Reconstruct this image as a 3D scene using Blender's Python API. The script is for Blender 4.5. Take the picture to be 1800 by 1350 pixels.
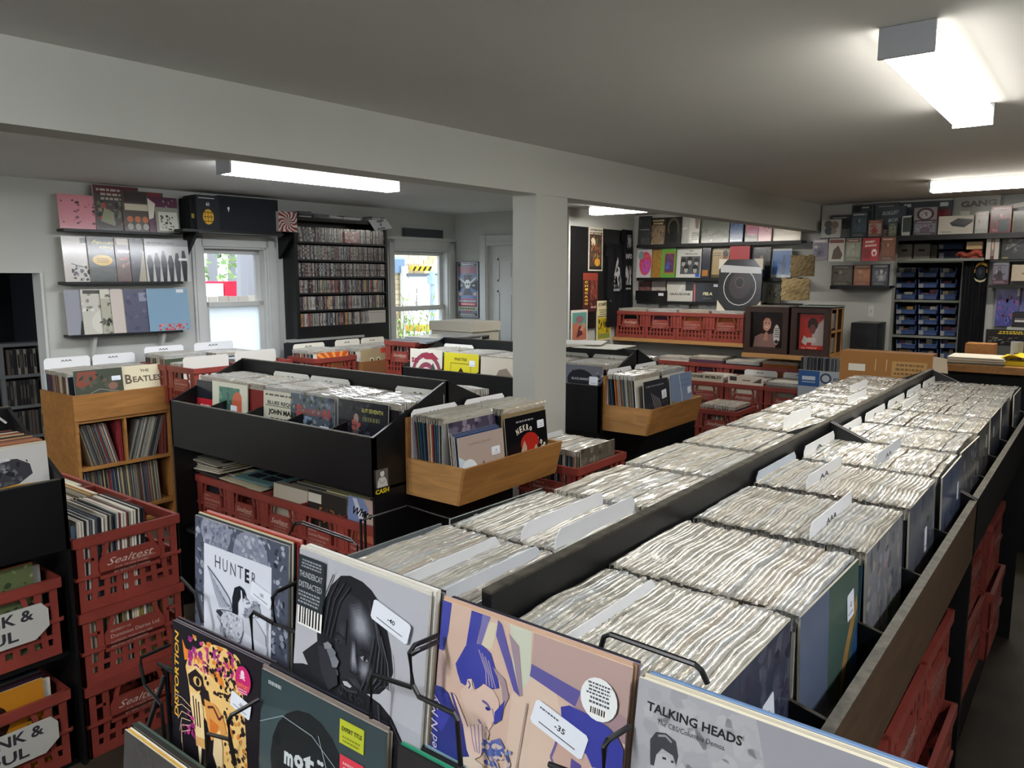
import bpy, math, random
from mathutils import Vector as V, Matrix
R = random.Random(7)
C = bpy.context.scene.collection
for _o in list(bpy.data.objects):
    bpy.data.objects.remove(_o)
sc = bpy.context.scene
H = 1.72                      # camera height above the shop floor
PITCH, YAW, FPX = math.radians(7.87), math.radians(37.8), 1352.0

# ---------------------------------------------------------------- camera
cd = bpy.data.cameras.new('camera')
cd.sensor_width = 36.0
cd.lens = FPX / 1800 * 36
cd.clip_start, cd.clip_end = 0.02, 200
cam = bpy.data.objects.new('camera', cd)
C.objects.link(cam)
cam.location = (0, 0, H)
cam.rotation_euler = (math.pi / 2 - PITCH, 0, YAW)
sc.camera = cam
# ---------------------------------------------------------------- view, world
sc.view_settings.view_transform = 'Standard'
sc.view_settings.look = 'None'
sc.view_settings.exposure = 1.1
sc.view_settings.gamma = 1.0
sc.view_settings.use_curve_mapping = False
LAMP = 34.0                   # brightness of the fluorescent diffusers
wd = bpy.data.worlds.new('overcast_sky')
sc.world = wd
wd.use_nodes = True
nt = wd.node_tree
nt.nodes.clear()
_bg = nt.nodes.new('ShaderNodeBackground')
_bg.inputs[0].default_value = (0.78, 0.88, 1.0, 1)
_bg.inputs[1].default_value = 2.2
_ow = nt.nodes.new('ShaderNodeOutputWorld')
nt.links.new(_bg.outputs[0], _ow.inputs[0])
sc.cycles.max_bounces = 8
sc.cycles.diffuse_bounces = 4
sc.cycles.glossy_bounces = 3
sc.cycles.sample_clamp_indirect = 6.0

# ---------------------------------------------------------------- colours, materials
def lin(c):
    if isinstance(c, str):
        c = [int(c[i:i + 2], 16) / 255 for i in (0, 2, 4)]
        return tuple(x / 12.92 if x <= .04045 else ((x + .055) / 1.055) ** 2.4 for x in c)
    return tuple(c[:3])

def mat(name, col=None, rough=.5, spec=.5, coat=0., noise=0., nscale=8., bump=0., bscale=60., metal=0., emit=0., wood=0, trans=0., bstretch=None):
    m = bpy.data.materials.new(name)
    m.use_nodes = True
    t = m.node_tree
    b = t.nodes['Principled BSDF']
    b.inputs['Roughness'].default_value = rough
    b.inputs['Specular IOR Level'].default_value = spec
    b.inputs['Metallic'].default_value = metal
    b.inputs['Coat Weight'].default_value = coat
    b.inputs['Coat Roughness'].default_value = .12
    b.inputs['Transmission Weight'].default_value = trans
    if col is None:
        a = t.nodes.new('ShaderNodeAttribute')
        a.attribute_name = 'Col'
        src = a.outputs['Color']
    else:
        rgb = t.nodes.new('ShaderNodeRGB')
        rgb.outputs[0].default_value = (*lin(col), 1)
        src = rgb.outputs[0]
    tc = t.nodes.new('ShaderNodeTexCoord')
    if noise:
        n = t.nodes.new('ShaderNodeTexNoise')
        n.inputs['Scale'].default_value = nscale
        n.inputs['Detail'].default_value = 5
        if wood:
            mp = t.nodes.new('ShaderNodeMapping')
            mp.inputs['Scale'].default_value = [(1, 9, 9), (9, 1, 9), (9, 9, 1)][wood - 1]
            t.links.new(tc.outputs['Object'], mp.inputs[0])
            t.links.new(mp.outputs[0], n.inputs['Vector'])
            n.inputs['Distortion'].default_value = 1.6
        else:
            t.links.new(tc.outputs['Object'], n.inputs['Vector'])
        r = t.nodes.new('ShaderNodeMapRange')
        r.inputs['From Min'].default_value = .3
        r.inputs['From Max'].default_value = .7
        r.inputs['To Min'].default_value = 1 - noise
        r.inputs['To Max'].default_value = 1 + noise * .5
        t.links.new(n.outputs[0], r.inputs[0])
        mx = t.nodes.new('ShaderNodeMix')
        mx.data_type, mx.blend_type = 'RGBA', 'MULTIPLY'
        mx.inputs['Factor'].default_value = 1
        t.links.new(src, mx.inputs['A'])
        t.links.new(r.outputs[0], mx.inputs['B'])
        src = mx.outputs['Result']
    t.links.new(src, b.inputs['Base Color'])
    if emit:
        t.links.new(src, b.inputs['Emission Color'])
        b.inputs['Emission Strength'].default_value = emit
    if bump:
        n2 = t.nodes.new('ShaderNodeTexNoise')
        n2.inputs['Scale'].default_value = bscale
        n2.inputs['Detail'].default_value = 4
        if bstretch:
            m2 = t.nodes.new('ShaderNodeMapping')
            m2.inputs['Scale'].default_value = bstretch
            t.links.new(tc.outputs['Object'], m2.inputs[0])
            t.links.new(m2.outputs[0], n2.inputs['Vector'])
        else:
            t.links.new(tc.outputs['Object'], n2.inputs['Vector'])
        bp = t.nodes.new('ShaderNodeBump')
        bp.inputs['Strength'].default_value = bump
        bp.inputs['Distance'].default_value = .01
        t.links.new(n2.outputs[0], bp.inputs['Height'])
        t.links.new(bp.outputs[0], b.inputs['Normal'])
    return m

M = dict(
    paper=mat('printed_card', None, .5, .4),
    gloss=mat('shrink_wrapped_card', None, .22, .5, coat=.35, bump=.08, bscale=25),
    edge=mat('card_edges', None, .7, .2),
    sleeve=mat('crinkled_poly_sleeve', None, .15, .9, coat=.8, noise=.08, nscale=45, bump=.9, bscale=70, bstretch=(1.6, .35, 1)),
    red=mat('red_crate_plastic', None, .42, .45, noise=.16, nscale=9),
    black=mat('black_painted_board', '0b0d10', .42, .45, noise=.35, nscale=6, bump=.04),
    worn=mat('worn_black_edge', '4e4a40', .6, .3, noise=.6, nscale=45),
    wood=mat('oak_veneer', 'a5743f', .45, .4, noise=.28, nscale=2.2, wood=2),
    brown=mat('bare_brown_board', '4c3a29', .6, .3, noise=.3, nscale=5, wood=1),
    wood2=mat('pine_board', 'b98a54', .5, .4, noise=.25, nscale=3, wood=1),
    dwood=mat('dark_stained_wood', '3a2720', .45, .4, noise=.3, nscale=3, wood=3),
    wall=mat('grey_wall_paint', 'bdbfba', .8, .2, noise=.03, nscale=2, bump=.03, bscale=120),
    beam=mat('grey_green_beam_paint', 'c8cac3', .75, .25, noise=.03, nscale=2, bump=.03, bscale=120),
    ceil=mat('white_ceiling_paint', 'dededb', .85, .2, noise=.03, nscale=1.5, bump=.04, bscale=90),
    trim=mat('pale_trim_paint', 'c9cbc8', .45, .4, noise=.04, nscale=4),
    floor=mat('worn_concrete', '3d362c', .6, .35, noise=.45, nscale=3.5, bump=.15, bscale=30),
    metal=mat('black_wire', '0d0e10', .35, .5),
    dull=mat('matte_colour', None, .75, .25),
    plast=mat('moulded_plastic', None, .35, .5),
    lens=mat('fluorescent_diffuser', 'fffaf0', .5, .2, emit=LAMP),
    lens2=mat('daylight_fluorescent_diffuser', 'f4f8ff', .5, .2, emit=LAMP),
    lens3=mat('dim_fluorescent_diffuser', 'fffaf0', .5, .2, emit=LAMP * .55),
    lens4=mat('warm_fluorescent_diffuser', 'fffaf0', .5, .2, emit=LAMP * .72),
    bare_fill=mat('aisle_fill_glow', 'fbfcff', .5, .2, emit=LAMP * .5),  # weaker glow for the fill lamp added over the right aisle
    bare=mat('unseen_fluorescent_fill', 'fbfcff', .5, .2, emit=LAMP * 1.25),  # unseen lamps only, made to glow on every side to lift the ceiling
    side=mat('fluorescent_diffuser_side', 'fffaf0', .5, .2, emit=LAMP * .07),
    glass=mat('window_glass', 'ffffff', .0, .5, trans=1.0),
)
def frosted():
    m = bpy.data.materials.new('frosted_window_film')
    m.use_nodes = True
    t = m.node_tree
    t.nodes.clear()
    a = t.nodes.new('ShaderNodeBsdfTranslucent'); a.inputs[0].default_value = (.93, .95, .98, 1)
    d = t.nodes.new('ShaderNodeBsdfDiffuse'); d.inputs[0].default_value = (.8, .83, .88, 1)
    x = t.nodes.new('ShaderNodeMixShader'); x.inputs[0].default_value = .2
    o = t.nodes.new('ShaderNodeOutputMaterial')
    t.links.new(a.outputs[0], x.inputs[1]); t.links.new(d.outputs[0], x.inputs[2]); t.links.new(x.outputs[0], o.inputs[0])
    return m
M['frost'] = frosted()
def clear(name, k):
    m = bpy.data.materials.new(name); m.use_nodes = True; t = m.node_tree; t.nodes.clear()
    a = t.nodes.new('ShaderNodeBsdfTransparent'); d = t.nodes.new('ShaderNodeBsdfGlossy'); d.inputs['Roughness'].default_value = .08
    x = t.nodes.new('ShaderNodeMixShader'); x.inputs[0].default_value = k
    o = t.nodes.new('ShaderNodeOutputMaterial')
    t.links.new(a.outputs[0], x.inputs[1]); t.links.new(d.outputs[0], x.inputs[2]); t.links.new(x.outputs[0], o.inputs[0])
    return m
M['glass'] = clear('window_glass', .06)
M['poly'] = clear('clear_poly_bag', .16)
M['poly'].node_tree.nodes['Glossy BSDF'].inputs['Color'].default_value = (.85, .88, .9, 1)

# ---------------------------------------------------------------- pixel -> place on a real plane
_r = V((math.cos(YAW), math.sin(YAW), 0))
_f = V((-math.sin(YAW) * math.cos(PITCH), math.cos(YAW) * math.cos(PITCH), -math.sin(PITCH)))
_u = _r.cross(_f)
def on(u, v, ax, val):
    d = _r * ((u - 900) / FPX) + _u * ((675 - v) / FPX) + _f
    i = 'xyz'.index(ax)
    o = V((0, 0, H))
    return o + d * ((val - o[i]) / d[i])
WA = math.atan(.056)
WR, WN = V((math.sin(WA), math.cos(WA), 0)), V((math.cos(WA), -math.sin(WA), 0))
WP = V((-5.76, 2.0, 0))
def lw(u, v, off=0.):
    "distance along the left wall and height of the wall point seen at (u, v), on the plane OFF in front of it"
    d = _r * ((u - 900) / FPX) + _u * ((675 - v) / FPX) + _f
    o = V((0, 0, H))
    p0 = WP + WN * off
    t = (p0 - o).dot(WN) / d.dot(WN)
    p = o + d * t
    return (p - p0).dot(WR), p.z
def wpt(s, z, off=0.):
    return WP + WR * s + WN * off + V((0, 0, z))

# ---------------------------------------------------------------- mesh builder
_txt = {}
def text_mesh(s, shear=0., bold=0.):
    k = (s, shear, bold)
    if k not in _txt:
        cu = bpy.data.curves.new('t', 'FONT')
        cu.body = s; cu.size = 1; cu.shear = shear; cu.offset = bold; cu.resolution_u = 2
        ob = bpy.data.objects.new('t', cu)
        C.objects.link(ob)
        me = bpy.data.meshes.new_from_object(ob.evaluated_get(bpy.context.evaluated_depsgraph_get()))
        vs = [(v.co.x, v.co.y) for v in me.vertices]
        _txt[k] = (vs, [tuple(p.vertices) for p in me.polygons], max([a for a, b in vs] or [1]))
        bpy.data.objects.remove(ob); bpy.data.curves.remove(cu); bpy.data.meshes.remove(me)
    return _txt[k]

class MB:
    def __init__(s):
        s.v, s.f, s.c, s.m = [], [], [], []
    def add(s, vs, fs, col='808080', m=0):
        b = len(s.v)
        s.v.extend(tuple(p) for p in vs)
        col = lin(col)
        for f in fs:
            s.f.append(tuple(b + i for i in f)); s.c.append(col); s.m.append(m)
        return s
    def poly(s, pts, col='808080', m=0):
        return s.add(pts, [range(len(pts))], col, m)
    def ob(s, o, a, b, c, col='808080', m=0):
        "box from corner O along three edge vectors"
        o, a, b, c = V(o), V(a), V(b), V(c)
        if a.cross(b).dot(c) < 0:
            a, b = b, a
        vs = [o, o + a, o + a + b, o + b, o + c, o + a + c, o + a + b + c, o + b + c]
        return s.add(vs, [(0, 3, 2, 1), (4, 5, 6, 7), (0, 1, 5, 4), (1, 2, 6, 5), (2, 3, 7, 6), (3, 0, 4, 7)], col, m)
    def box(s, x0, y0, z0, x1, y1, z1, col='808080', m=0):
        return s.ob((x0, y0, z0), (x1 - x0, 0, 0), (0, y1 - y0, 0), (0, 0, z1 - z0), col, m)
    def prism(s, pts, d, col='808080', m=0):
        "closed outline PTS (3-D) pushed along D"
        n = len(pts); d = V(d)
        a = [V(p) for p in pts]
        nn = sum(((a[i] - a[0]).cross(a[(i + 1) % n] - a[0]) for i in range(1, n)), V((0, 0, 0)))
        if nn.dot(d) > 0:
            a.reverse()
        vs = a + [p + d for p in a]
        return s.add(vs, [tuple(range(n)), tuple(range(2 * n - 1, n - 1, -1))] + [(i, i + n, (i + 1) % n + n, (i + 1) % n) for i in range(n)], col, m)
    def tube(s, pts, r, col='808080', m=0, n=6):
        pts = [V(p) for p in pts]
        vs, fs = [], []
        ref = V((0, 0, 1))
        for i, p in enumerate(pts):
            t = (pts[min(i + 1, len(pts) - 1)] - pts[max(i - 1, 0)]).normalized()
            a = t.cross(ref)
            if a.length < .05:
                a = t.cross(V((1, 0, 0)))
            a.normalize(); b = t.cross(a)
            rr = r[i] if isinstance(r, (list, tuple)) else r
            for k in range(n):
                w = 2 * math.pi * k / n
                vs.append(p + a * (rr * math.cos(w)) + b * (rr * math.sin(w)))
        for i in range(len(pts) - 1):
            for k in range(n):
                k2 = (k + 1) % n
                fs.append((i * n + k, i * n + k2, (i + 1) * n + k2, (i + 1) * n + k))
        fs.append(tuple(range(n - 1, -1, -1))); fs.append(tuple((len(pts) - 1) * n + k for k in range(n)))
        return s.add(vs, fs, col, m)
    def text(s, t, o, right, up, size, col, m=0, shear=0., bold=0., width=None, center=False):
        vs, fs, w = text_mesh(t, shear, bold)
        o, right, up = V(o), V(right), V(up)
        kx = size if width is None else width / max(w, .01)
        off = -w * kx / 2 if center else 0
        return s.add([o + right * (x * kx + off) + up * (y * size) for x, y in vs], fs, col, m)
    def build(s, name, mats, parent=None, org=None, smooth=False, mw=None, local=False):
        me = bpy.data.meshes.new(name)
        vs = s.v
        if org is not None:
            vs = [(a - org[0], b - org[1], c - org[2]) for a, b, c in vs]
        me.from_pydata(vs, [], s.f)
        for k in ([mats] if isinstance(mats, str) else mats):
            me.materials.append(M[k])
        at = me.attributes.new('Col', 'FLOAT_COLOR', 'FACE')
        at.data.foreach_set('color', [x for c in s.c for x in (*c, 1)])
        me.polygons.foreach_set('material_index', s.m)
        if smooth:
            me.polygons.foreach_set('use_smooth', [True] * len(me.polygons))
        me.update()
        o = bpy.data.objects.new(name, me)
        C.objects.link(o)
        if mw is not None:
            o.matrix_world = mw
        elif org is not None:
            o.location = org
        if parent is not None:
            o.parent = parent
            if not local:
                o.location = V(org or (0, 0, 0)) - V(parent.location)
        return o

def tag(o, label=None, cat=None, group=None, kind=None):
    if label: o['label'] = label
    if cat: o['category'] = cat
    if group: o['group'] = group
    if kind: o['kind'] = kind
    return o
def empty(name, loc, label, cat, group=None):
    o = bpy.data.objects.new(name, None)
    o.empty_display_size = .05
    C.objects.link(o); o.location = loc
    return tag(o, label, cat, group)
def dup(o, label=None, group=None, mw=None, loc=None):
    c = o.copy(); C.objects.link(c)
    if label: c['label'] = label
    if group: c['group'] = group
    if mw is not None: c.matrix_world = mw
    if loc is not None: c.location = loc
    for k in o.children:
        d = k.copy(); C.objects.link(d); d.parent = c
        for g in k.children:
            e = g.copy(); C.objects.link(e); e.parent = d
    return c
def frame(pos, right, up):
    x = V(right).normalized(); z = V(up).normalized(); y = z.cross(x)
    return Matrix(((x.x, y.x, z.x, pos[0]), (x.y, y.y, z.y, pos[1]), (x.z, y.z, z.z, pos[2]), (0, 0, 0, 1)))
X, Y, Z = V((1, 0, 0)), V((0, 1, 0)), V((0, 0, 1))
# ================================================================ THE ROOM
CE, BB = H + .656, H + .42          # ceiling, underside of the beam
YF, YB = 6.15, 7.42                 # far wall with the door, back wall of the alcove
def struct(name, mb, mats, **k):
    return tag(mb.build(name, mats, **k), kind='structure')
struct('floor', MB().box(-8.2, -3, -.1, 3, 2.95, 0, '808080').box(-5.95, 2.95, -.1, 3, 8.3, 0, '808080'), 'floor')
struct('ceiling', MB().box(-8.2, -3, CE, 3, 2.95, CE + .1).box(-5.95, 2.95, CE, 3, 8.3, CE + .1), 'ceil')
def beamx(y): return -2.443 + .0431 * (y - .8655)
b = MB().prism([(beamx(-3), -3, BB), (beamx(YB), YB, BB), (beamx(YB) - .145, YB, BB), (beamx(-3) - .145, -3, BB)], (0, 0, CE - BB + .02))
struct('ceiling_beam', b, 'beam')
cx = beamx(3.3)
struct('column', MB().box(cx - .15, 3.215, 0, cx - .002, 3.50, BB), 'beam')

# ---- left wall with a doorway and two windows, in wall coordinates (s along, z up)
def wbox(mb, s0, s1, z0, z1, o0, o1, col='808080', m=0):
    return mb.ob(wpt(s0, z0, o0), WR * (s1 - s0), WN * (o1 - o0), Z * (z1 - z0), col, m)
SD, ZD = lw(70, 480)[0], lw(68, 480)[1]            # doorway jamb and head
SE = (YF - 2) / math.cos(WA) + .02
w1 = dict(o=(lw(338, 480)[0], lw(485, 480)[0]), top=lw(400, 414)[1])
w2 = dict(o=(lw(680, 500)[0], lw(799, 500)[0]), top=lw(740, 423)[1])
WB = H - .98                                        # sill height of both windows
def hole(w):
    return w['o'][0] + .085, w['o'][1] - .085, WB, w['top'] - .085
h1, h2 = hole(w1), hole(w2)
b = MB()
T = -.14
wbox(b, -5.2, SD - 1.0, 0, CE, T, 0)
wbox(b, SD - 1.0, SD, ZD, CE, T, 0)
wbox(b, SD, h1[0], 0, CE, T, 0)
for h in (h1, h2):
    wbox(b, h[0], h[1], 0, h[2], T, 0); wbox(b, h[0], h[1], h[3], CE, T, 0)
wbox(b, h1[1], h2[0], 0, CE, T, 0)
wbox(b, h2[1], SE, 0, CE, T, 0)
struct('wall_left', b, 'wall')
b = MB()
wbox(b, SD - .004, SD + .012, 0, ZD, -.14, .012)
struct('trim_1', b, 'trim')

def window(name, w, rail, cols, frost):
    s0, s1, z0, z1 = hole(w)
    o0, o1 = w['o']
    b = MB()
    for a, c, e, f in ((o0, o0 + .09, WB - .02, w['top']), (o1 - .09, o1, WB - .02, w['top']), (o0, o1, w['top'] - .09, w['top'])):
        wbox(b, a, c, e, f, 0, .018)
    wbox(b, o0 - .01, o1 + .01, w['top'], w['top'] + .03, 0, .03)
    wbox(b, o0 + .02, o0 + .075, WB, w['top'] - .03, .018, .026); wbox(b, o1 - .075, o1 - .02, WB, w['top'] - .03, .018, .026)
    root = struct(name, b, 'trim')
    b = MB()                                        # jamb liner
    for a, c, e, f in ((s0, s0 + .02, z0, z1), (s1 - .02, s1, z0, z1), (s0, s1, z1 - .02, z1)):
        wbox(b, a, c, e, f, T, 0)
    b.build('window_jamb', 'trim', root)
    b = MB(); wbox(b, s0 - .06, s1 + .06, z0 - .03, z0, T, .05)
    b.build('window_sill', 'trim', root)
    for k, (za, zb, off) in enumerate(((rail - .02, z1 - .02, -.11), (z0, rail + .03, -.075))):
        b = MB()
        a, c, t = s0 + .02, s1 - .02, .04
        for q in ((a, a + t, za, zb), (c - t, c, za, zb), (a, c, za, za + t), (a, c, zb - t, zb)):
            wbox(b, *q, off, off + .032)
        fr = b.build('sash', 'trim', root)
        b = MB(); wbox(b, a + t, c - t, za + t, zb - t, off + .012, off + .018)
        g = b.build('pane', 'frost' if (k and frost) else 'glass', fr)
        g.location = (0, 0, 0)
    return root
window('window_1', w1, lw(400, 537)[1], None, True)
window('window_2', w2, lw(735, 543)[1], None, False)

# ---- far wall with the panelled door, return wall, back wall
XL, XR = -5.53, -4.10
dz = on(858, 432, 'y', YF)
DX0, DZ1 = dz.x, dz.z
b = MB()
b.box(XL - .2, YF, 0, DX0, YF + .12, CE)
b.box(DX0, YF, DZ1, DX0 + .74, YF + .12, CE)
b.box(DX0 + .74, YF, 0, XR, YF + .12, CE)
struct('wall_far', b, 'wall')
b = MB()
tw = .1
for x0, x1, z0, z1 in ((DX0 - tw, DX0, 0, DZ1 + tw), (DX0 + .74, DX0 + .74 + tw, 0, DZ1 + tw), (DX0, DX0 + .74, DZ1, DZ1 + tw)):
    b.box(x0, YF - .02, z0, x1, YF, z1)
    b.box(x0 + (0.06 if x1 - x0 < .2 else 0), YF - .032, z0, x1 if x1 - x0 > .2 else x0 + .085, YF - .02, z1 if x1 - x0 < .2 else z0 + .03)
root = struct('trim_2', b, 'trim')
b = MB().box(DX0, YF + .02, .01, DX0 + .74, YF + .06, DZ1)
dr = struct('door_1', b, 'trim')
for px0 in (.11, .42):
    for z0, z1 in ((DZ1 - .36, DZ1 - .13), (DZ1 - 1.1, DZ1 - .45), (.2, DZ1 - 1.22)):
        b = MB(); x0 = DX0 + px0; x1 = x0 + .22
        for q in ((x0, x0 + .02, z0, z1), (x1 - .02, x1, z0, z1), (x0, x1, z0, z0 + .02), (x0, x1, z1 - .02, z1)):
            b.box(q[0], YF + .012, q[2], q[1], YF + .02, q[3])
        b.box(x0 + .045, YF + .014, z0 + .045, x1 - .045, YF + .02, z1 - .045)
        b.build('door_panel', 'trim', dr)
for z in (DZ1 - .28, .3):
    MB().box(DX0 - .008, YF + .004, z, DX0 + .012, YF + .02, z + .1).build('hinge', 'trim', dr)
MB().box(DX0 + .66, YF - .01, .92, DX0 + .7, YF + .02, 1.02).build('door_handle', 'trim', dr)
struct('wall_return', MB().box(XR - .12, YF + .12, 0, XR, YB + .1, CE), 'wall')
struct('trim_3', MB().box(XR - .13, YF - .01, 0, XR + .012, YF + .02, CE - .02), 'trim')
# back wall, with the opening of the stock niche
n0, n1, nz = on(1571, 470, 'y', YB).x, on(1735, 470, 'y', YB).x, on(1620, 420, 'y', YB).z
b = MB()
b.box(XR - .1, YB, 0, n0, YB + .12, CE); b.box(n0, YB, nz, n1, YB + .12, CE); b.box(n1, YB, 0, 3, YB + .12, CE)
struct('wall_back', b, 'wall')
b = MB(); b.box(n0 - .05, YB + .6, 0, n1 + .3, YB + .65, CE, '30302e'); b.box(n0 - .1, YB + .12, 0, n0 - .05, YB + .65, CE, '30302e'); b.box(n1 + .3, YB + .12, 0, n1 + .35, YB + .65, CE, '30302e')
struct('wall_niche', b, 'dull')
struct('wall_right', MB().box(1.7, -3, 0, 1.82, YB, CE, '9c9b97'), 'dull')
struct('wall_front', MB().box(-6.3, -2.6, 0, 1.8, -2.5, CE), 'wall')
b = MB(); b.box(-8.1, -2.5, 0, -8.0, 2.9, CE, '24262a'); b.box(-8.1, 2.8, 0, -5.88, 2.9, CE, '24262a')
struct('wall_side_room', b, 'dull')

# ---- fluorescent fittings
def lamp(loc, rz, L, wdt, label, lens='lens'):
    root = empty('ceiling_light', (*loc, CE), label, 'ceiling light', None)
    root.rotation_euler[2] = rz
    h = .078
    b = MB().box(-wdt * .42, -L / 2 + .02, -.02, wdt * .42, L / 2 - .02, 0, 'd8d8d4')
    b.build('fixture_base', 'plast', root, local=True)
    b = MB()
    w0, w1 = wdt / 2, wdt * .43
    b.prism([(-w0, -L / 2 + .012, -.02), (-w0, -L / 2 + .012, -h + .012), (-w1, -L / 2 + .012, -h), (w1, -L / 2 + .012, -h), (w0, -L / 2 + .012, -h + .012), (w0, -L / 2 + .012, -.02)], (0, L - .024, 0), 'ffffff')
    for i, f in enumerate(b.f):
        b.m[i] = 0 if sum(b.v[j][2] for j in f) / len(f) < -h + .013 else 1
    b.build('diffuser', [lens, lens if lens.startswith('bare') else 'side'], root, local=True)
    for s in (-1, 1):
        y = s * (L / 2 - .006)
        MB().box(-w0 - .003, y - .006, -h - .003, w0 + .003, y + .006, -.002, 'a9adb2').build('end_cap', 'plast', root, local=True)
    return root
lamp((-.48, 2.905), 0, 1.22, .13, 'fluorescent ceiling light nearest the camera, over the long record bin', 'lens4')
lamp((-3.95, 3.12), -WA, 1.24, .14, 'fluorescent ceiling light over the middle console, in front of the windows', 'lens2')
p = on(1632, 337, 'z', CE - .078)
lamp((p.x + .61, p.y + .06), math.pi / 2, 1.22, .14, 'fluorescent ceiling light over the counter by the shelves of boxed figures', 'lens3')
p = on(1035, 377, 'z', CE - .078)
lamp((p.x + .61, p.y + .06), math.pi / 2, 1.22, .14, 'fluorescent ceiling light in the alcove above the wall of black T-shirts', 'lens3')
lamp((-4.4, .65), -WA, 1.24, .14, 'fluorescent ceiling light over the black bins left of the beam', 'lens3')
lamp((-1.0, -.95), 0, 1.22, .14, 'fluorescent ceiling light behind the camera, toward the long bin', 'bare')
lamp((-2.9, -1.3), 0, 1.22, .14, 'added unseen fill light behind the camera, toward the doorway', 'bare')  # extra unseen lamp, added to brighten the front covers
lamp((.95, 1.0), 0, 1.22, .14, 'added unseen fill light over the right hand aisle', 'bare_fill')  # unseen lamp added to flatten the light on beam and right bays

# ---- outside the windows (left of the wall)
def sh(name, mb, mats, label, cat, **k):
    return tag(mb.build(name, mats, **k), label, cat)
struct('ground_outside', MB().box(-60, -30, -.4, -5.95, 60, -.3, '8a8f80'), 'dull')
# fence, truck and trees seen through the left window
d1 = on(400, 500, 'x', -16.)
b = MB()
for i in range(48):
    y = d1.y - 5 + i * .22
    b.box(-14, y, -.3, -13.96, y + .19, on(400, 520, 'x', -14).z + R.uniform(-.02, .02), R.choice(['a89f94', 'b5aca2', '988f86']))
b.box(-13.96, d1.y - 5, .3, -13.9, d1.y + 6, .4, 'a89f94')
sh('board_fence', b, 'dull', 'weathered board fence seen through the left window', 'fence')
p0, p1, p2 = on(352, 500, 'x', -22), on(392, 497, 'x', -22), on(452, 495, 'x', -22)
b = MB(); b.box(-24, p0.y - 3, .5, -22, p1.y, p0.z + .02, 'f2f4f6'); b.box(-23.9, p0.y - 2.6, -.3, -22.2, p1.y - .3, .5, '33363a')
tr = sh('truck', b, 'dull', 'white and red truck parked beyond the fence outside the left window', 'truck')
MB().box(-24, p1.y + .05, .4, -22, p2.y + 1.6, p1.z + .04, 'd8203c').build('truck_cab', 'dull', tr)
MB().poly([(-21.97, p1.y + .8, p1.z - .6), (-21.97, p1.y + 3.2, p1.z - .75), (-21.97, p1.y + 3.2, p1.z - .55), (-21.97, p1.y + .8, p1.z - .4)], 'ffffff').build('stripe', 'dull', tr)
def tree(u, xx, r, hgt, label, leafy):
    p = on(u, 500, 'x', xx)
    b = MB()
    b.tube([(xx, p.y, -.3), (xx + .1, p.y + .05, hgt * .4), (xx, p.y - .05, hgt)], [r * 1.2, r, r * .6], '8f8d92', n=9)
    for k in range(14):
        a = R.uniform(0, 6.28); z = R.uniform(.25, .95) * hgt; l = R.uniform(.8, 2.2)
        b.tube([(xx, p.y, z), (xx + math.cos(a) * l, p.y + math.sin(a) * l, z + l * .8)], [.05, .01], '8f8d92', n=4)
    t = sh('tree', b, 'dull', label, 'tree')
    if leafy:
        f = MB()
        for k in range(900):
            q = V((xx + R.gauss(0, 1.3), p.y + R.gauss(0, 2.2), R.uniform(1.2, hgt)))
            a = V((R.uniform(-1, 1), R.uniform(-1, 1), R.uniform(-1, 1))).normalized() * .16
            c = a.cross(V((R.uniform(-1, 1), R.uniform(-1, 1), 1))).normalized() * .12
            f.poly([q - a, q + c, q + a, q - c], R.choice(['7f9c5e', '93ad70', 'a9bd86', '6a8a50', 'b7c59a']))
        f.build('foliage', 'dull', t)
tree(432, -17, .24, 9, 'thick bare tree trunk outside the left window', 0)
tree(372, -30, .2, 8, 'leafy green tree left in the view of the left window', 1)
tree(407, -40, .22, 8, 'leafy green tree behind the thick trunk outside the left window', 1)
# building, doorway and shrubs seen through the right window
xo = -9.5
q = lambda u, v, x=xo: on(u, v, 'x', x)
def orect(mb, u0, v0, u1, v1, col, x=xo, d=.04):
    a, c = q(u0, v1, x), q(u1, v0, x)
    mb.box(x - d, a.y, a.z, x, c.y, c.z, col)
b = MB()
a, c = q(680, 600), q(840, 400)
b.box(xo - .3, a.y - .5, -.3, xo - .05, c.y + 3, c.z + 1.5, 'd6cdb8')
zz = 0
while zz < c.z + 1.4:
    yy = a.y - .5 + (.12 if int(zz / .085) % 2 else 0)
    while yy < c.y + 2.8:
        b.box(xo - .05, yy, zz, xo - .035, yy + .225, zz + .07, R.choice(['cbbb98', 'c2b08c', 'd4c6a6', 'bba983']))
        yy += .24
    zz += .085
bl = sh('brick_building', b, 'dull', 'pale brick building outside the right window', 'building')
b = MB(); orect(b, 684, 452, 712, 480, '8fb0c8', xo + .0); orect(b, 684, 456, 711, 479, '54708a', xo + .03); b.build('building_window', 'gloss', bl)
b = MB(); orect(b, 721, 484, 800, 640, 'f3f3ee', xo + .02); b.build('white_door', 'dull', bl)
b = MB()
for t_, v in (('1', 515), ('1', 527), ('6', 536), ('5', 546)):
    p = q(730, v + 1, xo + .025); b.text(t_, p, Y, Z, .14, '2a2a2a')
b.build('house_number', 'dull', bl)
b = MB(); orect(b, 711, 468, 717, 600, 'd9d9d4', xo + .08, .08); orect(b, 716, 481, 800, 486, '5c6066', xo + .1, .08)
b.build('door_frame', 'dull', bl)
b = MB(); orect(b, 724, 468, 758, 476, 'e9b51c', xo + .14)
for k in range(4):
    u = 725 + k * 9
    b.poly([q(u, 476, xo + .145), q(u + 4, 476, xo + .145), q(u + 8, 468.4, xo + .145), q(u + 4, 468.4, xo + .145)], '1a1a18')
b.build('hazard_sign', 'dull', bl)
b = MB(); p = q(761, 560, xo + .7)
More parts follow.
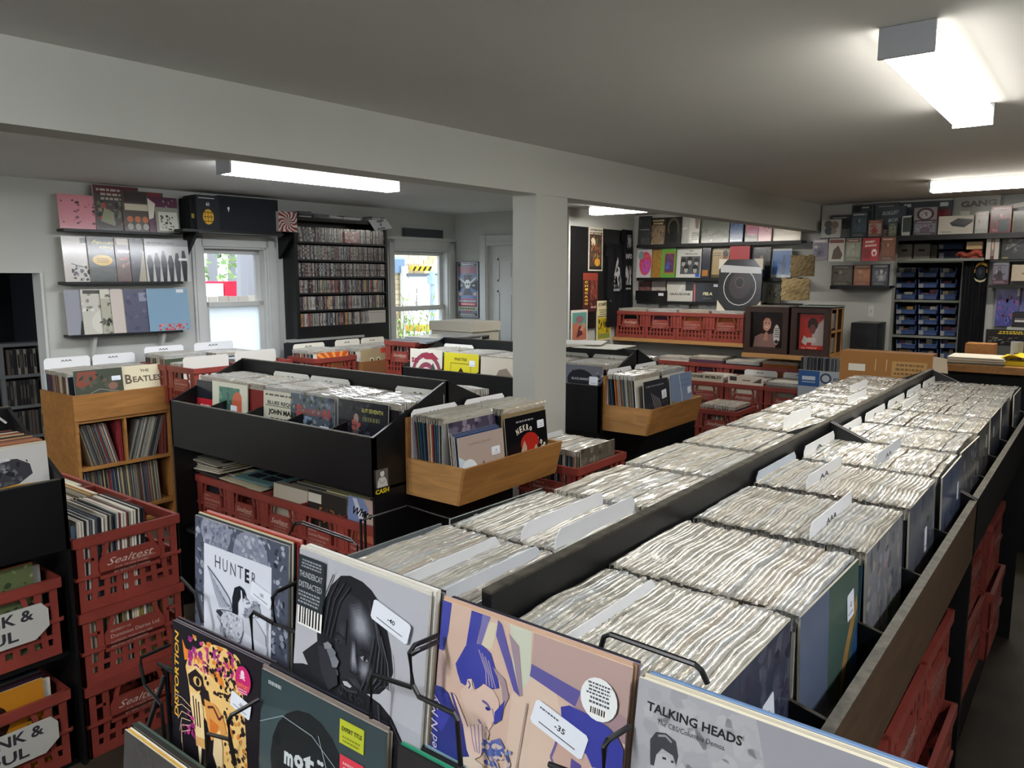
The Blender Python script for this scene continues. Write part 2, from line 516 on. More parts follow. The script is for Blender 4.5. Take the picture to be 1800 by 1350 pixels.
b.tube([(xo + .7, p.y, -.3), (xo + .7, p.y, q(761, 476, xo + .7).z)], .045, '9fb4cf', n=10)
b.box(xo + .64, p.y - .06, q(761, 500, xo + .7).z, xo + .76, p.y + .06, q(761, 484, xo + .7).z, '9fb4cf')
sh('pole', b, 'dull', 'grey metal pole outside the right window', 'pole')
b = MB(); orect(b, 737, 571, 760, 583, 'e8a92a', xo + .9, .3)
sh('yellow_bin', b, 'dull', 'orange yellow box on the ground outside the right window', 'box')
b = MB()
for k in range(30):
    p = q(R.uniform(690, 750), 600, xo + R.uniform(.8, 1.3)); l = R.uniform(.3, 1.0); a = R.uniform(-.6, .9)
    b.tube([(p.x, p.y, -.3), (p.x, p.y + a * l * .5, .5 + l * .6), (p.x, p.y + a * l, .6 + l)], [.009, .006, .004], '75705f', n=4)
    for j in range(4):
        t = R.uniform(.2, .95); w = V((p.x, p.y + a * l * t, .6 + l * t)); e = V((0, R.uniform(-.04, .04), .035))
        b.poly([w, w + e + V((.01, .014, 0)), w + e * 1.8, w + e - V((.01, .014, 0))], R.choice(['9bbf4e', '7da33e', '64803a', 'b4cf70']))
sh('shrub', b, 'dull', 'twiggy shrub with green leaves outside the right window', 'shrub')
# ================================================================ PRINTED ART
def art(mb, ops, P, m=0, k0=0):
    "flat printed shapes on a cover; P(u, v, layer) is the place on it"
    k = k0
    ru, rv = P(1, 0, 0) - P(0, 0, 0), P(0, 1, 0) - P(0, 0, 0)
    for op in ops:
        k += 1
        t = op[0]
        if t == 'r':
            _, a, b, c, d, col = op
            mb.poly([P(a, b, k), P(c, b, k), P(c, d, k), P(a, d, k)], col, m)
        elif t == 'e':
            _, a, b, r1, r2, col = op[:6]
            mb.poly([P(min(max(a + r1 * math.cos(i * .3142), 0), 1), min(max(b + r2 * math.sin(i * .3142), 0), 1), k) for i in range(20)], col, m)
        elif t == 'p':
            mb.poly([P(min(max(a, 0), 1), min(max(b, 0), 1), k) for a, b in op[1]], op[2], m)
        elif t == 'l':
            _, pts, w, col = op
            for (a, b), (c, d) in zip(pts, pts[1:]):
                l = math.hypot(c - a, d - b) or 1; nx, ny = -(d - b) / l * w / 2, (c - a) / l * w / 2
                mb.poly([P(a - nx, b - ny, k), P(c - nx, d - ny, k), P(c + nx, d + ny, k), P(a + nx, b + ny, k)], col, m)
        elif t == 't':
            _, s, a, b, w, h, col = op[:7]
            ang = op[7] if len(op) > 7 else 0; shr = op[8] if len(op) > 8 else 0; bd = op[9] if len(op) > 9 else 0
            vs, fs, tw = text_mesh(s, shr, bd)
            ca, sa = math.cos(ang), math.sin(ang)
            L = ru.length / rv.length
            pts = []
            for x, y in vs:
                x, y = x * w / tw, y * h
                pts.append(P(a + x * ca - y * sa / L, b + x * sa * L + y * ca, k))
            mb.add(pts, fs, col, m)
        elif t == 'n':                                  # speckled patches: n blobs of the given colours inside a box
            _, a, b, c, d, cols, n, seed, size = op
            r = random.Random(seed)
            for i in range(n):
                x, y = r.uniform(a, c), r.uniform(b, d)
                s1, s2, an = size * r.uniform(.3, 1), size * r.uniform(.3, 1), r.uniform(0, 3.14)
                pts = []
                for j in range(6):
                    w = j * 1.047; q = r.uniform(.6, 1)
                    dx, dy = s1 * q * math.cos(w), s2 * q * math.sin(w)
                    pts.append((min(max(x + dx * math.cos(an) - dy * math.sin(an), a), c), min(max(y + dx * math.sin(an) + dy * math.cos(an), b), d)))
                mb.poly([P(u, v, k + (i % 5) * .2) for u, v in pts], r.choice(cols), m)
            k += 1
        elif t == 'x':                                  # rows of unreadable small print
            _, a, b, c, d, n, col = op
            r = random.Random(int(a * 999 + b * 777 + n))
            hh = (d - b) / n
            for i in range(n):
                u = a + r.uniform(0, .12) * (c - a); e = c - r.uniform(0, .15) * (c - a)
                while u < e:
                    l = r.uniform(.05, .14) * (c - a)
                    mb.poly([P(u, b + hh * (i + .2), k), P(min(u + l, e), b + hh * (i + .2), k), P(min(u + l, e), b + hh * (i + .72), k), P(u, b + hh * (i + .72), k)], col, m)
                    u += l + .03 * (c - a)
        elif t == 'b':                                  # bar code
            _, a, b, c, d = op
            mb.poly([P(a, b, k), P(c, b, k), P(c, d, k), P(a, d, k)], 'f4f4f0', m)
            r = random.Random(5); u = a + .01; k += 1
            while u < c - .01:
                w = r.choice([.004, .007, .01]) * (c - a) / .15
                mb.poly([P(u, b + .01, k), P(u + w, b + .01, k), P(u + w, d, k), P(u, d, k)], '181818', m); u += w * 1.9
    return k

def mix(a, b, t):
    return ''.join('%02x' % round(int(a[i:i + 2], 16) * (1 - t) + int(b[i:i + 2], 16) * t) for i in (0, 2, 4))
def grad(pts, c0, c1, n=6, s0=1.25, s1=.35):
    "nested patches that pass from colour C0 at the rim to C1 in the middle"
    cu, cv = sum(p[0] for p in pts) / len(pts), sum(p[1] for p in pts) / len(pts)
    out = []
    for i in range(n):
        t = i / (n - 1); s = s0 + (s1 - s0) * t
        out.append(('p', [(cu + (u - cu) * s, cv + (v - cv) * s) for u, v in pts], mix(c0, c1, t)))
    return out
def pack(c, cols, seed, title=True):
    "printed packaging: picture panel with a figure, title strip and small print"
    r = random.Random(seed * 7 + 3)
    ops = [('r', 0, 0, 1, 1, c), ('r', .06, .2, .94, .8, mix(c, cols[0], .7))]
    for i in range(4):
        u = r.uniform(.08, .7); v = r.uniform(.22, .6)
        ops.append(('r', u, v, u + r.uniform(.1, .24), v + r.uniform(.06, .2), mix(c, r.choice(cols), .6)))
    fu = r.uniform(.35, .62); fc_ = r.choice(cols)
    ops += grad([(fu - .2, .2), (fu - .16, .46), (fu - .07, .56), (fu + .07, .56), (fu + .18, .44), (fu + .2, .2)], mix(c, fc_, .5), fc_, 4, 1.05, .5)
    ops += grad([(fu + .09 * math.cos(a), .65 + .1 * math.sin(a)) for a in [k * .785 for k in range(8)]], fc_, mix(fc_, 'd8c4b0', .55), 4, 1.1, .5)
    ops += [('l', [(fu - .16, .42), (fu - .3, .3 + .3 * r.random())], .05, fc_), ('l', [(fu + .16, .42), (fu + .3, .3 + .35 * r.random())], .05, fc_)]
    if title:
        ops += [('r', .06, .84, .94, .95, mix(c, cols[-1], .8)), ('x', .12, .86, .85, .935, 1, mix(cols[-1], 'f0ece0', .75))]
    ops += [('x', .1, .05, .8, .15, 2, mix(c, 'e0dccf', .5))]
    return ops
def album(name, label, cat, pos, right, up, w, h, th, ops=(), col='888888', edge='d8d4c8', mt='paper', sticker=None, group=None, extra=()):
    """a jacket, box or poster: local x to the right, z up, front face at y = 0. STICKER = (u, v, w, h, rot, text);
    EXTRA = [(part name, ops, label)]"""
    mb = MB()
    vs = [(0, 0, 0), (w, 0, 0), (w, 0, h), (0, 0, h), (0, th, 0), (w, th, 0), (w, th, h), (0, th, h)]
    mb.add(vs, [(0, 1, 2, 3)], col, 0)
    mb.add(vs, [(5, 4, 7, 6)], col, 0)
    mb.add(vs, [(4, 5, 1, 0), (1, 5, 6, 2), (2, 6, 7, 3), (3, 7, 4, 0)], edge, 1)
    P = lambda u, v, k: V((u * w, -.0001 - k * .00007, v * h))
    k = art(mb, ops, P)
    o = mb.build(name, [mt, 'edge'], mw=frame(pos, right, up))
    tag(o, label, cat, group)
    if sticker:
        u, v, sw, sh_, rot, tx = sticker[:6]
        s = MB()
        ca, sa = math.cos(rot), math.sin(rot)
        def Q(a, b, kk):
            x, y = (a - .5) * sw, (b - .5) * sh_
            return V((u * w + x * ca - y * sa, -.0008 - k * .00007 - kk * .00007, v * h + x * sa + y * ca))
        c = .1
        ops2 = [('p', [(c / 2, 0), (1 - c / 2, 0), (1, c), (1, 1 - c), (1 - c / 2, 1), (c / 2, 1), (0, 1 - c), (0, c)], 'e6ecf6')]
        if tx: ops2.append(('t', tx, .42, .42, .2, .3, '15161c', 0, 0, .02))
        ops2 += [('r', .15, .2, .85, .24, '40444c'), ('x', .1, .72, .5, .84, 1, '50545c') if len(sticker) > 6 else ('r', .4, .8, .401, .801, 'e6ecf6')]
        art(s, ops2, Q)
        s.build('price_sticker', 'paper', o, local=True)
    for part, pops, plab in extra:
        s = MB(); k = art(s, pops, P, 0, k + 4)
        tag(s.build(part, 'paper', o, local=True), plab)
    return o

# ================================================================ RECORDS FILED IN BINS
JC = ['1f2430', '6d6a60', 'a39a86', '2c4a63', '7a2c28', 'c8c0ae', '47513f', '15161a', '8c7a58', 'd5d0c4', '55394a', '36566a', 'b06a3c', '93938f']
CREAM = ['d9d5c6', 'd4d0c2', 'dedbcf', 'd1cdbe', 'dcd5c3', 'd6d6d1', 'cfd3d0', 'dfdbd0', 'd5cab7', 'd3d6d4', 'd8cfc4', 'ccc7b7']
def cream(rnd):
    return tuple(q * .66 for q in lin(rnd.choice(CREAM)))
def sleeve_geom(mb, o, a, up, th, col, jac, n, rnd, hgt=.31, wid=.31, cap=.010, mj=1, ms=0):
    "one record: jacket (from O along A wide, UP high, TH thick across) under a crumpled plastic cap"
    nrm = a.cross(up).normalized()
    o2 = o - nrm * (th / 2)
    mb.ob(o2, a * wid, nrm * th, up * hgt, jac, mj)
    vs = []
    p1, p2 = rnd.uniform(0, 6.3), rnd.uniform(0, 6.3)
    bw = max(th * .95, .0046)
    for i in range(n):
        t = i / (n - 1)
        w = .0022 * math.sin(t * 8 + .7) + .0009 * math.sin(t * 17 + 2.) + .0007 * math.sin(t * 11 + p1) + .0004 * math.sin(t * 31 + p2) + rnd.uniform(-.0005, .0005)
        hz = cap * (.90 + .10 * math.sin(t * 6 + p2) + .07 * math.sin(t * 15 + p1) + rnd.uniform(-.07, .08)) * (1 if 0 < i < n - 1 else .75)
        e = o + a * (wid * (t * 1.02 - .01))
        vs += [e - nrm * (th * .62) + up * (hgt - .02), e + nrm * (w - bw) + up * (hgt + cap * .66),
               e + nrm * (w + .0012 * math.sin(t * 13 + p1)) + up * (hgt + hz), e + nrm * (w + bw) + up * (hgt + cap * .66), e + nrm * (th * .62) + up * (hgt - .02)]
    fs = []
    for i in range(n - 1):
        for j in range(4):
            fs.append((i * 5 + j, i * 5 + j + 1, (i + 1) * 5 + j + 1, (i + 1) * 5 + j))
    fs += [(0, 1, 2, 3, 4), tuple((n - 1) * 5 + j for j in (4, 3, 2, 1, 0))]
    mb.add(vs, fs, col, ms)

REST = MB()          # every record past the first 300
def rest_row(p0, p1, a, up, pitch, n=7, plastic=True, cols=None, hgt=.31, wid=.31, jit=.004):
    "records from P0 to P1, each A wide"
    d = V(p1) - V(p0); L = d.length; k = max(int(L / pitch), 1)
    for i in range(k):
        o = V(p0) + d * ((i + .5) / k) + Z * R.uniform(0, jit) + a * R.uniform(-.003, .003)
        uu = (up + d.normalized() * R.uniform(-.012, .012)).normalized()
        if plastic:
            sleeve_geom(REST, o, a, uu, pitch * .62, cream(R), R.choice(JC), n, R, hgt, wid)
        else:
            nrm = a.cross(uu).normalized(); c = R.choice(cols or JC)
            REST.ob(o - nrm * pitch * .38, a * wid, nrm * (pitch * .76), uu * (hgt + R.uniform(-.004, .004)), c, 1)

# prototypes of the individually built records (jacket + poly sleeve)
PROT = []
for i in range(14):
    r2 = random.Random(100 + i)
    full = MB(); sleeve_geom(full, V((0, -.155, 0)), Y, Z, .0052, tuple(q * .66 for q in lin(CREAM[i % len(CREAM)])), JC[i % len(JC)], 18, r2)
    j = MB(); s = MB()
    for f, c, m in zip(full.f, full.c, full.m):
        t = j if m else s
        if m:
            t.v = full.v[:8]; t.f.append(f)
        else:
            t.v = full.v[8:]; t.f.append(tuple(q - 8 for q in f))
        t.c.append(c); t.m.append(0)
    PROT.append((j, s))
PROTO = []
def bake():
    for j, s in PROT:
        o = j.build('vinyl_record', 'edge'); c = s.build('poly_sleeve', 'sleeve', o, local=True, smooth=True)
        C.objects.unlink(o); C.objects.unlink(c)
        PROTO.append((o, c))
bake()
NREC = [0]
def rec_row(x0, x1, yc, zb, label, group, pitch=.0085, lean=0., rz=0.):
    n = int(abs(x1 - x0) / pitch)
    for i in range(n):
        o, c = R.choice(PROTO)
        a = o.copy(); C.objects.link(a)
        ln = lean * (1 - i / n) + R.uniform(-.005, .005)
        a.matrix_world = Matrix.Translation((x0 + (x1 - x0) * (i + .5) / n, yc + R.uniform(-.003, .003), zb + R.uniform(-.0, .005))) @ Matrix.Rotation(rz + R.uniform(-.003, .003), 4, 'Z') @ Matrix.Rotation(ln, 4, 'Y')
        tag(a, label, 'record', group)
        b = c.copy(); C.objects.link(b); b.parent = a
        NREC[0] += 1

def card(pos, right, up, w, h, label, text=None, col='f3f5f8', group=None):
    c = .015
    mb = MB().prism([(c, 0, 0), (w - c, 0, 0), (w, 0, c), (w, 0, h - c), (w - c, 0, h), (c, 0, h), (0, 0, h - c), (0, 0, c)], (0, .0015, 0), col)
    if text:
        mb.text(text, (w * .36, -.0004, h - .03), X, Z, .018, '30323a', width=w * .24, bold=.02)
    o = mb.build('divider_card', 'paper', mw=frame(pos, right, up))
    return tag(o, label, 'divider card', group)

# ================================================================ MILK CRATES
CW, CDP, CH = .338, .38, .272
def crate_body():
    mb = MB()
    def side(o, a, n, L):
        # o lower left corner seen from outside, a unit along, n outward normal, L length
        def bar(u0, u1, z0, z1, d0=-.008, d1=0., du=0.):
            p = o + a * u0 + n * d0 + Z * z0
            mb.add([p, p + a * (u1 - u0), p + a * (u1 - u0) + n * (d1 - d0), p + n * (d1 - d0),
                    p + a * du + Z * (z1 - z0), p + a * (u1 - u0 + du) + Z * (z1 - z0), p + a * (u1 - u0 + du) + n * (d1 - d0) + Z * (z1 - z0), p + a * du + n * (d1 - d0) + Z * (z1 - z0)],
                   [(0, 3, 2, 1), (4, 5, 6, 7), (0, 1, 5, 4), (1, 2, 6, 5), (2, 3, 7, 6), (3, 0, 4, 7)], '8c3d34')
        c = L / 2
        bar(-.004, L + .004, CH - .034, CH, -.008, .007)          # rim
        bar(-.002, L + .002, CH - .040, CH - .034, -.008, .002)
        bar(0, L, 0, .024); bar(-.002, L + .002, .118, .130, -.006, .006)
        bar(0, .032, .024, CH - .034); bar(L - .032, L, .024, CH - .034)
        for k in range(7):                                          # lower slats
            u = .05 + (L - .112) * k / 6
            bar(u - .003, u + .017, .024, .118, -.007, 0, (k - 3) * -.003)
        bar(.032, L - .032, .062, .076, -.007, -.001); bar(.032, L - .032, .024, .038, -.007, -.001)
        for s in (-1, 1):                                           # bars round the plaque and the grip
            bar(c + s * .122 - .012, c + s * .122 + .010, .13, CH - .034)
            bar(c + s * .088 - .008, c + s * .088 + .008, .19, CH - .034, -.008, 0, -s * .014)
        bar(.032, c - .125, .18, .19); bar(c + .125, L - .032, .18, .19)
    side(V((-CW / 2, -CDP / 2, 0)), X, -Y, CW); side(V((CW / 2, CDP / 2, 0)), -X, Y, CW)
    side(V((CW / 2, -CDP / 2, 0)), Y, X, CDP); side(V((-CW / 2, CDP / 2, 0)), -Y, -X, CDP)
    mb.box(-CW / 2 + .004, -CDP / 2 + .004, 0, CW / 2 - .004, CDP / 2 - .004, .01, '7c352d')
    return mb
def plaque(kind):
    mb, tx = MB(), MB()
    for o, a, n, L in ((V((0, -CDP / 2, 0)), X, -Y, .19), (V((CW / 2, 0, 0)), Y, X, .22)):
        p = lambda u, z, d=.004: o + a * (u * L) + n * d + Z * z
        hx = [(-.5, .104), (.5, .104), (.5, .165), (.42, .192), (-.42, .192), (-.5, .165)]
        mb.prism([p(u, z, -.006) for u, z in hx], n * .012, '8c3d34')
        if kind == 'A':
            tx.text('Sealtest', p(-.40, .150, .0066), a, Z + a * .0, .036, 'd9c9bd', shear=.45, width=L * .8)
            tx.text('FOR TRADE WORK', p(-.26, .132, .0066), a, Z, .011, 'c9a79c', width=L * .56)
            tx.text('BY SEALTEST FOODS', p(-.28, .116, .0066), a, Z, .011, 'c9a79c', width=L * .6)
            tx.poly([p(.0, .146, .0066), p(.42, .146, .0066), p(.42, .1475, .0066), p(.0, .1475, .0066)], 'd9c9bd')
        else:
            tx.text('PROPERTY OF', p(-.42, .172, .0066), a, Z, .013, 'd0b2a8', width=L * .34)
            tx.text('Dominion Dairies Ltd.', p(-.42, .150, .0066), a, Z, .02, 'd6bdb2', width=L * .84)
            tx.text('A LICENSED TRADE MARK USER', p(-.42, .130, .0066), a, Z, .012, 'c9a79c', width=L * .7)
            tx.text('AND SHALL NOT BE REMOVED', p(-.42, .114, .0066), a, Z, .012, 'c9a79c', width=L * .62)
    return mb, tx
_cb = crate_body().build('milk_crate', 'red')
_pq = {k: [q.build(n_, 'red') for q, n_ in zip(plaque(k), ('plaque', 'lettering'))] for k in 'AB'}
for o in (_cb, *_pq['A'], *_pq['B']):
    C.objects.unlink(o)
NC = [0]
def crate(x, y, z, label, kind='A', rz=0., group=None, sx=1., sy=1.):
    NC[0] += 1
    a = _cb.copy(); C.objects.link(a); tag(a, label, 'crate', group)
    a.matrix_world = Matrix.Translation((x, y, z)) @ Matrix.Rotation(rz, 4, 'Z') @ Matrix.Diagonal((sx, sy, 1, 1))
    b = _pq[kind][0].copy(); C.objects.link(b); b.parent = a
    d = _pq[kind][1].copy(); C.objects.link(d); d.parent = b; tag(d, 'white raised lettering')
    return a

# ================================================================ BLACK RECORD CONSOLES (A-frame bins)
def console(name_loc, rz, L, hw, zp, zl, zfloor, fbot, nb, label, near_end=True, legs=True, back=True, trim=0., front='black'):
    """ridge along local x, length L centred; half width HW, peak ZP, lips ZL (absolute heights); bin floor ZFLOOR; front boards down to FBOT; NB bays"""
    root = empty('record_console', (name_loc[0], name_loc[1], 0), label, 'record bin')
    root.rotation_euler[2] = rz
    t = .012
    def part(name, mb, mats='black'):
        return mb.build(name, mats, root, local=True)
    sides = (-1, 1) if back else (-1,)
    b = MB().box(-L / 2 + trim, -.009, zfloor, L / 2, .009, zp - .004, m=0)
    b.box(-L / 2 + trim, -.009, zp - .004, L / 2, .009, zp, m=1)
    part('ridge_board', b, ['black', 'worn'])
    for s in sides:
        b = MB().box(-L / 2 + trim, s * hw, fbot, L / 2, s * (hw - .018), zl - .003, m=0)
        b.box(-L / 2 + trim, s * hw, zl - .003, L / 2, s * (hw - .018), zl, m=1)
        part('front_board', b, [front, 'worn'])
        b = MB().box(-L / 2 + trim, 0, zfloor - t, L / 2, s * (hw - .018), zfloor)
        part('bin_floor', b)
    for e in (-1, 1):
        x0 = e * (L / 2) + (trim if e < 0 else 0)
        lo = 0 if legs else fbot
        if e == -1 and not near_end:
            pts = [(x0, -hw, lo), (x0, hw, lo), (x0, hw, zl - .02), (x0, -hw, zl - .02)]
        else:
            pts = [(x0, -hw, lo), (x0, hw, lo), (x0, hw, zl), (x0, 0, zp), (x0, -hw, zl)]
        b = MB().prism(pts, (-e * t, 0, 0))
        part('end_panel', b)
    for s in sides:
        for k in range(1, nb):
            x = -L / 2 + L * k / nb
            b = MB().prism([(x - .004, 0, zfloor), (x - .004, s * (hw - .018), zfloor), (x - .004, s * (hw - .018), zl - .012), (x - .004, 0, zp - .11)], (.008, 0, 0))
            q = [(x - .004, s * (hw - .018), zl - .012), (x + .004, s * (hw - .018), zl - .012), (x + .004, s * .02, zp - .11 + .0), (x - .004, s * .02, zp - .11)]
            b.add([(a, y, z + .001) for a, y, z in q], [(0, 1, 2, 3), (3, 2, 1, 0)], 'c9b895', 1)
            part('divider', b, ['black', 'worn'])
    return root
# ================================================================ WIRE RACK OF NEW RECORDS IN FRONT
UPR = V((0, .13, 1)).normalized()
def rack_pack(tl, right, up, packs, front, n0=0):
    "FRONT: arguments for the visible front album; PACKS: colours of the records behind it"
    tl = V(tl); right = V(right).normalized(); up = V(up).normalized()
    back = up.cross(right)                      # away from the viewer
    if back.y < 0: back = -back
    name, label, ops, col, kw = front
    pos = tl - up * .31
    album(name, label, 'record', pos, right, up, .31, .31, .0035, ops, col, **kw)
    d = .0042
    for i, (c, e, th, lab) in enumerate(packs):
        p = pos + back * d + right * R.uniform(-.004, .004) + up * R.uniform(-.003, .005)
        album('album', lab, 'record', p, right, up, .31, .31, th, (), c, edge=e, mt='gloss', group=None)
        d += th + .0012

K0 = '14151b'
# --- HUNTER
stone = ['8d93a4', '6d7386', 'a7acba', '565c6e', '9aa0b2', '444a5a']
hunter = [('r', 0, 0, 1, 1, '525868'), ('n', 0, 0, 1, 1, stone + ['3a3f4d', '2e323e', 'b4b8c4'], 420, 3, .035),
          ('e', .24, .93, .17, .13, '8c92a3'), ('e', .62, .86, .18, .15, '868c9f'), ('n', .1, .84, .38, .995, ['a2a8b7', '7c8294', '959bad', '6f7588'], 90, 5, .03), ('n', .46, .75, .79, .98, ['a2a8b7', '7c8294', '959bad', 'b5b9c6'], 90, 6, .03),
          ('r', .11, 0, .84, .835, 'dfe4f0'),
          ('t', 'H', .23, .70, .07, .12, '4a4d58'), ('t', 'U', .32, .695, .06, .12, '4a4d58'), ('t', 'N', .405, .69, .065, .12, '4a4d58'), ('t', 'T', .49, .69, .06, .12, '4a4d58'),
          ('t', 'E', .565, .685, .05, .115, '2c2e36', 0, 0, .04), ('t', 'R', .635, .68, .05, .12, '5a5d68'),
          ('p', [(.155, .69), (.30, .60), (.40, .53), (.46, .46), (.40, .43), (.33, .435), (.25, .50)], 'c6ccda'),
          *[('l', [(.16 + .035 * i, .685 - .032 * i), (.30 + .02 * i, .445 + .006 * i)], .006, '6a6f7e') for i in range(8)],
          ('l', [(.155, .69), (.30, .61), (.40, .54), (.455, .46)], .009, '5a5e6c'),
          ('p', [(.26, .42), (.33, .44), (.46, .46), (.55, .44), (.56, .36), (.53, .28), (.46, .245), (.38, .27), (.33, .33), (.27, .385)], 'd0d5e0'),
          ('n', .29, .27, .55, .44, ['a2a7b5', 'b9becb', '8f94a3', 'e4e8f0'], 90, 9, .018),
          ('p', [(.255, .41), (.30, .435), (.34, .42), (.31, .385)], '3c3f4a'),
          ('l', [(.26, .42), (.33, .44), (.46, .46)], .006, '555966'), ('l', [(.56, .36), (.53, .28), (.46, .245), (.38, .27), (.33, .33), (.27, .385)], .006, '555966'),
          ('p', [(.44, .45), (.50, .45), (.50, .53), (.53, .575), (.57, .575), (.59, .60), (.565, .635), (.52, .645), (.465, .62), (.44, .55)], '23252e'),
          ('p', [(.53, .62), (.545, .62), (.555, .56), (.54, .55)], 'e8ecf4'), ('p', [(.57, .60), (.62, .575), (.585, .57)], '8a8f9c'),
          ('p', [(.55, .47), (.60, .50), (.64, .545), (.66, .585), (.70, .59), (.735, .55), (.745, .51), (.70, .525), (.65, .49), (.58, .45)], '9ba0ae'), ('n', .57, .45, .73, .58, ['6f7482', '7f8493', 'b2b7c3'], 50, 12, .016),
          ('p', [(.565, .45), (.68, .48), (.79, .40), (.80, .33), (.57, .36)], 'cfd4df'),
          ('l', [(.37, .275), (.355, .235), (.33, .205), (.25, .21)], .016, '2c2e36'), ('l', [(.47, .245), (.49, .20), (.52, .17), (.57, .155)], .016, '2c2e36'),
          ('l', [(.335, .205), (.30, .19)], .012, '2c2e36'), ('l', [(.52, .17), (.60, .165)], .012, '2c2e36')]
R1 = [('3a3d45', 'c9c5b4', .004, 'dark grey record directly behind the goose drawing cover in the wire rack'),
      ('c9c08a', 'c8bd7e', .003, 'pale yellow edged record, second behind the goose drawing cover'),
      ('1c1d22', '24252a', .004, 'black edged record, third behind the goose drawing cover'),
      ('8e2b2a', 'b04a44', .003, 'red edged record, fourth behind the goose drawing cover'),
      ('a9443f', 'b96058', .003, 'salmon red record, fifth behind the goose drawing cover'),
      ('c98d84', 'c08078', .004, 'pink edged record, last behind the goose drawing cover')]
rack_pack((-1.455, .811, H - .484), (1, .01, 0), (0, .06, 1), R1,
          ('album', 'record with a pencil drawing of a goose and HUNTER lettered on white, over grey stones', hunter, '525868', dict(mt='gloss', edge='b9b8ae', sticker=(.75, .645, .066, .03, -.22, '-25'))))
# --- man with locs
thun = [('r', 0, 0, 1, 1, 'b4b6be'), ('r', 0, 0, 1, .34, 'a9abb4'),
        ('p', [(.0, .36), (.08, .385), (.18, .40), (.3, .38), (.45, .41), (.60, .40), (.71, .385), (.80, .345), (.92, .22), (1, .08), (1, 0), (0, 0)], '14161c'),
        ('p', [(.433, .952), (.53, .945), (.60, .92), (.65, .885), (.69, .82), (.73, .757), (.765, .67), (.79, .57), (.775, .52), (.74, .47), (.70, .43), (.55, .38), (.40, .36), (.26, .42), (.20, .52), (.19, .58), (.205, .66), (.235, .77), (.29, .87), (.36, .935)], '15171d'),
        ('p', [(.075, .445), (.20, .545), (.36, .56), (.38, .44), (.30, .34), (.16, .36)], '1b1d24'),
        ('p', [(.36, .80), (.42, .86), (.52, .85), (.61, .80), (.645, .70), (.64, .60), (.62, .50), (.58, .43), (.52, .375), (.44, .38), (.37, .44), (.34, .60)], '24272e'),
        *grad([(.45, .80), (.52, .83), (.59, .78), (.625, .70), (.60, .645), (.52, .635), (.46, .67)], '2b2e36', '92969f', 7, 1.2, .35),
        *grad([(.55, .56), (.62, .57), (.635, .52), (.61, .47), (.56, .46), (.53, .50)], '2a2d35', '868a93', 6, 1.25, .3),
        *grad([(.48, .63), (.505, .63), (.52, .55), (.535, .49), (.49, .48), (.475, .52)], '30333b', '8f939c', 5, 1.2, .4),
        *grad([(.45, .44), (.53, .45), (.57, .42), (.52, .385), (.46, .39)], '24272e', '3d4149', 4, 1.2, .4),
        *grad([(.37, .70), (.43, .72), (.43, .60), (.38, .58)], '24272e', '383b44', 4, 1.1, .4),
        ('p', [(.535, .605), (.57, .618), (.62, .612), (.635, .60), (.60, .60), (.56, .595)], '15171c'),
        ('p', [(.545, .572), (.575, .588), (.61, .580), (.625, .565), (.59, .558), (.56, .560)], '4a4e57'), ('p', [(.555, .571), (.578, .582), (.605, .577), (.615, .567), (.588, .562), (.565, .563)], '9a9ea7'), ('e', .587, .572, .012, .011, '0c0d10'),
        ('l', [(.54, .572), (.575, .590), (.625, .566)], .006, '101116'),
        ('p', [(.345, .60), (.375, .612), (.41, .60), (.38, .588)], '3c4048'), ('e', .38, .60, .010, .009, '0c0d10'), ('l', [(.34, .63), (.38, .64), (.425, .622)], .012, '14161b'),
        ('p', [(.475, .49), (.49, .478), (.525, .476), (.545, .49), (.53, .47), (.48, .468)], '14161b'), ('l', [(.545, .50), (.56, .45)], .005, '24272d'),
        ('p', [(.42, .415), (.46, .432), (.50, .424), (.56, .400), (.50, .370), (.44, .380)], '1b1d23'),
        ('p', [(.43, .408), (.465, .418), (.505, .405), (.49, .392), (.445, .392)], 'b4b7bd'), ('l', [(.42, .385), (.47, .372), (.55, .388)], .008, '3a3e46'),
        ('n', .40, .335, .60, .375, ['1b1d23', '2c2f36'], 40, 2, .012),
        *[('l', [(.31 + .045 * i, .93 - .012 * i), (.25 + .04 * i, .80), (.225 + .03 * i, .60)], .007, '34373f') for i in range(4)],
        *[('l', [(.60 + .02 * i, .87 - .03 * i), (.65 + .022 * i, .70 - .02 * i), (.62 + .032 * i, .52 - .008 * i), (.57 + .035 * i, .40 + .018 * i)], .006, ['3d4049', '2a2c34', '565a63'][i % 3]) for i in range(6)],
        ('l', [(.78, .66), (.80, .57), (.77, .50), (.70, .46)], .005, '2a2c33'),
        ('p', [(.265, .555), (.30, .575), (.335, .565), (.33, .545), (.28, .53)], '84888f'), ('p', [(.295, .53), (.335, .555), (.37, .54), (.365, .505), (.325, .495)], '6f737b'),
        ('p', [(.325, .495), (.37, .52), (.40, .50), (.385, .465), (.35, .455)], '787c84'), ('p', [(.36, .45), (.39, .455), (.40, .43), (.375, .42)], '5b5f67'),
        ('p', [(.22, .53), (.33, .55), (.38, .47), (.40, .38), (.33, .33), (.26, .40)], '2a2d35'),
        ('p', [(.265, .555), (.30, .575), (.335, .565), (.33, .545), (.28, .53)], '84888f'), ('p', [(.295, .53), (.335, .555), (.37, .54), (.365, .505), (.325, .495)], '6f737b'), ('p', [(.325, .495), (.37, .52), (.40, .50), (.385, .465), (.35, .455)], '787c84'),
        ('l', [(.71, .385), (.73, .30), (.72, .15)], .006, '4a4d55'), ('l', [(.92, .22), (.80, .345)], .004, '40434b')]
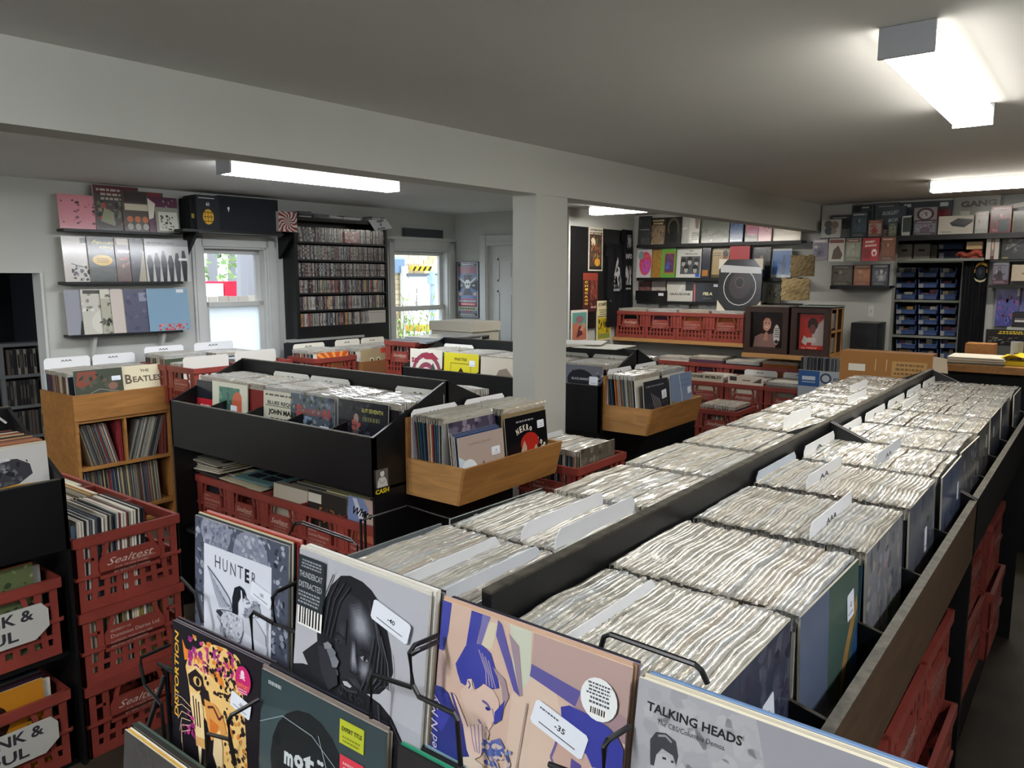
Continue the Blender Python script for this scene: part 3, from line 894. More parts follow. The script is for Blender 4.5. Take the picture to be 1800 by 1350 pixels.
hype1 = [('r', .015, .70, .245, .975, '232b31'), ('t', 'THUNDERCAT', .03, .86, .20, .045, 'c8ccd0'), ('t', 'DISTRACTED', .03, .805, .20, .045, 'c8ccd0'), ('x', .04, .91, .22, .96, 3, '9aa0a6'), ('x', .03, .715, .23, .79, 4, '9aa0a6'), ('b', .04, .60, .245, .70)]
R2 = [('c9c8c2', 'e4e1d4', .004, 'white edged record directly behind the portrait of the man with locs'),
      ('e0ded6', 'd5d2c4', .004, 'cream edged record, second behind the portrait of the man with locs'),
      ('eceae4', 'f0eee8', .006, 'thick white record, third behind the portrait of the man with locs'),
      ('17181d', '2a2b30', .004, 'black edged record, fourth behind the portrait of the man with locs'),
      ('d4d4d2', '9c9a92', .003, 'grey edged record, fifth behind the portrait of the man with locs'),
      ('20222a', '1a1b20', .005, 'dark record at the back of the portrait pocket, touching the long bin')]
rack_pack((-1.043, .763, H - .449), (1, -.03, 0), (0, .11, 1), R2,
          ('album', 'record with a black and white portrait of a man with long locs touching his brow', thun, 'b4b6be', dict(edge='dedccf', sticker=(.765, .815, .085, .032, -.22, '-40'), extra=[('hype_sticker', hype1, 'dark hype sticker over a bar code')])))
# --- blue and peach photograph of two men
BL, B2, PE = '3a409c', '2b347f', 'd2b6a5'
blue = [('r', 0, 0, 1, 1, PE), ('p', [(.53, 1), (1, 1), (1, .70), (.80, .78), (.53, .86)], 'b79c97'), ('p', [(.5, .86), (.66, .80), (.72, .66), (.66, .45), (.60, .2), (.55, 0), (.42, 0), (.44, .7)], 'd9c2b0'),
        ('p', [(.40, 1), (.52, 1), (.53, .80), (.48, .72), (.44, .80)], 'c9cfbb'), ('p', [(.255, .97), (.34, .985), (.31, .86), (.24, .86)], 'd6cdb4'),
        ('p', [(0, 1), (.058, 1), (.05, .86), (.035, .78), (0, .74)], BL), ('p', [(.02, .77), (.05, .72), (.06, .50), (0, .45), (0, .77)], 'b49a98'),
        ('p', [(.18, 1), (.245, 1), (.217, .81), (.16, .80)], BL), ('p', [(.245, 1), (.29, 1), (.25, .86), (.225, .82)], '7470ac'),
        ('p', [(.335, 1), (.36, .985), (.43, .84), (.485, .71), (.45, .725), (.39, .83), (.33, .93)], '5a559c'), ('p', [(.40, .96), (.46, .92), (.50, .72), (.485, .71)], '9a8794'),
        ('p', [(.533, .868), (.786, .834), (.763, .765), (.528, .815)], '5b5698'), ('p', [(.786, .834), (1, .80), (1, .70), (.763, .765)], 'a3898f'),
        ('p', [(.137, .785), (.16, .83), (.207, .86), (.26, .865), (.31, .845), (.345, .78), (.372, .71), (.33, .69), (.28, .70), (.24, .655), (.215, .70), (.19, .655), (.15, .66), (.125, .70), (.11, .735)], BL),
        *[('l', [(.24 + .02 * i, .84 - .01 * i), (.29 + .015 * i, .76 - .008 * i), (.30 + .018 * i, .70)], .006, 'a497b0') for i in range(4)],
        ('p', [(.205, .69), (.235, .655), (.29, .70), (.34, .69), (.375, .66), (.385, .60), (.36, .555), (.33, .50), (.27, .48), (.20, .54), (.15, .62), (.175, .65)], 'd9bfb0'),
        ('p', [(.19, .69), (.215, .70), (.22, .66), (.20, .64), (.185, .66)], 'e2cabb'), ('l', [(.195, .685), (.21, .67), (.20, .65)], .006, B2),
        ('l', [(.285, .625), (.315, .62), (.335, .60)], .012, '6a5f98'), ('e', .318, .60, .013, .008, B2), ('l', [(.345, .61), (.365, .56), (.35, .545)], .007, '9c8592'), ('l', [(.27, .535), (.30, .515), (.325, .515)], .009, '7b6a92'),
        ('p', [(.33, .79), (.385, .72), (.40, .66), (.39, .60), (.43, .69), (.40, .76)], 'a28e96'), ('p', [(.36, .60), (.41, .67), (.40, .58), (.36, .545)], BL),
        ('p', [(.0, .60), (.04, .605), (.082, .59), (.11, .55), (.16, .50), (.235, .42), (.27, .36), (.20, .33), (.19, .2), (0, .15)], B2), ('p', [(.02, .58), (.08, .585), (.11, .50), (.06, .40), (.02, .42)], BL),
        ('p', [(.10, .60), (.125, .595), (.20, .50), (.225, .46), (.19, .47)], 'e0cabd'), ('p', [(.095, .60), (.11, .60), (.19, .475), (.175, .465)], '4a3f86'),
        ('p', [(.19, .47), (.25, .50), (.30, .53), (.34, .50), (.33, .44), (.30, .38), (.25, .34), (.22, .38)], 'dcc2b4'),
        *[('l', [(.23 + .022 * i, .50 + .008 * i), (.25 + .02 * i, .43), (.27 + .012 * i, .39)], .005, '7d6e9c') for i in range(4)],
        ('p', [(.30, .44), (.40, .50), (.43, .47), (.40, .40), (.33, .40)], '5f6aa8'), ('n', .31, .36, .47, .47, ['41508f', '7c86b4', 'c7b4ae', '4a5fa0'], 40, 21, .025),
        ('p', [(.18, .33), (.25, .36), (.36, .34), (.40, .25), (.44, .10), (.30, 0), (.10, 0)], 'd7c6b6'), ('p', [(.22, .27), (.30, .31), (.36, .25), (.40, .10), (.33, 0), (.2, 0)], '1f5a92'),
        ('l', [(.53, .70), (.50, .40), (.46, 0)], .006, 'a48f88'), ('l', [(.36, .35), (.50, .27), (.62, .24)], .01, 'e6dccf'),
        ('p', [(.70, .745), (.74, .765), (.836, .76), (.92, .745), (.97, .72), (1, .68), (1, 0), (.86, 0), (.90, .3), (.863, .57), (.82, .60), (.76, .63), (.715, .665)], BL),
        ('p', [(.70, .66), (.72, .665), (.77, .63), (.84, .60), (.87, .56), (.88, .40), (.86, .2), (.74, .2), (.70, .38), (.685, .45), (.675, .52), (.685, .56)], 'c7a99c'),
        ('l', [(.705, .655), (.69, .58), (.672, .525), (.69, .50), (.69, .46), (.70, .40), (.69, .34)], .012, '6f5f95'), ('p', [(.77, .56), (.82, .55), (.83, .38), (.79, .28), (.77, .4)], '5a4f92'), ('p', [(.86, .56), (.90, .57), (.89, .45), (.865, .47)], 'dcc4b4'),
        ('t', 'and Iced N M y', .05, .16, .40, .06, 'cfc6d8', 1.62, .3)]
circ = [('e', .874, .835, .085, .085, 'eef2f2'), ('x', .815, .845, .935, .90, 4, '4a5058'), ('x', .825, .81, .925, .845, 2, '4a5058'), ('b', .83, .765, .92, .80)]
R3 = [('c6a68f', 'c9a78c', .0032, 'second copy of the blue and peach cover, close behind the first'), ('c6a68f', 'b99a86', .0032, 'third copy of the blue and peach cover in the wire rack'),
      ('c6a68f', 'cbb08a', .0032, 'fourth copy of the blue and peach cover in the wire rack'), ('c6a68f', '8f80a4', .0032, 'hindmost copy of the blue and peach cover in the wire rack'), ('23252b', '2b2c30', .005, 'black edged record behind the blue and peach copies')]
rack_pack((-.723, .770, H - .458), (1, -.02, 0), (0, .13, 1), R3,
          ('album', 'record with a blue and peach photograph of two men, in the wire rack', blue, PE, dict(mt='gloss', edge='dcc4ac', sticker=(.70, .655, .085, .034, -.25, '-35', 1), extra=[('hype_sticker', circ, 'round white sticker with a bar code')])))
# --- grey cover with black title
talk = [('r', 0, 0, 1, 1, 'a9abb0'), ('n', 0, 0, 1, 1, ['a3a5ab', 'aeb0b4', '9ea0a6', 'b3b4b7'], 260, 31, .06), ('p', [(.45, 1), (1, 1), (1, .3), (.6, .5)], '9c9da4'),
        ('t', 'TALKING HEADS', .045, .893, .365, .046, '15161b', 0, 0, .028), ('t', 'The CBS/Columbia Demos', .09, .855, .26, .027, '1d1e24'),
        ('p', [(.03, .58), (.05, .66), (.10, .69), (.15, .68), (.19, .64), (.22, .55), (.22, .4), (.02, .4)], '26272e'),
        ('p', [(.085, .69), (.09, .66), (.14, .65), (.15, .68), (.17, .685), (.18, .70), (.175, .74), (.13, .76), (.09, .74)], 'b7b8bc'),
        ('p', [(.075, .74), (.07, .79), (.09, .825), (.13, .835), (.17, .82), (.185, .77), (.18, .735), (.165, .765), (.12, .775), (.10, .745), (.095, .70), (.08, .70)], '3a3b42'), ('l', [(.10, .815), (.13, .825), (.155, .81)], .008, '8e8f95'),
        ('l', [(.125, .742), (.14, .744)], .008, '2a2b31'), ('l', [(.16, .742), (.17, .744)], .008, '2a2b31'), ('l', [(.145, .692), (.165, .694)], .006, '45464d')]
R4 = [('d9d6cc', 'efe8d0', .0035, 'cream edged record directly behind the grey cover with the black title'), ('cfc9b8', 'e2dac2', .0035, 'second cream edged record behind the grey title cover'), ('2b2423', '463c38', .004, 'brown black record, third behind the grey title cover'),
      ('5b4c46', '54463f', .003, 'dark brown record, fourth behind the grey title cover'), ('6f8fbb', '7f9fc8', .006, 'light blue record in a shiny bag behind the grey title cover'), ('86a3c9', '5f7fa8', .004, 'steel blue record at the back of the grey title pocket')]
rack_pack((-.398, .754, H - .460), (1, -.015, 0), (0, .15, 1), R4,
          ('album', 'grey record titled TALKING HEADS with a small portrait in the corner', talk, 'a9abb0', dict(edge='e8e2cc')))
# --- leopard
OR, MG, YL = 'd9822f', 'b0307c', 'e8c27a'
leo = [('r', 0, 0, 1, 1, '17141c'),
       ('t', 'DISTORTION', .07, .375, .57, .062, 'e0a92e', 1.5708, .15, .02),
       ('p', [(.11, .91), (.15, .86), (.20, .85), (.19, .80), (.14, .78), (.13, .82)], OR), ('p', [(.20, .86), (.30, .90), (.36, .94), (.46, .97), (.58, .98), (.65, .95), (.70, .91), (.74, .80), (.76, .66), (.78, .50), (.80, .30), (.72, .12), (.60, .10), (.50, .26), (.46, .40), (.36, .48), (.30, .30), (.25, .36), (.21, .52), (.18, .66), (.15, .74)], YL),
       ('n', .2, .72, .74, .97, [OR, 'e09a40', 'efcf8e', YL], 60, 41, .045), ('n', .18, .76, .40, .95, [MG, '8d2a78', 'c4408c'], 26, 42, .04), ('n', .44, .80, .66, .97, [MG, 'a33a80'], 24, 43, .035),
       ('n', .36, .66, .74, .96, ['1c1218', '20151a', '2b1a1c'], 80, 44, .026), ('n', .56, .10, .80, .62, ['1c1218', '2b1a1c', OR, 'c98a44'], 70, 45, .028),
       ('p', [(.18, .70), (.26, .76), (.34, .73), (.36, .66), (.28, .62), (.20, .64)], '1c1218'), ('e', .285, .685, .045, .03, 'd8b06a'), ('e', .29, .685, .02, .026, '120d10'), ('l', [(.19, .72), (.27, .775), (.35, .75)], .018, 'e9cf93'),
       ('p', [(.33, .67), (.40, .66), (.42, .60), (.36, .55), (.30, .58)], '1c1218'),
       ('p', [(.215, .60), (.32, .61), (.35, .52), (.36, .42), (.37, .34), (.27, .33), (.25, .42), (.21, .52)], 'ead09a'), *[('l', [(.24 + .03 * i, .58 - .01 * i), (.27 + .026 * i, .40)], .012, '2b1a1c') for i in range(3)],
       ('p', [(.36, .60), (.48, .60), (.56, .54), (.60, .46), (.50, .40), (.44, .36), (.40, .44)], 'd99a50'), ('p', [(.42, .50), (.52, .48), (.47, .38), (.43, .40)], 'd2742a'), ('l', [(.40, .56), (.46, .58), (.52, .52), (.56, .56)], .016, '5a2a22'),
       ('p', [(.27, .33), (.37, .34), (.375, .28), (.28, .27)], 'd9a864'), ('p', [(.30, .28), (.34, .28), (.335, .17), (.32, .14)], 'efe0b8'),
       ('p', [(.47, .40), (.53, .46), (.56, .36), (.56, .24), (.50, .22), (.46, .28)], 'e6cfa0'), ('p', [(.50, .22), (.54, .22), (.53, .12), (.515, .08)], 'efe0b8'),
       ('n', .13, .30, .27, .52, [MG, '7a2468', '30202a'], 18, 46, .03), *[('l', [(.22, .50 - .03 * i), (.12, .53 - .045 * i), (.04 + .02 * i, .53 - .075 * i)], .005, 'd9b99a') for i in range(6)],
       *[('l', [(.62 + .03 * i, .20), (.68 + .03 * i, .06)], .005, 'e6c8a0') for i in range(4)], ('n', .56, .02, .74, .12, [MG, OR], 14, 47, .03)]
pink = [('e', .76, .845, .075, .085, 'c8246e'), ('e', .755, .885, .018, .02, 'f0d8e4'), ('l', [(.73, .85), (.78, .87)], .008, 'f0d8e4'), ('l', [(.78, .85), (.73, .87)], .008, 'f0d8e4'), ('t', 'DISTORT', .70, .80, .12, .03, 'f08a3a', 0, 0, .03), ('x', .71, .765, .81, .795, 2, 'f0c8da')]
rack_pack((-1.413, .728, H - .67), (1, .03, 0), (0, .065, 1), [('22202a', '7d7478', .004, 'dark record behind the leopard cover in the wire rack'), ('17151c', '58525a', .004, 'black record at the back of the leopard pocket')],
          ('album', 'record with an orange and magenta snarling leopard on black, DISTORTION down its side', leo, '17141c', dict(edge='6f6a70', sticker=(.74, .69, .06, .03, -.2, '-50'), extra=[('hype_sticker', pink, 'round pink hype sticker')])))
# --- teal cover in a bag
moto = [('r', 0, 0, 1, 1, '37474b'), ('p', [(.0, .80), (.3, .85), (.5, .65), (.75, .3), (.8, 0), (0, 0)], '3f5054'), ('e', .42, .55, .32, .34, '1c2226'),
        *[('t', ch, .22 + .088 * i, .585 - .004 * (i - 3) ** 2, .078, .13, 'cfd6d8', 0, 0, .05) for i, ch in enumerate('motörh')],
        ('t', 'e', .70, .50, .06, .11, 'cfd6d8'), ('p', [(.25, .53), (.27, .30), (.31, .10), (.23, .2)], 'b9c2c4'), ('p', [(.62, .50), (.60, .30), (.66, .2)], 'b9c2c4'),
        ('x', .06, .93, .2, .97, 1, 'aab4b6'), ('l', [(.0, .70), (.2, .80), (.45, .78), (.7, .65), (.98, .6)], .006, '8b9a9c'), ('l', [(.5, .80), (.62, .55), (.85, .30)], .006, '95a3a5')]
hy = [('r', .665, .83, .845, .955, 'b6c030'), ('t', 'EXPERT TITLE', .68, .90, .15, .03, '20260c', 0, 0, .04), ('x', .68, .84, .83, .88, 2, '7c8420')]
hy2 = [('r', .675, .62, .85, .775, 'd23a4a'), ('x', .69, .65, .83, .75, 4, 'eab0b6')]
rack_pack((-1.098, .716, H - .663), (1, .005, 0), (0, .08, 1),
          [('8d8078', 'a59a90', .003, 'beige edged record behind the bagged teal cover'), ('c9c2b2', 'cfc8b4', .003, 'cream edged record, second behind the bagged teal cover'), ('1b1b26', '32323c', .004, 'navy black record, third behind the bagged teal cover'), ('1b1b20', '26262c', .004, 'black record, fourth behind the bagged teal cover'), ('24232a', '1c1c20', .005, 'dark speckled record at the back of the bagged teal pocket')],
          ('album', 'teal record in a clear bag, motörhead in white blackletter, yellow and red stickers', moto, '37474b', dict(mt='gloss', edge='b0a89c', extra=[('hype_sticker', hy, 'yellow green sticker'), ('hype_sticker', hy2, 'red sticker')])))
rack_pack((-.765, .716, H - .672), (1, 0, 0), (0, .08, 1),
          [('2e8c6a', '3a9a76', .004, 'green edged record beside the bagged teal cover in the front row'), ('d9cfae', 'dcd2b0', .004, 'cream edged record behind the green one in the front row'), ('1c1d22', '202126', .006, 'black record behind the cream one in the front row'), ('6f8f94', '8fb0b4', .003, 'pale teal record behind the black one in the front row')],
          ('album', 'dark grey record with a red print at the bottom edge, right of the teal cover', [('r', 0, 0, 1, 1, '2b2a2d'), ('n', .2, .8, .5, .93, ['c22a44', '8d2236'], 9, 3, .05)], '2b2a2d', dict(mt='gloss', edge='232226')))
rack_pack((-1.455, .640, H - .875), (1, 0, 0), (0, .10, 1),
          [('d8a83c', 'd8a83c', .003, 'yellow edged record behind the plain grey one, bottom row'), ('e4e0d0', 'e8e2d0', .004, 'cream edged record behind the yellow one, bottom row'), ('20221f', '2a2c2a', .010, 'thick black record behind the cream one, bottom row'), ('3a4a44', '44554e', .006, 'dark green record at the back of the bottom row pocket')],
          ('album', 'plain dark grey record at the left of the lowest row of the wire rack', [('r', 0, 0, 1, 1, '4a4846')], '4a4846', dict(mt='gloss', edge='c9c0a6')))

bag = MB().poly([(-1.105, .7135, H - .99), (-.78, .7135, H - .99), (-.782, .712, H - .655), (-.80, .7135, H - .652), (-1.09, .7125, H - .653), (-1.103, .714, H - .66)])
bag.v = [(x, y + (z - (H - .99)) * .08 - .022, z) for x, y, z in bag.v]
_t = [o for o in C.objects if o.get('label', '').startswith('teal record in a clear bag')][0]
_b = bag.build('poly_bag', 'poly'); bpy.context.view_layer.update(); _b.parent = _t; _b.matrix_parent_inverse = _t.matrix_world.inverted()
# --- the wire rack itself
rack = empty('wire_rack', (-.78, .70, 0), 'black wire rack holding new records in front of the long bin', 'record rack')
def wire(pts, y0, name='wire_pocket', r=.0036):
    ps = []
    for q in pts:
        yy = y0 + (q[2] if len(q) > 2 else 0)
        ps.append(on(q[0], q[1], 'y', yy))
    MB().tube(ps, r, '0d0e10', n=7).build(name, 'metal', rack)
b1 = .735
wire([(521, 1024, .045), (487, 1040, .004), (479, 1050), (483, 1096), (529, 1114), (539, 1124), (545, 1215)], .765)
wire([(481, 1096), (446, 1076), (441, 1083), (446, 1160)], .766)
wire([(769, 1117, .05), (729, 1134, .004), (720, 1147), (725, 1203), (736, 1224), (798, 1254), (804, 1266), (810, 1345)], .70)
wire([(769, 1128, .05), (736, 1143, .006), (724, 1150)], .70)
wire([(723, 1208), (656, 1186), (652, 1196), (653, 1262)], .70)
wire([(1107, 1277, .04), (1069, 1301, .003), (1062, 1313), (1060, 1420)], .70)
wire([(965, 1343), (1060, 1378)], .70)
wire([(456, 1229, .045), (407, 1257, .004), (401, 1266), (404, 1300), (413, 1345)], .66)
wire([(404, 1300), (366, 1290), (362, 1345)], .66)
wire([(1055, 1142), (1062, 1119), (1073, 1115), (1222, 1168), (1233, 1178), (1244, 1202)], .80)
wire([(318, 1016, .05), (344, 1044), (356, 1095)], .77)
wire([(300, 1133, .06), (248, 1156), (247, 1168), (254, 1204), (283, 1238), (290, 1300)], .70)
for x in (-1.49, -1.10, -.755, -.41, -.07):
    MB().tube([(x, .748, .02), (x, .748, H - .80)], .005, n=7).build('upright', 'metal', rack)
    MB().tube([(x, .748, .02), (x, .40, .02), (x, .40, .10), (x, .60, H - 1.22), (x, .66, H - 1.01), (x, .742, H - .82)], .005, n=7).build('foot', 'metal', rack)
for z, y in ((H - .788, .732), (H - .998, .695), (H - 1.21, .60)):
    for dy in (0, .028):
        MB().tube([(-1.49, y + dy, z), (-.07, y + dy, z)], .004, n=7).build('shelf_wire', 'metal', rack)
MB().tube([(-1.49, .748, H - .80), (-.07, .748, H - .80)], .004, n=7).build('shelf_wire', 'metal', rack)
# ================================================================ THE LONG BIN (two consoles end to end)
BX, Y0, PIT = -.675, .7585, .3485
HW = .42
ZP, ZL, ZF = H - .445, H - .629, H - .822
c1 = console((BX, Y0 + 2.5 * PIT), math.pi / 2, 5 * PIT - .004, HW, ZP, ZL, ZF, H - .80, 5, 'black double-sided record bin nearest the camera, full of plastic-sleeved records', near_end=False, trim=.05, front='brown')
c2 = console((BX, Y0 + 7.5 * PIT), math.pi / 2, 5 * PIT - .004, HW, ZP, ZL, ZF, H - .80, 5, 'black double-sided record bin at the far end of the long row, by the counter')
ORD = ['first', 'second', 'third', 'fourth', 'fifth', 'sixth', 'seventh', 'eighth', 'ninth', 'last']
XF = [-.340, -.331, -.320, -.314, -.314, -.318, -.312, -.312, -.312, -.312]
def bay_y(k): return Y0 + PIT * (k + .5)
def front_cover(k, ops, col, label, sticker=None, dx=0., lean=-.035, mt='gloss', rz=0.):
    right = V((rz, 1, 0)).normalized()
    up = V((lean, 0, 1)).normalized()
    dy = .036 if k == 0 else 0
    album('album', label, 'record', (XF[k] + .014 + dx, bay_y(k) - .155 + dy * .6, ZF + .004), right, up, .31, .315, .004, ops, col, edge='b9b4a4', mt=mt, sticker=sticker)
for k in range(10):
    yc = bay_y(k) + (.024 if k == 0 else 0)
    if k < 4:
        rec_row(BX + .022, XF[k], yc, ZF + .003, 'record in a crumpled clear sleeve in the %s right bay of the long bin' % ORD[k], 'records in the %s right bay of the long bin' % ORD[k], pitch=.0086, lean=-.02)
    else:
        rest_row((BX + .024, yc - .155, ZF + .003), (XF[k], yc - .155, ZF + .003), Y, Z, .0086, n=10)
    if k < 2:
        rec_row(BX - .022, -1.035, yc, ZF + .003, 'record in a crumpled clear sleeve in the %s left bay of the long bin' % ORD[k], 'records in the %s left bay of the long bin' % ORD[k], pitch=.0086, lean=.02)
    else:
        rest_row((-1.03 + R.uniform(0, .02), yc - .155, ZF + .003), (BX - .024, yc - .155, ZF + .003), Y, Z, .0086, n=10)
dk = lambda a, b, s: [('r', 0, 0, 1, 1, a), ('n', 0, 0, 1, 1, b, 60, s, .09)]
front_cover(0, [('r', 0, 0, 1, 1, '3d4456'), ('n', .3, .55, 1, 1, ['3a3a50', '454a5e', '55586a'], 30, 2, .1), ('n', 0, 0, .6, .5, ['2b3a58', '22304c'], 20, 3, .12), ('p', [(.5, .2), (.8, .25), (.82, .27), (.5, .24)], '6f7f98')], '3d4456', 'dark navy record facing the aisle at the front of the first right bay', (.70, .66, .045, .055, .12, '-2'))
front_cover(1, [('r', 0, 0, 1, 1, '65728a'), ('r', .45, 0, 1, 1, '4f675e'), ('p', [(.6, .15), (.63, .2), (.72, .5), (.88, .72), (.97, .8), (.99, .72), (.86, .56), (.76, .4), (.68, .2)], 'b08a52'), ('p', [(.8, .2), (1, .35), (1, .65), (.9, .5)], '2e5a8e'), ('p', [(.5, 0), (.55, .18), (.75, .22), (1, .2), (1, 0)], '1c2622'), ('r', .1, .25, .4, .32, '44506a')], '65728a', 'blue and green record with an orange arc, front of the second right bay', (.84, .78, .04, .05, .1, '-8'), dx=.0, rz=.02)
front_cover(2, [('r', 0, 0, 1, 1, '8a8c92'), ('n', 0, 0, 1, 1, ['7b7f86', '989a9e', '6c7078', 'a4a29e'], 60, 7, .1), ('p', [(.55, .2), (.72, .28), (.74, .5), (.6, .46)], '4f8a5a'), ('n', .3, .4, .6, .9, ['b0989a', '9aa4b4'], 14, 8, .07)], '8a8c92', 'hazy grey record with a green patch, front of the third right bay')
front_cover(3, [('r', 0, 0, 1, 1, '6e7480'), ('n', 0, 0, 1, 1, ['5c6370', '7a808c', '666c78'], 50, 9, .1)], '6e7480', 'slate grey record in a loose bag, front of the fourth right bay', (.62, .62, .03, .06, 0, ''))
front_cover(4, [('r', 0, 0, 1, 1, '5f6e8c'), ('n', 0, 0, 1, 1, ['54627e', '6b7a98', '4c5a78'], 40, 11, .1)], '5f6e8c', 'blue record in a loose bag, front of the fifth right bay', (.8, .72, .03, .05, 0, ''), dx=.01)
front_cover(5, [('r', 0, 0, 1, 1, '77797e'), ('n', 0, 0, 1, 1, ['868a90', '54565c', '9a9ca2', '63656c'], 60, 12, .09)], '77797e', 'wrinkled grey record standing forward at the front of the sixth right bay', dx=.008, rz=.03)
front_cover(6, dk('8d8c88', ['7c7d7e', '9c9a94', '6b7068'], 13), '8d8c88', 'beige grey record at the front of the seventh right bay', (.75, .8, .03, .045, 0, ''))
front_cover(7, dk('5d6072', ['4e5264', '6c6f82', '44485a'], 14), '5d6072', 'violet grey record at the front of the eighth right bay', (.3, .8, .03, .04, 0, ''))
front_cover(8, dk('666b80', ['565b72', '777c90'], 15), '666b80', 'pale violet record at the front of the ninth right bay')
front_cover(9, dk('8a90a2', ['7a8094', '9aa0b0'], 16), '8a90a2', 'pale blue record at the far right end of the long bin', dx=.012)
# divider cards
def dcard(k, x, z, label, text=None, w=.30, h=.33, lean=0., rz=0., col='f3f5f8'):
    card((x, bay_y(k) - .15, ZF + .005 + z), V((rz, 1, 0)), V((lean, 0, 1)), w, h, label, text, col)
dcard(0, -.545, .008, 'white divider card lettered AAAA among the sleeves of the first right bay', 'AAAA')
dcard(2, -.415, .018, 'pale divider card near the front of the third right bay of the long bin', 'AAA', lean=-.02)
dcard(3, -.655, .012, 'bluish divider card by the ridge in the fourth right bay', None, col='c9d4e0')
dcard(3, -.535, .02, 'white divider card in the middle of the fourth right bay', 'AA')
dcard(4, -.648, .016, 'white divider card by the ridge in the fifth right bay', 'A')
dcard(4, -.46, .02, 'pale divider card in the middle of the fifth right bay', 'AA', col='d6dde8')
for k in range(5, 10):
    dcard(k, -.652, .012, 'white tab card against the ridge in the %s right bay of the long bin' % ORD[k], 'A')
dcard(7, -.60, .014, 'white tab card a little forward of the ridge card in the eighth right bay', None)
dcard(0, -.90, .012, 'wide white divider card left of the ridge in the first left bay', None, lean=.10)
dcard(0, -.80, .014, 'grey white divider card close to the ridge in the first left bay', None, lean=.08, col='dfe4ea')
dcard(0, -.715, .010, 'white divider card beside the ridge in the first left bay', None, lean=.03)
dcard(1, -.885, .022, 'white divider card farther from the ridge in the second left bay', None, lean=.10)
dcard(1, -.80, .026, 'white divider card nearer the ridge in the second left bay', None, lean=.08)
dcard(5, -.83, .03, 'white divider card in the sixth left bay of the long bin', None, lean=.02)
dcard(7, -.80, .016, 'white divider card in the eighth left bay of the long bin', None)
dcard(7, -.72, .012, 'grey divider card near the ridge in the eighth left bay', None, col='d4dae2')
dcard(8, -.88, .014, 'white divider card in the ninth left bay of the long bin', None)
# the bagged dark record standing at the outer left of the second bay, and the grey bag in the first
album('album', 'black record with white script in a clear bag, outer left of the second left bay', 'record', on(788, 912, 'x', -1.05) - Z * .31 + V((0, -.0, 0)), (.04, 1, 0), (.02, 0, 1), .31, .31, .004, [('r', 0, 0, 1, 1, '1d2024'), ('l', [(.1, .93), (.25, .97), (.4, .92)], .02, 'dfe3e4'), ('l', [(.55, .95), (.7, .98), (.8, .94)], .02, 'dfe3e4')], '1d2024', edge='9aa39c', mt='gloss')
album('album', 'dim record in a loose grey bag, outer left of the first left bay', 'record', (-1.052, Y0 + .045, ZF + .003), (.03, 1, 0), (.02, 0, 1), .30, .325, .004, [('r', 0, 0, 1, 1, '4a4e50'), ('p', [(0, .8), (.5, .97), (1, .9), (1, 1), (0, 1)], '6a7072')], '4a4e50', edge='7a8080', mt='gloss')
# crates under the right side of the bin
for i, (y, z, lab, k) in enumerate(((1.035, .58, 'red crate pushed under the near end of the long bin, upper of two', 'A'), (1.41, .58, 'red crate under the long bin, second along the upper row', 'B'), (1.80, .58, 'red crate under the long bin, third along the upper row', 'A'), (2.19, .58, 'red crate under the long bin, fourth along the upper row', 'B'), (2.735, .58, 'red crate under the long bin, fifth along the upper row', 'A'), (3.13, .58, 'red crate under the long bin, sixth along the upper row', 'B'), (3.53, .58, 'red crate under the far end of the long bin, upper row', 'A'))):
    kk = i % 2
    crate(-.46 + R.uniform(-.03, .02), y, .525, lab, k, R.uniform(-.02, .02))
    crate(-.44 + R.uniform(-.03, .03), y + R.uniform(-.004, .004), .25, lab.replace('upper of two', 'lower of two').replace('upper row', 'lower row'), k, R.uniform(-.02, .02))
for cc, yy in ((c1, Y0 + 2.5 * PIT), (c2, Y0 + 7.5 * PIT)):
    MB().box(-2.5 * PIT + .03, .05, 0, 2.5 * PIT - .03, .36, .24).box(-2.5 * PIT + .03, -.36, 0, 2.5 * PIT - .03, -.03, .245).build('plinth', 'black', cc, local=True)
# ================================================================ MIDDLE CONSOLE (ridge across the room) AND THE ONE BEHIND IT
AX0, AX1, AY = -3.77, -2.24, 2.43
ca = console(((AX0 + AX1) / 2, AY), 0, AX1 - AX0, .43, H - .44, H - .622, H - .832, H - .86, 5, 'black record console in the middle of the room, red crates on the shelf beneath it')
MB().box(-.74, -.40, .40, .74, .40, .418).build('shelf_board', 'black', ca, local=True)
PIA = (AX1 - AX0) / 5
FY = 2.135
for k in range(5):
    x0 = AX0 + PIA * k + .016
    yb = FY + .008 if k > 0 else FY + .03
    rest_row((x0, yb, H - .829), (x0, AY - .02, H - .829), X, Z, .0085, n=8, wid=.278)
for k in (2, 3, 4):
    rest_row((AX0 + PIA * k + .015, AY + .02, H - .829), (AX0 + PIA * k + .015, AY + (.30 if k == 4 else .2), H - .829), X, Z, .0085, n=6, wid=.276)
def fc(x, y, zt, ops, col, label, sticker=None, lean=.05, w=.31, mt='gloss', rz=0., hh=.315):
    return album('album', label, 'record', V((x, y, zt)) - V((0, lean, 1)).normalized() * hh, (1, rz, 0), (0, lean, 1), w, hh, .004, ops, col, edge='bdb8a8', mt=mt, sticker=sticker)
fc(-3.765, FY + .014, H - .528, [('r', 0, 0, 1, 1, '23262e'), ('r', 0, .0, 1, .3, '5a5450'), ('n', .3, 0, 1, .35, ['1c1c20', 'c7b9ac', '3a3a3e'], 18, 4, .09), ('r', 0, .3, 1, .70, 'c02a38'), ('t', 'STARTIN THE LIVING', .12, .53, .78, .1, 'efd9d8', 0, 0, .04), ('r', .72, .30, .86, .38, 'e9e6e0')], '23262e', 'record with a red band over a black top, leftmost in the middle console')
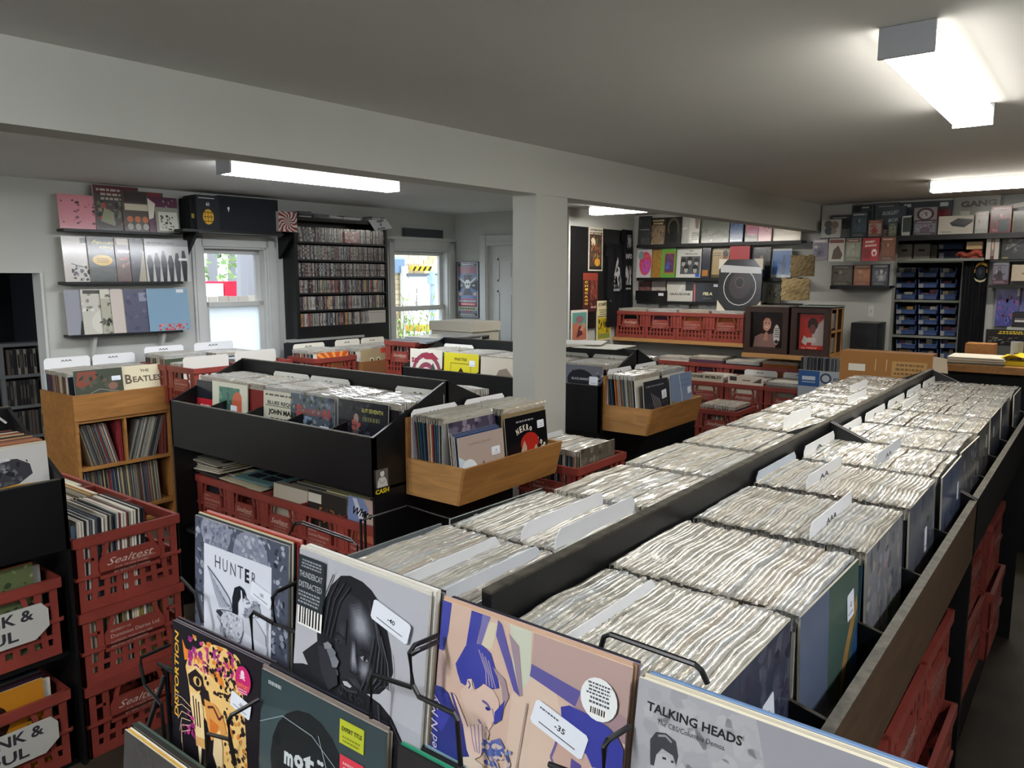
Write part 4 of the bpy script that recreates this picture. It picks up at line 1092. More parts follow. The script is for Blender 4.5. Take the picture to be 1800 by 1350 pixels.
fc(-3.59, FY, H - .520, [('r', 0, 0, 1, 1, 'd9dccb'), ('r', .2, .02, .78, .93, '4f7f70'), ('n', .2, .02, .78, .93, ['3f6c60', '5f9080', '6d9c88'], 40, 6, .08), ('e', .72, .66, .16, .22, 'c9684a'), ('r', .84, 0, 1, 1, 'd9dccb')], 'd9dccb', 'record with a green panel and coral circle on cream, second along the middle console', (.62, .60, .055, .035, 0, ''))
fc(-3.15, FY, H - .527, [('r', 0, 0, 1, 1, 'd3d3c2'), ('r', 0, 0, 1, .42, '8f8f78'), ('n', 0, 0, 1, .42, ['7c7d68', 'a4a48c', '6a6c58'], 50, 7, .07), ('t', 'BLUES REQUEST', .1, .80, .8, .075, '2b2b28', 0, 0, .03), ('t', 'JOHN MARK', .14, .66, .7, .10, '33332f', 0, 0, .05), ('l', [(.05, .78), (.95, .78)], .01, '44443e'), ('x', .08, .44, .9, .62, 3, '4a4a42'), ('x', .05, .92, .9, .97, 1, '55554e')], 'd3d3c2', 'cream record with rows of black letters over a misty picture, third in the middle console', (.84, .50, .04, .03, 0, ''))
fc(-2.94, FY, H - .522, [('r', 0, 0, 1, 1, '55606e'), ('n', 0, 0, 1, 1, ['38424e', '6f7c88', '2b343e', '8a959c', '4c5a50', '7d8478'], 160, 8, .06), ('t', 'S', .14, .70, .14, .2, 'a8484a', 0, 0, .06), ('t', 'AIGO', .29, .72, .45, .12, '8d5052', 0, 0, .05), ('t', 'N', .75, .70, .15, .18, 'a8484a', 0, 0, .06), ('n', .3, .4, .75, .7, ['8fa4c0', '5a7090'], 14, 9, .07)], '55606e', 'blue grey record with a crowd scene and pink red title, fourth in the middle console', (.78, .52, .065, .045, 0, '-6'))
fc(-2.60, FY - .003, H - .515, [('r', 0, 0, 1, 1, '22242c'), ('n', 0, 0, .65, 1, ['2d2f38', '181a20', '3b3b44'], 60, 10, .08), ('p', [(.28, .5), (.34, .75), (.42, .78), (.42, .5), (.38, .1), (.22, 0), (.2, .3)], '5a4a4c'), ('e', .37, .76, .05, .07, 'a08478'), ('n', .28, .6, .46, .8, ['b0524a', '7a6a66'], 10, 11, .05), ('p', [(.55, 0), (.62, .45), (.70, .5), (.8, .3), (.9, 0)], '30303a'), ('t', 'BUT SEVENTH', .48, .86, .42, .07, 'a7a45c', 0, 0, .04), ('x', .50, .72, .88, .83, 1, '6b6a4c'), ('n', .2, 0, .5, .2, ['b09a88', '70605a'], 8, 12, .05)], '22242c', 'dark record with standing figures, at the right end of the middle console', (.80, .50, .06, .045, 0, ''))
for k, x, lab in ((1, -3.35, 'white divider card against the ridge, in the second bay of the middle console'), (2, -3.06, 'white divider card against the ridge, in the third bay of the middle console'), (4, -2.66, 'white divider card against the ridge, in the right hand bays of the middle console')):
    card((AX0 + PIA * k + .008, AY - .017 - .006, H - .83), X, (0, 0, 1), .30, .345, lab, 'AA', col='d9dbd6')
# sticker on the end panel
b = MB()
p0, p1 = on(658, 873, 'x', AX1 + .001), on(685, 820, 'x', AX1 + .001)
Pq = lambda u, v, k: V((AX1 + .001 + k * .00008, p0.y + (p1.y - p0.y) * u, p0.z + (p1.z - p0.z) * v))
art(b, [('r', 0, 0, 1, 1, '15161a'), ('r', .12, .28, .88, .98, '5b5d5e'), ('p', [(.2, .28), (.24, .55), (.34, .66), (.66, .66), (.78, .55), (.86, .28)], 'c9cbc9'), ('e', .52, .80, .13, .12, 'd5d6d2'), ('p', [(.38, .86), (.52, .97), (.67, .86), (.62, .9), (.52, .91), (.43, .88)], '202124'), ('l', [(.3, .6), (.45, .42), (.7, .5)], .06, 'a5a7a6'), ('t', 'CASH', .08, .05, .84, .24, 'd8c22a', 0, 0, .04)], Pq)
b.build('sticker', 'gloss', ca)
# crates on the shelf of the middle console
CA = [('red crate under the left end of the middle console, flat sleeves piled on it', 'B'), ('red crate second from the left under the middle console', 'A'), ('red crate under the middle of the middle console, white box set in it', 'A'), ('red crate fourth from the left under the middle console', 'B'), ('red crate under the right end of the middle console, by the end panel', 'B')]
for i, (lab, k) in enumerate(CA):
    x = -3.60 + .2965 * i
    crate(x, 2.30 - .006 * i, .42, lab, k, 0, sx=.88)
    if i != 1:
        rest_row((x - .137, 2.13 + (.11 if i == 2 else .015), .435), (x - .137, 2.46, .435), X, Z, .009, plastic=False, hgt=.27 + (.02 if i > 2 else 0), wid=.274,
                 cols=['7c7a70', '25272c', 'a3a090', '44423c', 'c2bda8', '5d6468', '8d8a5a'] + (['b89a3c', 'd9cf9a'] if i > 2 else []))
for j in range(9):
    z = .716 + j * .0085
    c = R.choice(['a9a493', '3c3b38', '8a8676', 'c9c3ae', '5e5b52', '24252a'])
    album('record_sleeve', 'record lying flat on the left crate under the middle console, number %s up' % ['one', 'two', 'three', 'four', 'five', 'six', 'seven', 'eight', 'nine'][j], 'record', (-3.86 + R.uniform(0, .03), 2.10 + R.uniform(0, .03), z), X, (R.uniform(-.08, .08), 1, 0), .31, .31, .006, (), c, edge=c, group=None)
b = MB(); b.box(-3.45, 2.14, .715, -3.15, 2.36, .722, '6b8f92')
for i in range(2):
    for j in range(2): b.box(-3.40 + i * .12, 2.19 + j * .08, .722, -3.31 + i * .12, 2.25 + j * .08, .726, '20262a')
tag(b.build('teal_frame', 'dull', org=(-3.3, 2.25, .715)), 'flat teal plastic frame lying on the second crate under the middle console', 'frame')
b = MB().prism([(-3.55, 2.118, .702), (-3.30, 2.112, .700), (-3.22, 2.115, .678), (-3.23, 2.115, .675), (-3.30, 2.114, .694), (-3.55, 2.118, .698)], (0, .2, .008), 'cfc7ab')
tag(b.build('folder', 'dull', org=(-3.4, 2.2, .70)), 'bent cream card folder hanging over the rim of the second crate', 'folder')
album('record_box', 'white box set upright in the crate under the middle of the console', 'box', (-3.138, 2.135, .475), X, (0, .1, 1), .262, .262, .05, [('r', 0, 0, 1, 1, 'c3bca8'), ('x', .3, .55, .8, .7, 2, '8c8676')], 'c3bca8', edge='a89f88')
album('album', 'dark record with an orange face in the fourth crate under the middle console', 'record', (-2.846, 2.125, .48), X, (0, .06, 1), .268, .28, .004, [('r', 0, 0, 1, 1, '2b2622'), ('r', .0, .8, .35, .95, 'd5d2c2'), ('n', .3, .3, .9, .75, ['8a5a34', 'b0763c', '4a3626'], 20, 3, .08)], '2b2622')
album('album', 'record titled White Hot over blue and orange, in a crate under the middle console', 'record', (-2.55, 2.105, .50), X, (0, .08, 1), .27, .285, .004, [('r', 0, 0, 1, 1, 'b5644a'), ('r', 0, .6, 1, 1, 'bfa79c'), ('p', [(0, .6), (0, 1), (.35, 1), (.5, .85), (.3, .6)], '7f92bd'), ('p', [(.1, .98), (.2, .98), (.42, .64), (.3, .64)], 'd9dce6'), ('t', 'White Hot', .08, .74, .86, .17, '1c1a1c', -.05, .4, .02)], 'b5644a', mt='gloss')
# ---- console behind
BX0, BX1, BY = -3.93, -2.30, 4.237
cb2 = console(((BX0 + BX1) / 2, BY), 0, BX1 - BX0, .445, H - .44, H - .622, H - .832, H - .90, 5, 'black record console behind the middle one, passing behind the grey column')
PIB = (BX1 - BX0) / 5
for k in range(5):
    x0 = BX0 + PIB * k + .016
    rest_row((x0, 3.875, H - .829), (x0, BY - .02, H - .829), X, Z, .0085, n=7, wid=.298)
    if k > 2: rest_row((x0, BY + .02, H - .829), (x0, BY + .3, H - .829), X, Z, .009, n=5, wid=.298)
    if k != 1: card((x0, BY - .02, H - .83), X, Z, .29, .345, 'white divider card in the %s bay of the rear console, against its ridge' % ORD[k], 'AA', col='e0e0da')
fc(-3.915, 3.868, H - .497, [('r', 0, 0, 1, 1, 'd8d6c8'), *[('e', .52, .38, .48 - .09 * i, .56 - .11 * i, c) for i, c in enumerate(['8d4a5c', 'd8d6c8', '8d4a5c', 'e4c9cc', '8d4a5c'])], ('r', 0, 0, 1, 0.001, 'd8d6c8'), ('t', 'SC', .05, .70, .22, .14, '8d3048', 0, 0, .05), ('p', [(.3, .86), (.7, .94), (.9, .80), (.5, .78)], '9a3a4c'), ('p', [(.62, 0), (.62, .5), (.72, .72), (.84, .5), (.84, 0)], '4a4d52')], 'd8d6c8', 'white record with maroon concentric rings, left end of the console behind')
fc(-3.585, 3.865, H - .505, [('r', 0, 0, 1, 1, 'd9cf32'), ('t', 'WHAT FUN', .3, .84, .36, .09, '3a3714', 0, 0, .03), ('l', [(.2, .05), (.2, .78), (.78, .78), (.78, .05)], .012, '4a461a'), ('e', .5, .5, .11, .14, 'c2b634'), ('p', [(.38, .55), (.5, .70), (.62, .55), (.5, .6)], '3a3616'), ('p', [(.3, .05), (.38, .32), (.5, .38), (.62, .32), (.7, .05)], '6a6424'), ('l', [(.44, .5), (.56, .5)], .02, '4a461a')], 'd9cf32', 'yellow record with a small line portrait, in the console behind the middle one', (.82, .80, .05, .04, 0, ''))
fc(-3.255, 3.862, H - .515, [('r', 0, 0, 1, 1, 'cfc8b6'), ('p', [(.1, .1), (.35, .5), (.5, .75), (.7, .8), (.9, .6), (.8, .2), (.5, 0), (.2, 0)], '8d8272'), ('p', [(.3, .2), (.5, .55), (.75, .55), (.7, .1)], '6a6055')], 'cfc8b6', 'cream record with a soft brown shape, just left of the grey column')
fc(-2.985, 3.87, H - .56, [('r', 0, 0, 1, 1, 'c9c2b2'), ('x', .2, .3, .8, .9, 5, '4a463e')], 'c9c2b2', 'pale lettered record half hidden behind the column', (.4, .2, .08, .05, 0, ''))
fc(-2.63, 3.862, H - .517, [('r', 0, 0, 1, 1, '6b6e78'), ('n', 0, 0, 1, .9, ['3a3c44', '8f929a', '24262c', 'b4b6ba'], 120, 15, .06), ('e', .5, .72, .3, .2, '2a2b32'), ('t', 'BLACK MARKET', .3, .72, .4, .06, 'a8aab0', 0, 0, .03)], '6b6e78', 'grey record with a dark oval and swirling figures, right of the column', (.8, .72, .06, .05, 0, ''))
for i, (x, y, rz) in enumerate(((-2.55, 4.25, .1), (-2.86, 4.24, -.2), (-2.70, 4.27, .4))):
    album('record_sleeve', ['record lying flat across the ridge of the console behind, below the yellow poster', 'record lying flat on the ridge of the console behind, close to the column', 'uppermost record lying flat on the ridge of the console behind'][i], 'record', (x - .15, y - .15, H - .437 + .006 * i), V((math.cos(rz), math.sin(rz), 0)), V((-math.sin(rz), math.cos(rz), 0)), .31, .31, .005, [('r', 0, 0, 1, 1, ['c8c6b8', 'b0a894', 'd8d8d0'][i])], 'c8c6b8')

# ================================================================ OAK BOXES HUNG ON THE CONSOLE ENDS
def oak_box(x, y, label):
    root = empty('wooden_record_box', (x, y + .33, H - .885), label, 'record box')
    t = .014
    zr, zb = H - .733, H - .885
    L = .665
    MB().box(x, y, zb, x + t, y + L, H - .565).build('back_board', 'wood', root)
    MB().prism([(x + .29, y, zb), (x + .325, y, zr), (x + .325 - t, y, zr), (x + .29 - t, y, zb)], (0, L, 0)).build('front_board', 'wood', root)
    for yy in (y, y + L - t):
        MB().prism([(x + t, yy, zb), (x + .29 - t, yy, zb), (x + .325 - t, yy, zr), (x + t, yy, zr)], (0, t, 0)).build('side_board', 'wood2', root)
    MB().box(x + t, y + t, zb, x + .29 - t, y + L - t, zb + .008).build('bottom_board', 'wood', root)
    MB().box(x + t, y + L / 2 - .004, zb + .008, x + .28, y + L / 2 + .004, zr - .02).build('divider', 'wood', root)
    return root
oak_box(-2.237, 2.172, 'oak record box hung on the right end of the middle console')
oak_box(-2.297, 3.825, 'oak record box hung on the end of the console behind, right of the column')
MIX = ['7a7a74', '24262c', 'a9a594', 'c7c2b0', '4a5a78', '8a6a68', '5f6f60', 'd5d0c0', '8f86a0', '3a3d44', 'b09a80']
rec_row(-2.172, -2.04, 2.172 + .014 + .157, H - .872, 'record filed in the left half of the oak box on the middle console', 'records in the left half of the nearer oak box', pitch=.0086, lean=-.10)
rec_row(-2.172, -1.995, 2.172 + .333 + .157, H - .872, 'record filed in the right half of the oak box on the middle console end', 'records in the right half of the nearer oak box', pitch=.0086, lean=-.09)
rest_row((-2.24, 3.842, H - .872), (-2.07, 3.842, H - .872), Y, V((-.1, 0, 1)).normalized(), .0088, n=7, wid=.302)
rest_row((-2.24, 4.165, H - .872), (-2.06, 4.165, H - .872), Y, V((-.1, 0, 1)).normalized(), .0088, n=7, wid=.302)
def fx(x, y, zt, ops, col, label, w=.31, hh=.31, lean=-.12, sticker=None, mt='gloss', rz=0., name='album', th=.004, group=None):
    up = V((lean, 0, 1)).normalized()
    return album(name, label, 'record', V((x, y, zt)) - up * hh, (rz, 1, 0), up, w, hh, th, ops, col, edge='c9c4b4', mt=mt, sticker=sticker, group=group)
fx(-2.035, 2.21, H - .572, [('r', 0, 0, 1, 1, '4c4658'), ('n', 0, .4, 1, 1, ['6a6478', '3a3648', '8d7f92'], 30, 3, .1), ('t', 'LISTEN ALIVE', .3, .66, .66, .15, 'd9b0b4', 0, .3, .01)], '4c4658', 'violet record with pink hand lettering behind the pale horse cover in the oak box')
fx(-1.99, 2.215, H - .628, [('r', 0, 0, 1, 1, 'b5a49b'), ('p', [(0, 0), (0, .7), (.12, .62), (.3, .5), (.5, .1), (.6, 0)], 'c9dcec'), ('e', .2, .35, .2, .28, 'e4f0f8'), ('t', 'HYPERCAUST', .22, .84, .5, .05, '8a7a72', 0, 0, .01), ('p', [(.48, .5), (.52, .56), (.56, .44), (.68, .46), (.72, .3), (.66, .1), (.52, .15), (.46, .3)], '6f6a70'), ('n', .5, .0, .9, .2, ['a08a7c', 'c7b7aa'], 12, 4, .06)], 'b5a49b', 'pale record with a small horse and bright glow, in the nearer oak box', hh=.25, w=.285, lean=-.10, sticker=(.80, .66, .055, .034, 0, '-8'))
for i in range(3):
    fx(-2.0 - .008 * i, 2.208, H - .622 + .004 * i, [('r', 0, 0, 1, 1, '2c4270')], '2c4270', 'blue edged record tucked directly behind the pale horse cover, %s of three' % ['first', 'second', 'third'][i], hh=.254, w=.285, lean=-.10)
fx(-1.99, 2.512, H - .592, [('r', 0, 0, 1, 1, '101014'), ('x', .2, .88, .75, .93, 1, '8a8a90'), *[('t', ch, .26 + .075 * i, .66 + .09 * math.sin(.5 + i * .4) - (.02 * i if i > 4 else 0), .06, .13, 'e6e0d4', .35 - .13 * i, 0, .03) for i, ch in enumerate('NEKRomanti')], ('e', .55, .55, .22, .16, 'b02a22'), ('p', [(.30, .1), (.33, .45), (.42, .6), (.47, .5), (.45, .1)], 'b9a288'), ('p', [(.6, .1), (.62, .42), (.7, .5), (.76, .4), (.76, .1)], 'c4ae92'), ('e', .38, .3, .09, .14, '8a7460'), ('p', [(.45, .1), (.47, .4), (.58, .42), (.6, .1)], '141416'), ('e', .86, .40, .08, .06, 'd0ccc4'), ('e', .86, .39, .06, .04, '141416'), ('x', .78, .18, .98, .3, 2, 'c9c5bc')], '101014', 'black record with a red arch over two pale figures, in the nearer oak box', sticker=(.84, .80, .05, .035, 0, '-4'), mt='gloss', lean=-.10, hh=.285, w=.30)
fx(-2.05, 3.85, H - .585, [('r', 0, 0, 1, 1, '2e3038'), ('x', .1, .86, .9, .92, 1, '7c8088'), *[('l', [(.3 + .07 * i, .75 - .03 * i), (.45 + .07 * i, .35)], .02, '8e8a88') for i in range(5)], ('n', .2, .05, .6, .4, ['b0583a', '7a4638', '4a3c3a'], 24, 5, .06), ('r', .55, .28, .85, .40, 'c9763a')], '2e3038', 'dark record with orange flames, left half of the farther oak box', sticker=(.82, .68, .06, .05, .1, '-3'), hh=.29, w=.30, lean=-.08)
fx(-2.045, 4.168, H - .578, [('r', 0, 0, 1, 1, '8295b5'), ('p', [(0, 0), (0, .5), (.2, .45), (.4, .2), (.9, .15), (1, 0)], '8d8678'), ('r', .55, .1, .9, .42, '4a4a50'), ('x', .4, .7, .9, .9, 2, '6f86b0'), ('l', [(.42, .98), (.5, .6), (.55, .1)], .02, 'e6ecf2'), ('n', .1, .05, .5, .4, ['b5a88e', '6a665c'], 14, 6, .06)], '8295b5', 'blue grey record in a shiny bag, right half of the farther oak box', sticker=(.86, .62, .05, .04, .1, ''), hh=.295, w=.30, lean=-.08)
for x, y, t in ((-2.219, 2.19, 'left'), (-2.219, 2.52, 'right')):
    card((x, y, H - .875), Y, Z, .28, .34, 'white divider card in the %s half of the nearer oak box' % t, 'AAA')
for x, y, t in ((-2.279, 3.845, 'left'), (-2.279, 4.17, 'right')):
    card((x, y, H - .875), Y, Z, .28, .345, 'white divider card in the %s half of the farther oak box' % t, 'AA')

# ================================================================ BLACK CONSOLE AND CRATES AT THE LEFT EDGE
cl = console((-3.18, .235), math.pi / 2, 1.68, .43, H - .47, H - .672, H - .874, H - .92, 5, 'black record console at the left edge, FUNK and SOUL crates on its shelves')
for z in (.02, H - 1.292):
    MB().box(-.8, -.40, z - .018, .82, .40, z).build('shelf_board', 'black', cl, local=True)
rest_row((-3.14, .75, H - .87), (-2.845, .75, H - .87), Y, Z, .0095, plastic=False, hgt=.315, cols=['8a5a4a', 'b08a5c', '6a3f3a', 'd8d4c8', '3a3230', 'a06a4a', 'c9c2b0', '4a4a4c'])
fx(-2.825, .745, H - .556, [('r', 0, 0, 1, 1, 'd9d9d6'), ('p', [(0, 0.56), (0.1, 0.758), (0.25, 0.802), (0.4, 0.692), (0.6, 0.604), (0.95, 0.582), (0.95, 0.56)], 'd9a030'), ('e', 0.34, 0.912, 0.14, 0.065, '3a3b40'), ('p', [(0.2, 0.789), (0.3, 0.868), (0.5, 0.886), (0.7, 0.877), (0.82, 0.802), (0.84, 0.692), (0.7, 0.604), (0.4, 0.582), (0.25, 0.648)], '45464c'), ('p', [(0.35, 0.868), (0.45, 0.692), (0.55, 0.85)], 'c9cacc'), ('p', [(0.45, 0.758), (0.55, 0.85), (0.62, 0.736)], '8d8f94'), ('n', 0.3, 0.604, 0.8, 0.85, ['5a5c62', '303238', '74767c'], 40, 7, 0.05), ('p', [(0.3, 0.859), (0.62, 0.894), (0.64, 0.868), (0.32, 0.833)], 'e8eaf0'), ('x', 0.36, 0.85, 0.6, 0.877, 2, '55585e'), ('e', 0.22, 0.648, 0.16, 0.09, 'd8a32e'), ('e', 0.12, 0.626, 0.08, 0.05, 'b5462a')], 'd9d9d6', 'white record with a man in a grey jacket over orange, at the left edge', lean=-.04, w=.31)
b = MB().tube([(-3.0, 1.0, H - .50), (-2.98, .86, H - .36)], .004, 'd8d8d8'); tag(b.build('stick', 'dull', org=(-3.0, 1.0, H - .50)), 'thin pale stick slanting up behind the records at the left edge', 'stick')
def soul(z, lab, ops, col, lab2, nm):
    c_ = crate(-2.94, .848, z, lab, 'B')
    b = MB(); hx = [(-.155, -.03), (-.125, -.065), (.10, -.065), (.145, -.03), (.145, .03), (.125, .055), (-.125, .055), (-.155, .03)]
    b.prism([(.178, u, .150 + w) for u, w in hx], (.006, 0, 0), 'c3c3be')
    for s_, a_, w_, y_ in (('FUNK &', -.115, .215, .160), ('SOUL', -.12, .17, .102)):
        b.text(s_, (.1846, a_, y_), Y, Z, .052, '34343a', width=w_, bold=.025)
    tag(b.build('sign', 'paper', c_, local=True), 'white plaque lettered FUNK & SOUL')
    fx(-2.80, .672, z + .335, ops, col, lab2, w=.30, hh=.318, lean=-.03)
    rest_row((-3.09, .69, z + .012), (-2.82, .69, z + .012), Y, Z, .01, plastic=False, hgt=.30, wid=.31)
soul(H - 1.288, 'red crate with a white FUNK & SOUL plaque, upper of two at the left', [('r', 0, 0, 1, 1, '5f6b48'), ('n', 0, 0, 1, 1, ['4a5638', '7a8458', '3a4630', '96906a'], 130, 3, .05), ('l', [(.1, .93), (.35, .95), (.55, .94)], .02, 'c9c7a8')], '5f6b48', 'record with a green leafy cover in the upper FUNK & SOUL crate', 0)
soul(.022, 'red crate with a white FUNK & SOUL plaque, lower of the two by the floor', [('r', 0, 0, 1, 1, 'bd7f22'), ('e', .42, .68, .22, .22, '2a1c16'), ('e', .43, .62, .11, .13, '7a4a30'), ('p', [(.15, 0), (.25, .35), (.42, .46), (.6, .38), (.75, 0)], '3a3634'), ('n', .7, .3, 1, .6, ['3f4a34', '8a6a2a'], 12, 4, .06)], 'bd7f22', 'orange record with a dark haired woman in the lower FUNK & SOUL crate', 0)
STK = [(-2.939, 'aisle-side', 'AABA'), (-3.282, 'second', 'ABAB'), (-3.625, 'farthest', 'BABA')]
for x, w, kk in STK:
    for j, t in enumerate(('bottom', 'middle', 'top')):
        crate(x + R.uniform(-.004, .004), 1.283, .0005 + .2735 * j, '%s red crate in the %s stack beyond the FUNK & SOUL crates' % (t, w), ('A', 'B', 'A')[j] if x > -3 else kk[j])
        if j == 1 and x > -3: rest_row((x - .15, 1.12, .29), (x - .15, 1.40, .29), X, Z, .009, plastic=False, hgt=.245, wid=.30, cols=['c9c4a8', '8a7a3c', '25262a', '77746a', 'd8d4c6'])
rest_row((-3.095, 1.105, .565), (-3.095, 1.345, .565), X, V((0, .03, 1)).normalized(), .0085, plastic=False, hgt=.305, wid=.31, cols=['d5d0c4', 'b9b2a2', '2a2b30', '8a8478', 'c9c4b8', '6a3a3a', '4a5560', 'e0dccf', '17181c'])
rest_row((-3.44, 1.105, .565), (-3.44, 1.335, .565), X, V((0, .03, 1)).normalized(), .0085, plastic=False, hgt=.300, wid=.31, cols=['d5d0c4', 'b9b2a2', '2a2b30', '8a8478', 'c9a878'])
album('record_sleeve', 'pale green record lying on top of the farthest crate stack at the left', 'record', (-3.80, 1.12, .825), X, Y, .31, .31, .006, [('r', 0, 0, 1, 1, 'b9bda4'), ('n', 0, 0, 1, 1, ['c4c8b0', 'acb098'], 20, 4, .1)], 'b9bda4')
fx(-2.80, 1.10, .86, [('r', 0, 0, 1, 1, '7fa0c4')], '7fa0c4', 'light blue record at the front corner of the top crate beside the black console', w=.06, hh=.30, lean=-.02)
# ================================================================ ALONG THE WINDOW WALL
def lrow(a, b, zt, wide, label_axis=None, **k): pass
# wooden cabinet with the two shelves of records
XC0, XC1, YC0, YC1 = -5.70, -5.20, 2.122, 2.765
wc = empty('record_cabinet', (-5.45, 2.44, 0), 'wooden record cabinet by the doorway, display bin on top of two shelves', 'cabinet')
zt, zb1, zm, zl2 = H - .752, H - .92, H - 1.237, H - 1.565
t = .02
for y in (YC0, YC1 - t):
    MB().box(XC0, y, 0, XC1, y + t, zb1).build('side_panel', 'wood', wc)
for z in (zb1 - t, zm - t, zl2 - t, .04):
    MB().box(XC0, YC0 + t, z, XC1 - .005, YC1 - t, z + t).build('shelf', 'wood', wc)
MB().box(XC0, YC0 + t, 0, XC0 + .01, YC1 - t, zb1 - t).build('back_panel', 'dwood', wc)
MB().box(XC1 - .25, (YC0 + YC1) / 2 - .008, zm, XC1 - .01, (YC0 + YC1) / 2 + .008, zb1 - t).build('divider', 'wood', wc)
b = MB().box(XC1 - .016, YC0 - .004, zb1, XC1 + .004, YC1 + .004, zt)
b.box(XC0, YC0 - .004, zb1, XC1 - .016, YC0 + .012, zt).box(XC0, YC1 - .012, zb1, XC1 - .016, YC1 + .004, zt).box(XC0, YC0 + .012, zb1, XC1 - .016, YC1 - .012, zb1 + .01)
b.build('display_bin', 'wood', wc)
SP = ['5c5a54', '8d8878', '2a2c34', '3a4664', 'a39a80', '74706a', 'b5a878', '4a4640', '6d5a4a', '8f2f36', 'c7bfae', '3f5168']
def spines(y0, y1, z, x, h, lean, cols):
    y = y0
    while y < y1 - .004:
        w = R.uniform(.0035, .008)
        up = V((0, lean, 1)).normalized()
        REST.ob(V((x - R.uniform(0, .012), y, z)), (-.30, 0, 0), (0, w * .92, 0), up * (h + R.uniform(-.006, .004)), R.choice(cols), 1)
        y += w
mid = (YC0 + YC1) / 2
spines(YC0 + .10, mid - .045, zm + .001, XC1 - .03, .285, -.26, SP)
spines(mid - .035, mid - .012, zm + .001, XC1 - .03, .285, -.03, ['8f2f36', 'a33a40'])
spines(mid + .012, mid + .21, zm + .001, XC1 - .03, .283, .30, ['a9a698', '8a8880', '6e6c66', 'c2bfb2', '3a3c40', '55524c', '9aa39c'])
spines(YC1 - .085, YC1 - .025, zm + .001, XC1 - .03, .28, .05, ['7a3a34', '8d5a4a', '2e2a2a'])
spines(YC0 + .03, YC1 - .09, zl2 + .001, XC1 - .03, .29, -.05, SP)
rest_row((-5.62, 2.137, zb1 + .013), (-5.28, 2.139, zb1 + .013), Y, V((-.05, 0, 1)).normalized(), .0088, n=7, hgt=.285, wid=.296)
rest_row((-5.62, 2.444, zb1 + .013), (-5.30, 2.446, zb1 + .013), Y, V((-.05, 0, 1)).normalized(), .0088, n=7, hgt=.285, wid=.294)
fx(-5.245, 2.150, zb1 + .322, [('r', 0, 0, 1, 1, '4a5044'), ('p', [(.03, .7), (.08, .97), (.45, .97), (.46, .82), (.3, .7), (.12, .62)], '8a4a3e'), ('n', .1, .2, .9, .9, ['3a4038', '565c50', '6b5a4c'], 40, 4, .08), ('e', .78, .62, .1, .08, '8d6a5c'), ('l', [(.3, .5), (.5, .58), (.75, .52), (.9, .5)], .02, '7d7d78')], '4a5044', 'dark record with a red glow in a shiny bag, on the wooden cabinet', lean=-.10, sticker=(.86, .78, .06, .03, 0, ''))
fx(-5.262, 2.452, zb1 + .322, [('r', 0, 0, 1, 1, 'e0d8b8'), ('t', 'THE', .44, .85, .2, .08, '6a6152', 0, 0, .03), ('t', 'B', .08, .62, .16, .28, '6a6152', 0, 0, .03), ('t', 'EATLES', .25, .64, .66, .17, '6a6152', 0, 0, .03)], 'e0d8b8', 'cream record lettered THE BEATLES, right half of the wooden cabinet top', lean=-.16)
for y, tx in ((2.135, 'left end of the wooden cabinet top'), (2.45, 'right half of the wooden cabinet top')):
    card((-5.645, y, zb1 + .015), Y, Z, .30, .365, 'white tab card standing at the back, %s' % tx, 'AAA')
# crates and boxes in a row toward the far corner
def base_box(x0, y0, x1, y1, z, name, label, cat, col='17181b'):
    tag(MB().box(x0, y0, 0, x1, y1, z, col).build(name, 'dull', org=((x0 + x1) / 2, (y0 + y1) / 2, 0)), label, cat)
zc = H - .875
base_box(-5.55, 2.80, -4.82, 3.55, zc - .002, 'low_table', 'black low table under the crates along the window wall', 'table')
crate(-4.965, 2.915, zc, 'red crate next to the wooden cabinet on the low black table', 'B')
crate(-4.965, 3.31, zc, 'red crate with a wide white card in it, second from the wooden cabinet', 'A')
for i, (y, lab) in enumerate(((2.74, 'wide white board standing in the crate next to the wooden cabinet'), (3.135, 'wide white board standing in the second crate, under the left window'))):
    card((-4.96, y, zc + .012), Y, Z, .345, .325 if i == 0 else .335, lab, None, col='d8d6ce')
rest_row((-5.12, 2.74, zc + .012), (-4.98, 2.74, zc + .012), Y, Z, .0095, n=6, plastic=True, hgt=.27)
rest_row((-5.12, 3.14, zc + .012), (-4.98, 3.14, zc + .012), Y, Z, .0095, n=6, plastic=True, hgt=.27)
crate(-5.33, 2.915, zc, 'red crate against the wall behind the one beside the cabinet', 'B')
crate(-5.33, 3.31, zc, 'red crate against the wall below the left window', 'A')
rest_row((-5.48, 2.74, zc + .012), (-5.2, 2.74, zc + .012), Y, Z, .009, n=6, hgt=.315)
rest_row((-5.48, 3.14, zc + .012), (-5.2, 3.14, zc + .012), Y, Z, .009, n=6, hgt=.30)
for i, (x, y, w, h_) in enumerate(((-5.50, 2.75, .30, .365), (-5.49, 3.13, .33, .37))):
    card((x, y, zc + .012), Y, Z, w, h_, ('white tab card at the wall, behind the crate by the cabinet', 'white tab card at the wall, below the left window')[i], 'AAA')
base_box(-5.19, 3.60, -4.598, 4.72, H - .872, 'low_table', 'black low table under the cardboard box below the black media rack', 'table')
crate(-4.80, 3.79, H - .87, 'red crate with an orange sunburst record, left of the cardboard box', 'A')
rest_row((-4.95, 3.625, H - .855), (-4.70, 3.625, H - .855), Y, Z, .0092, n=6, hgt=.30)
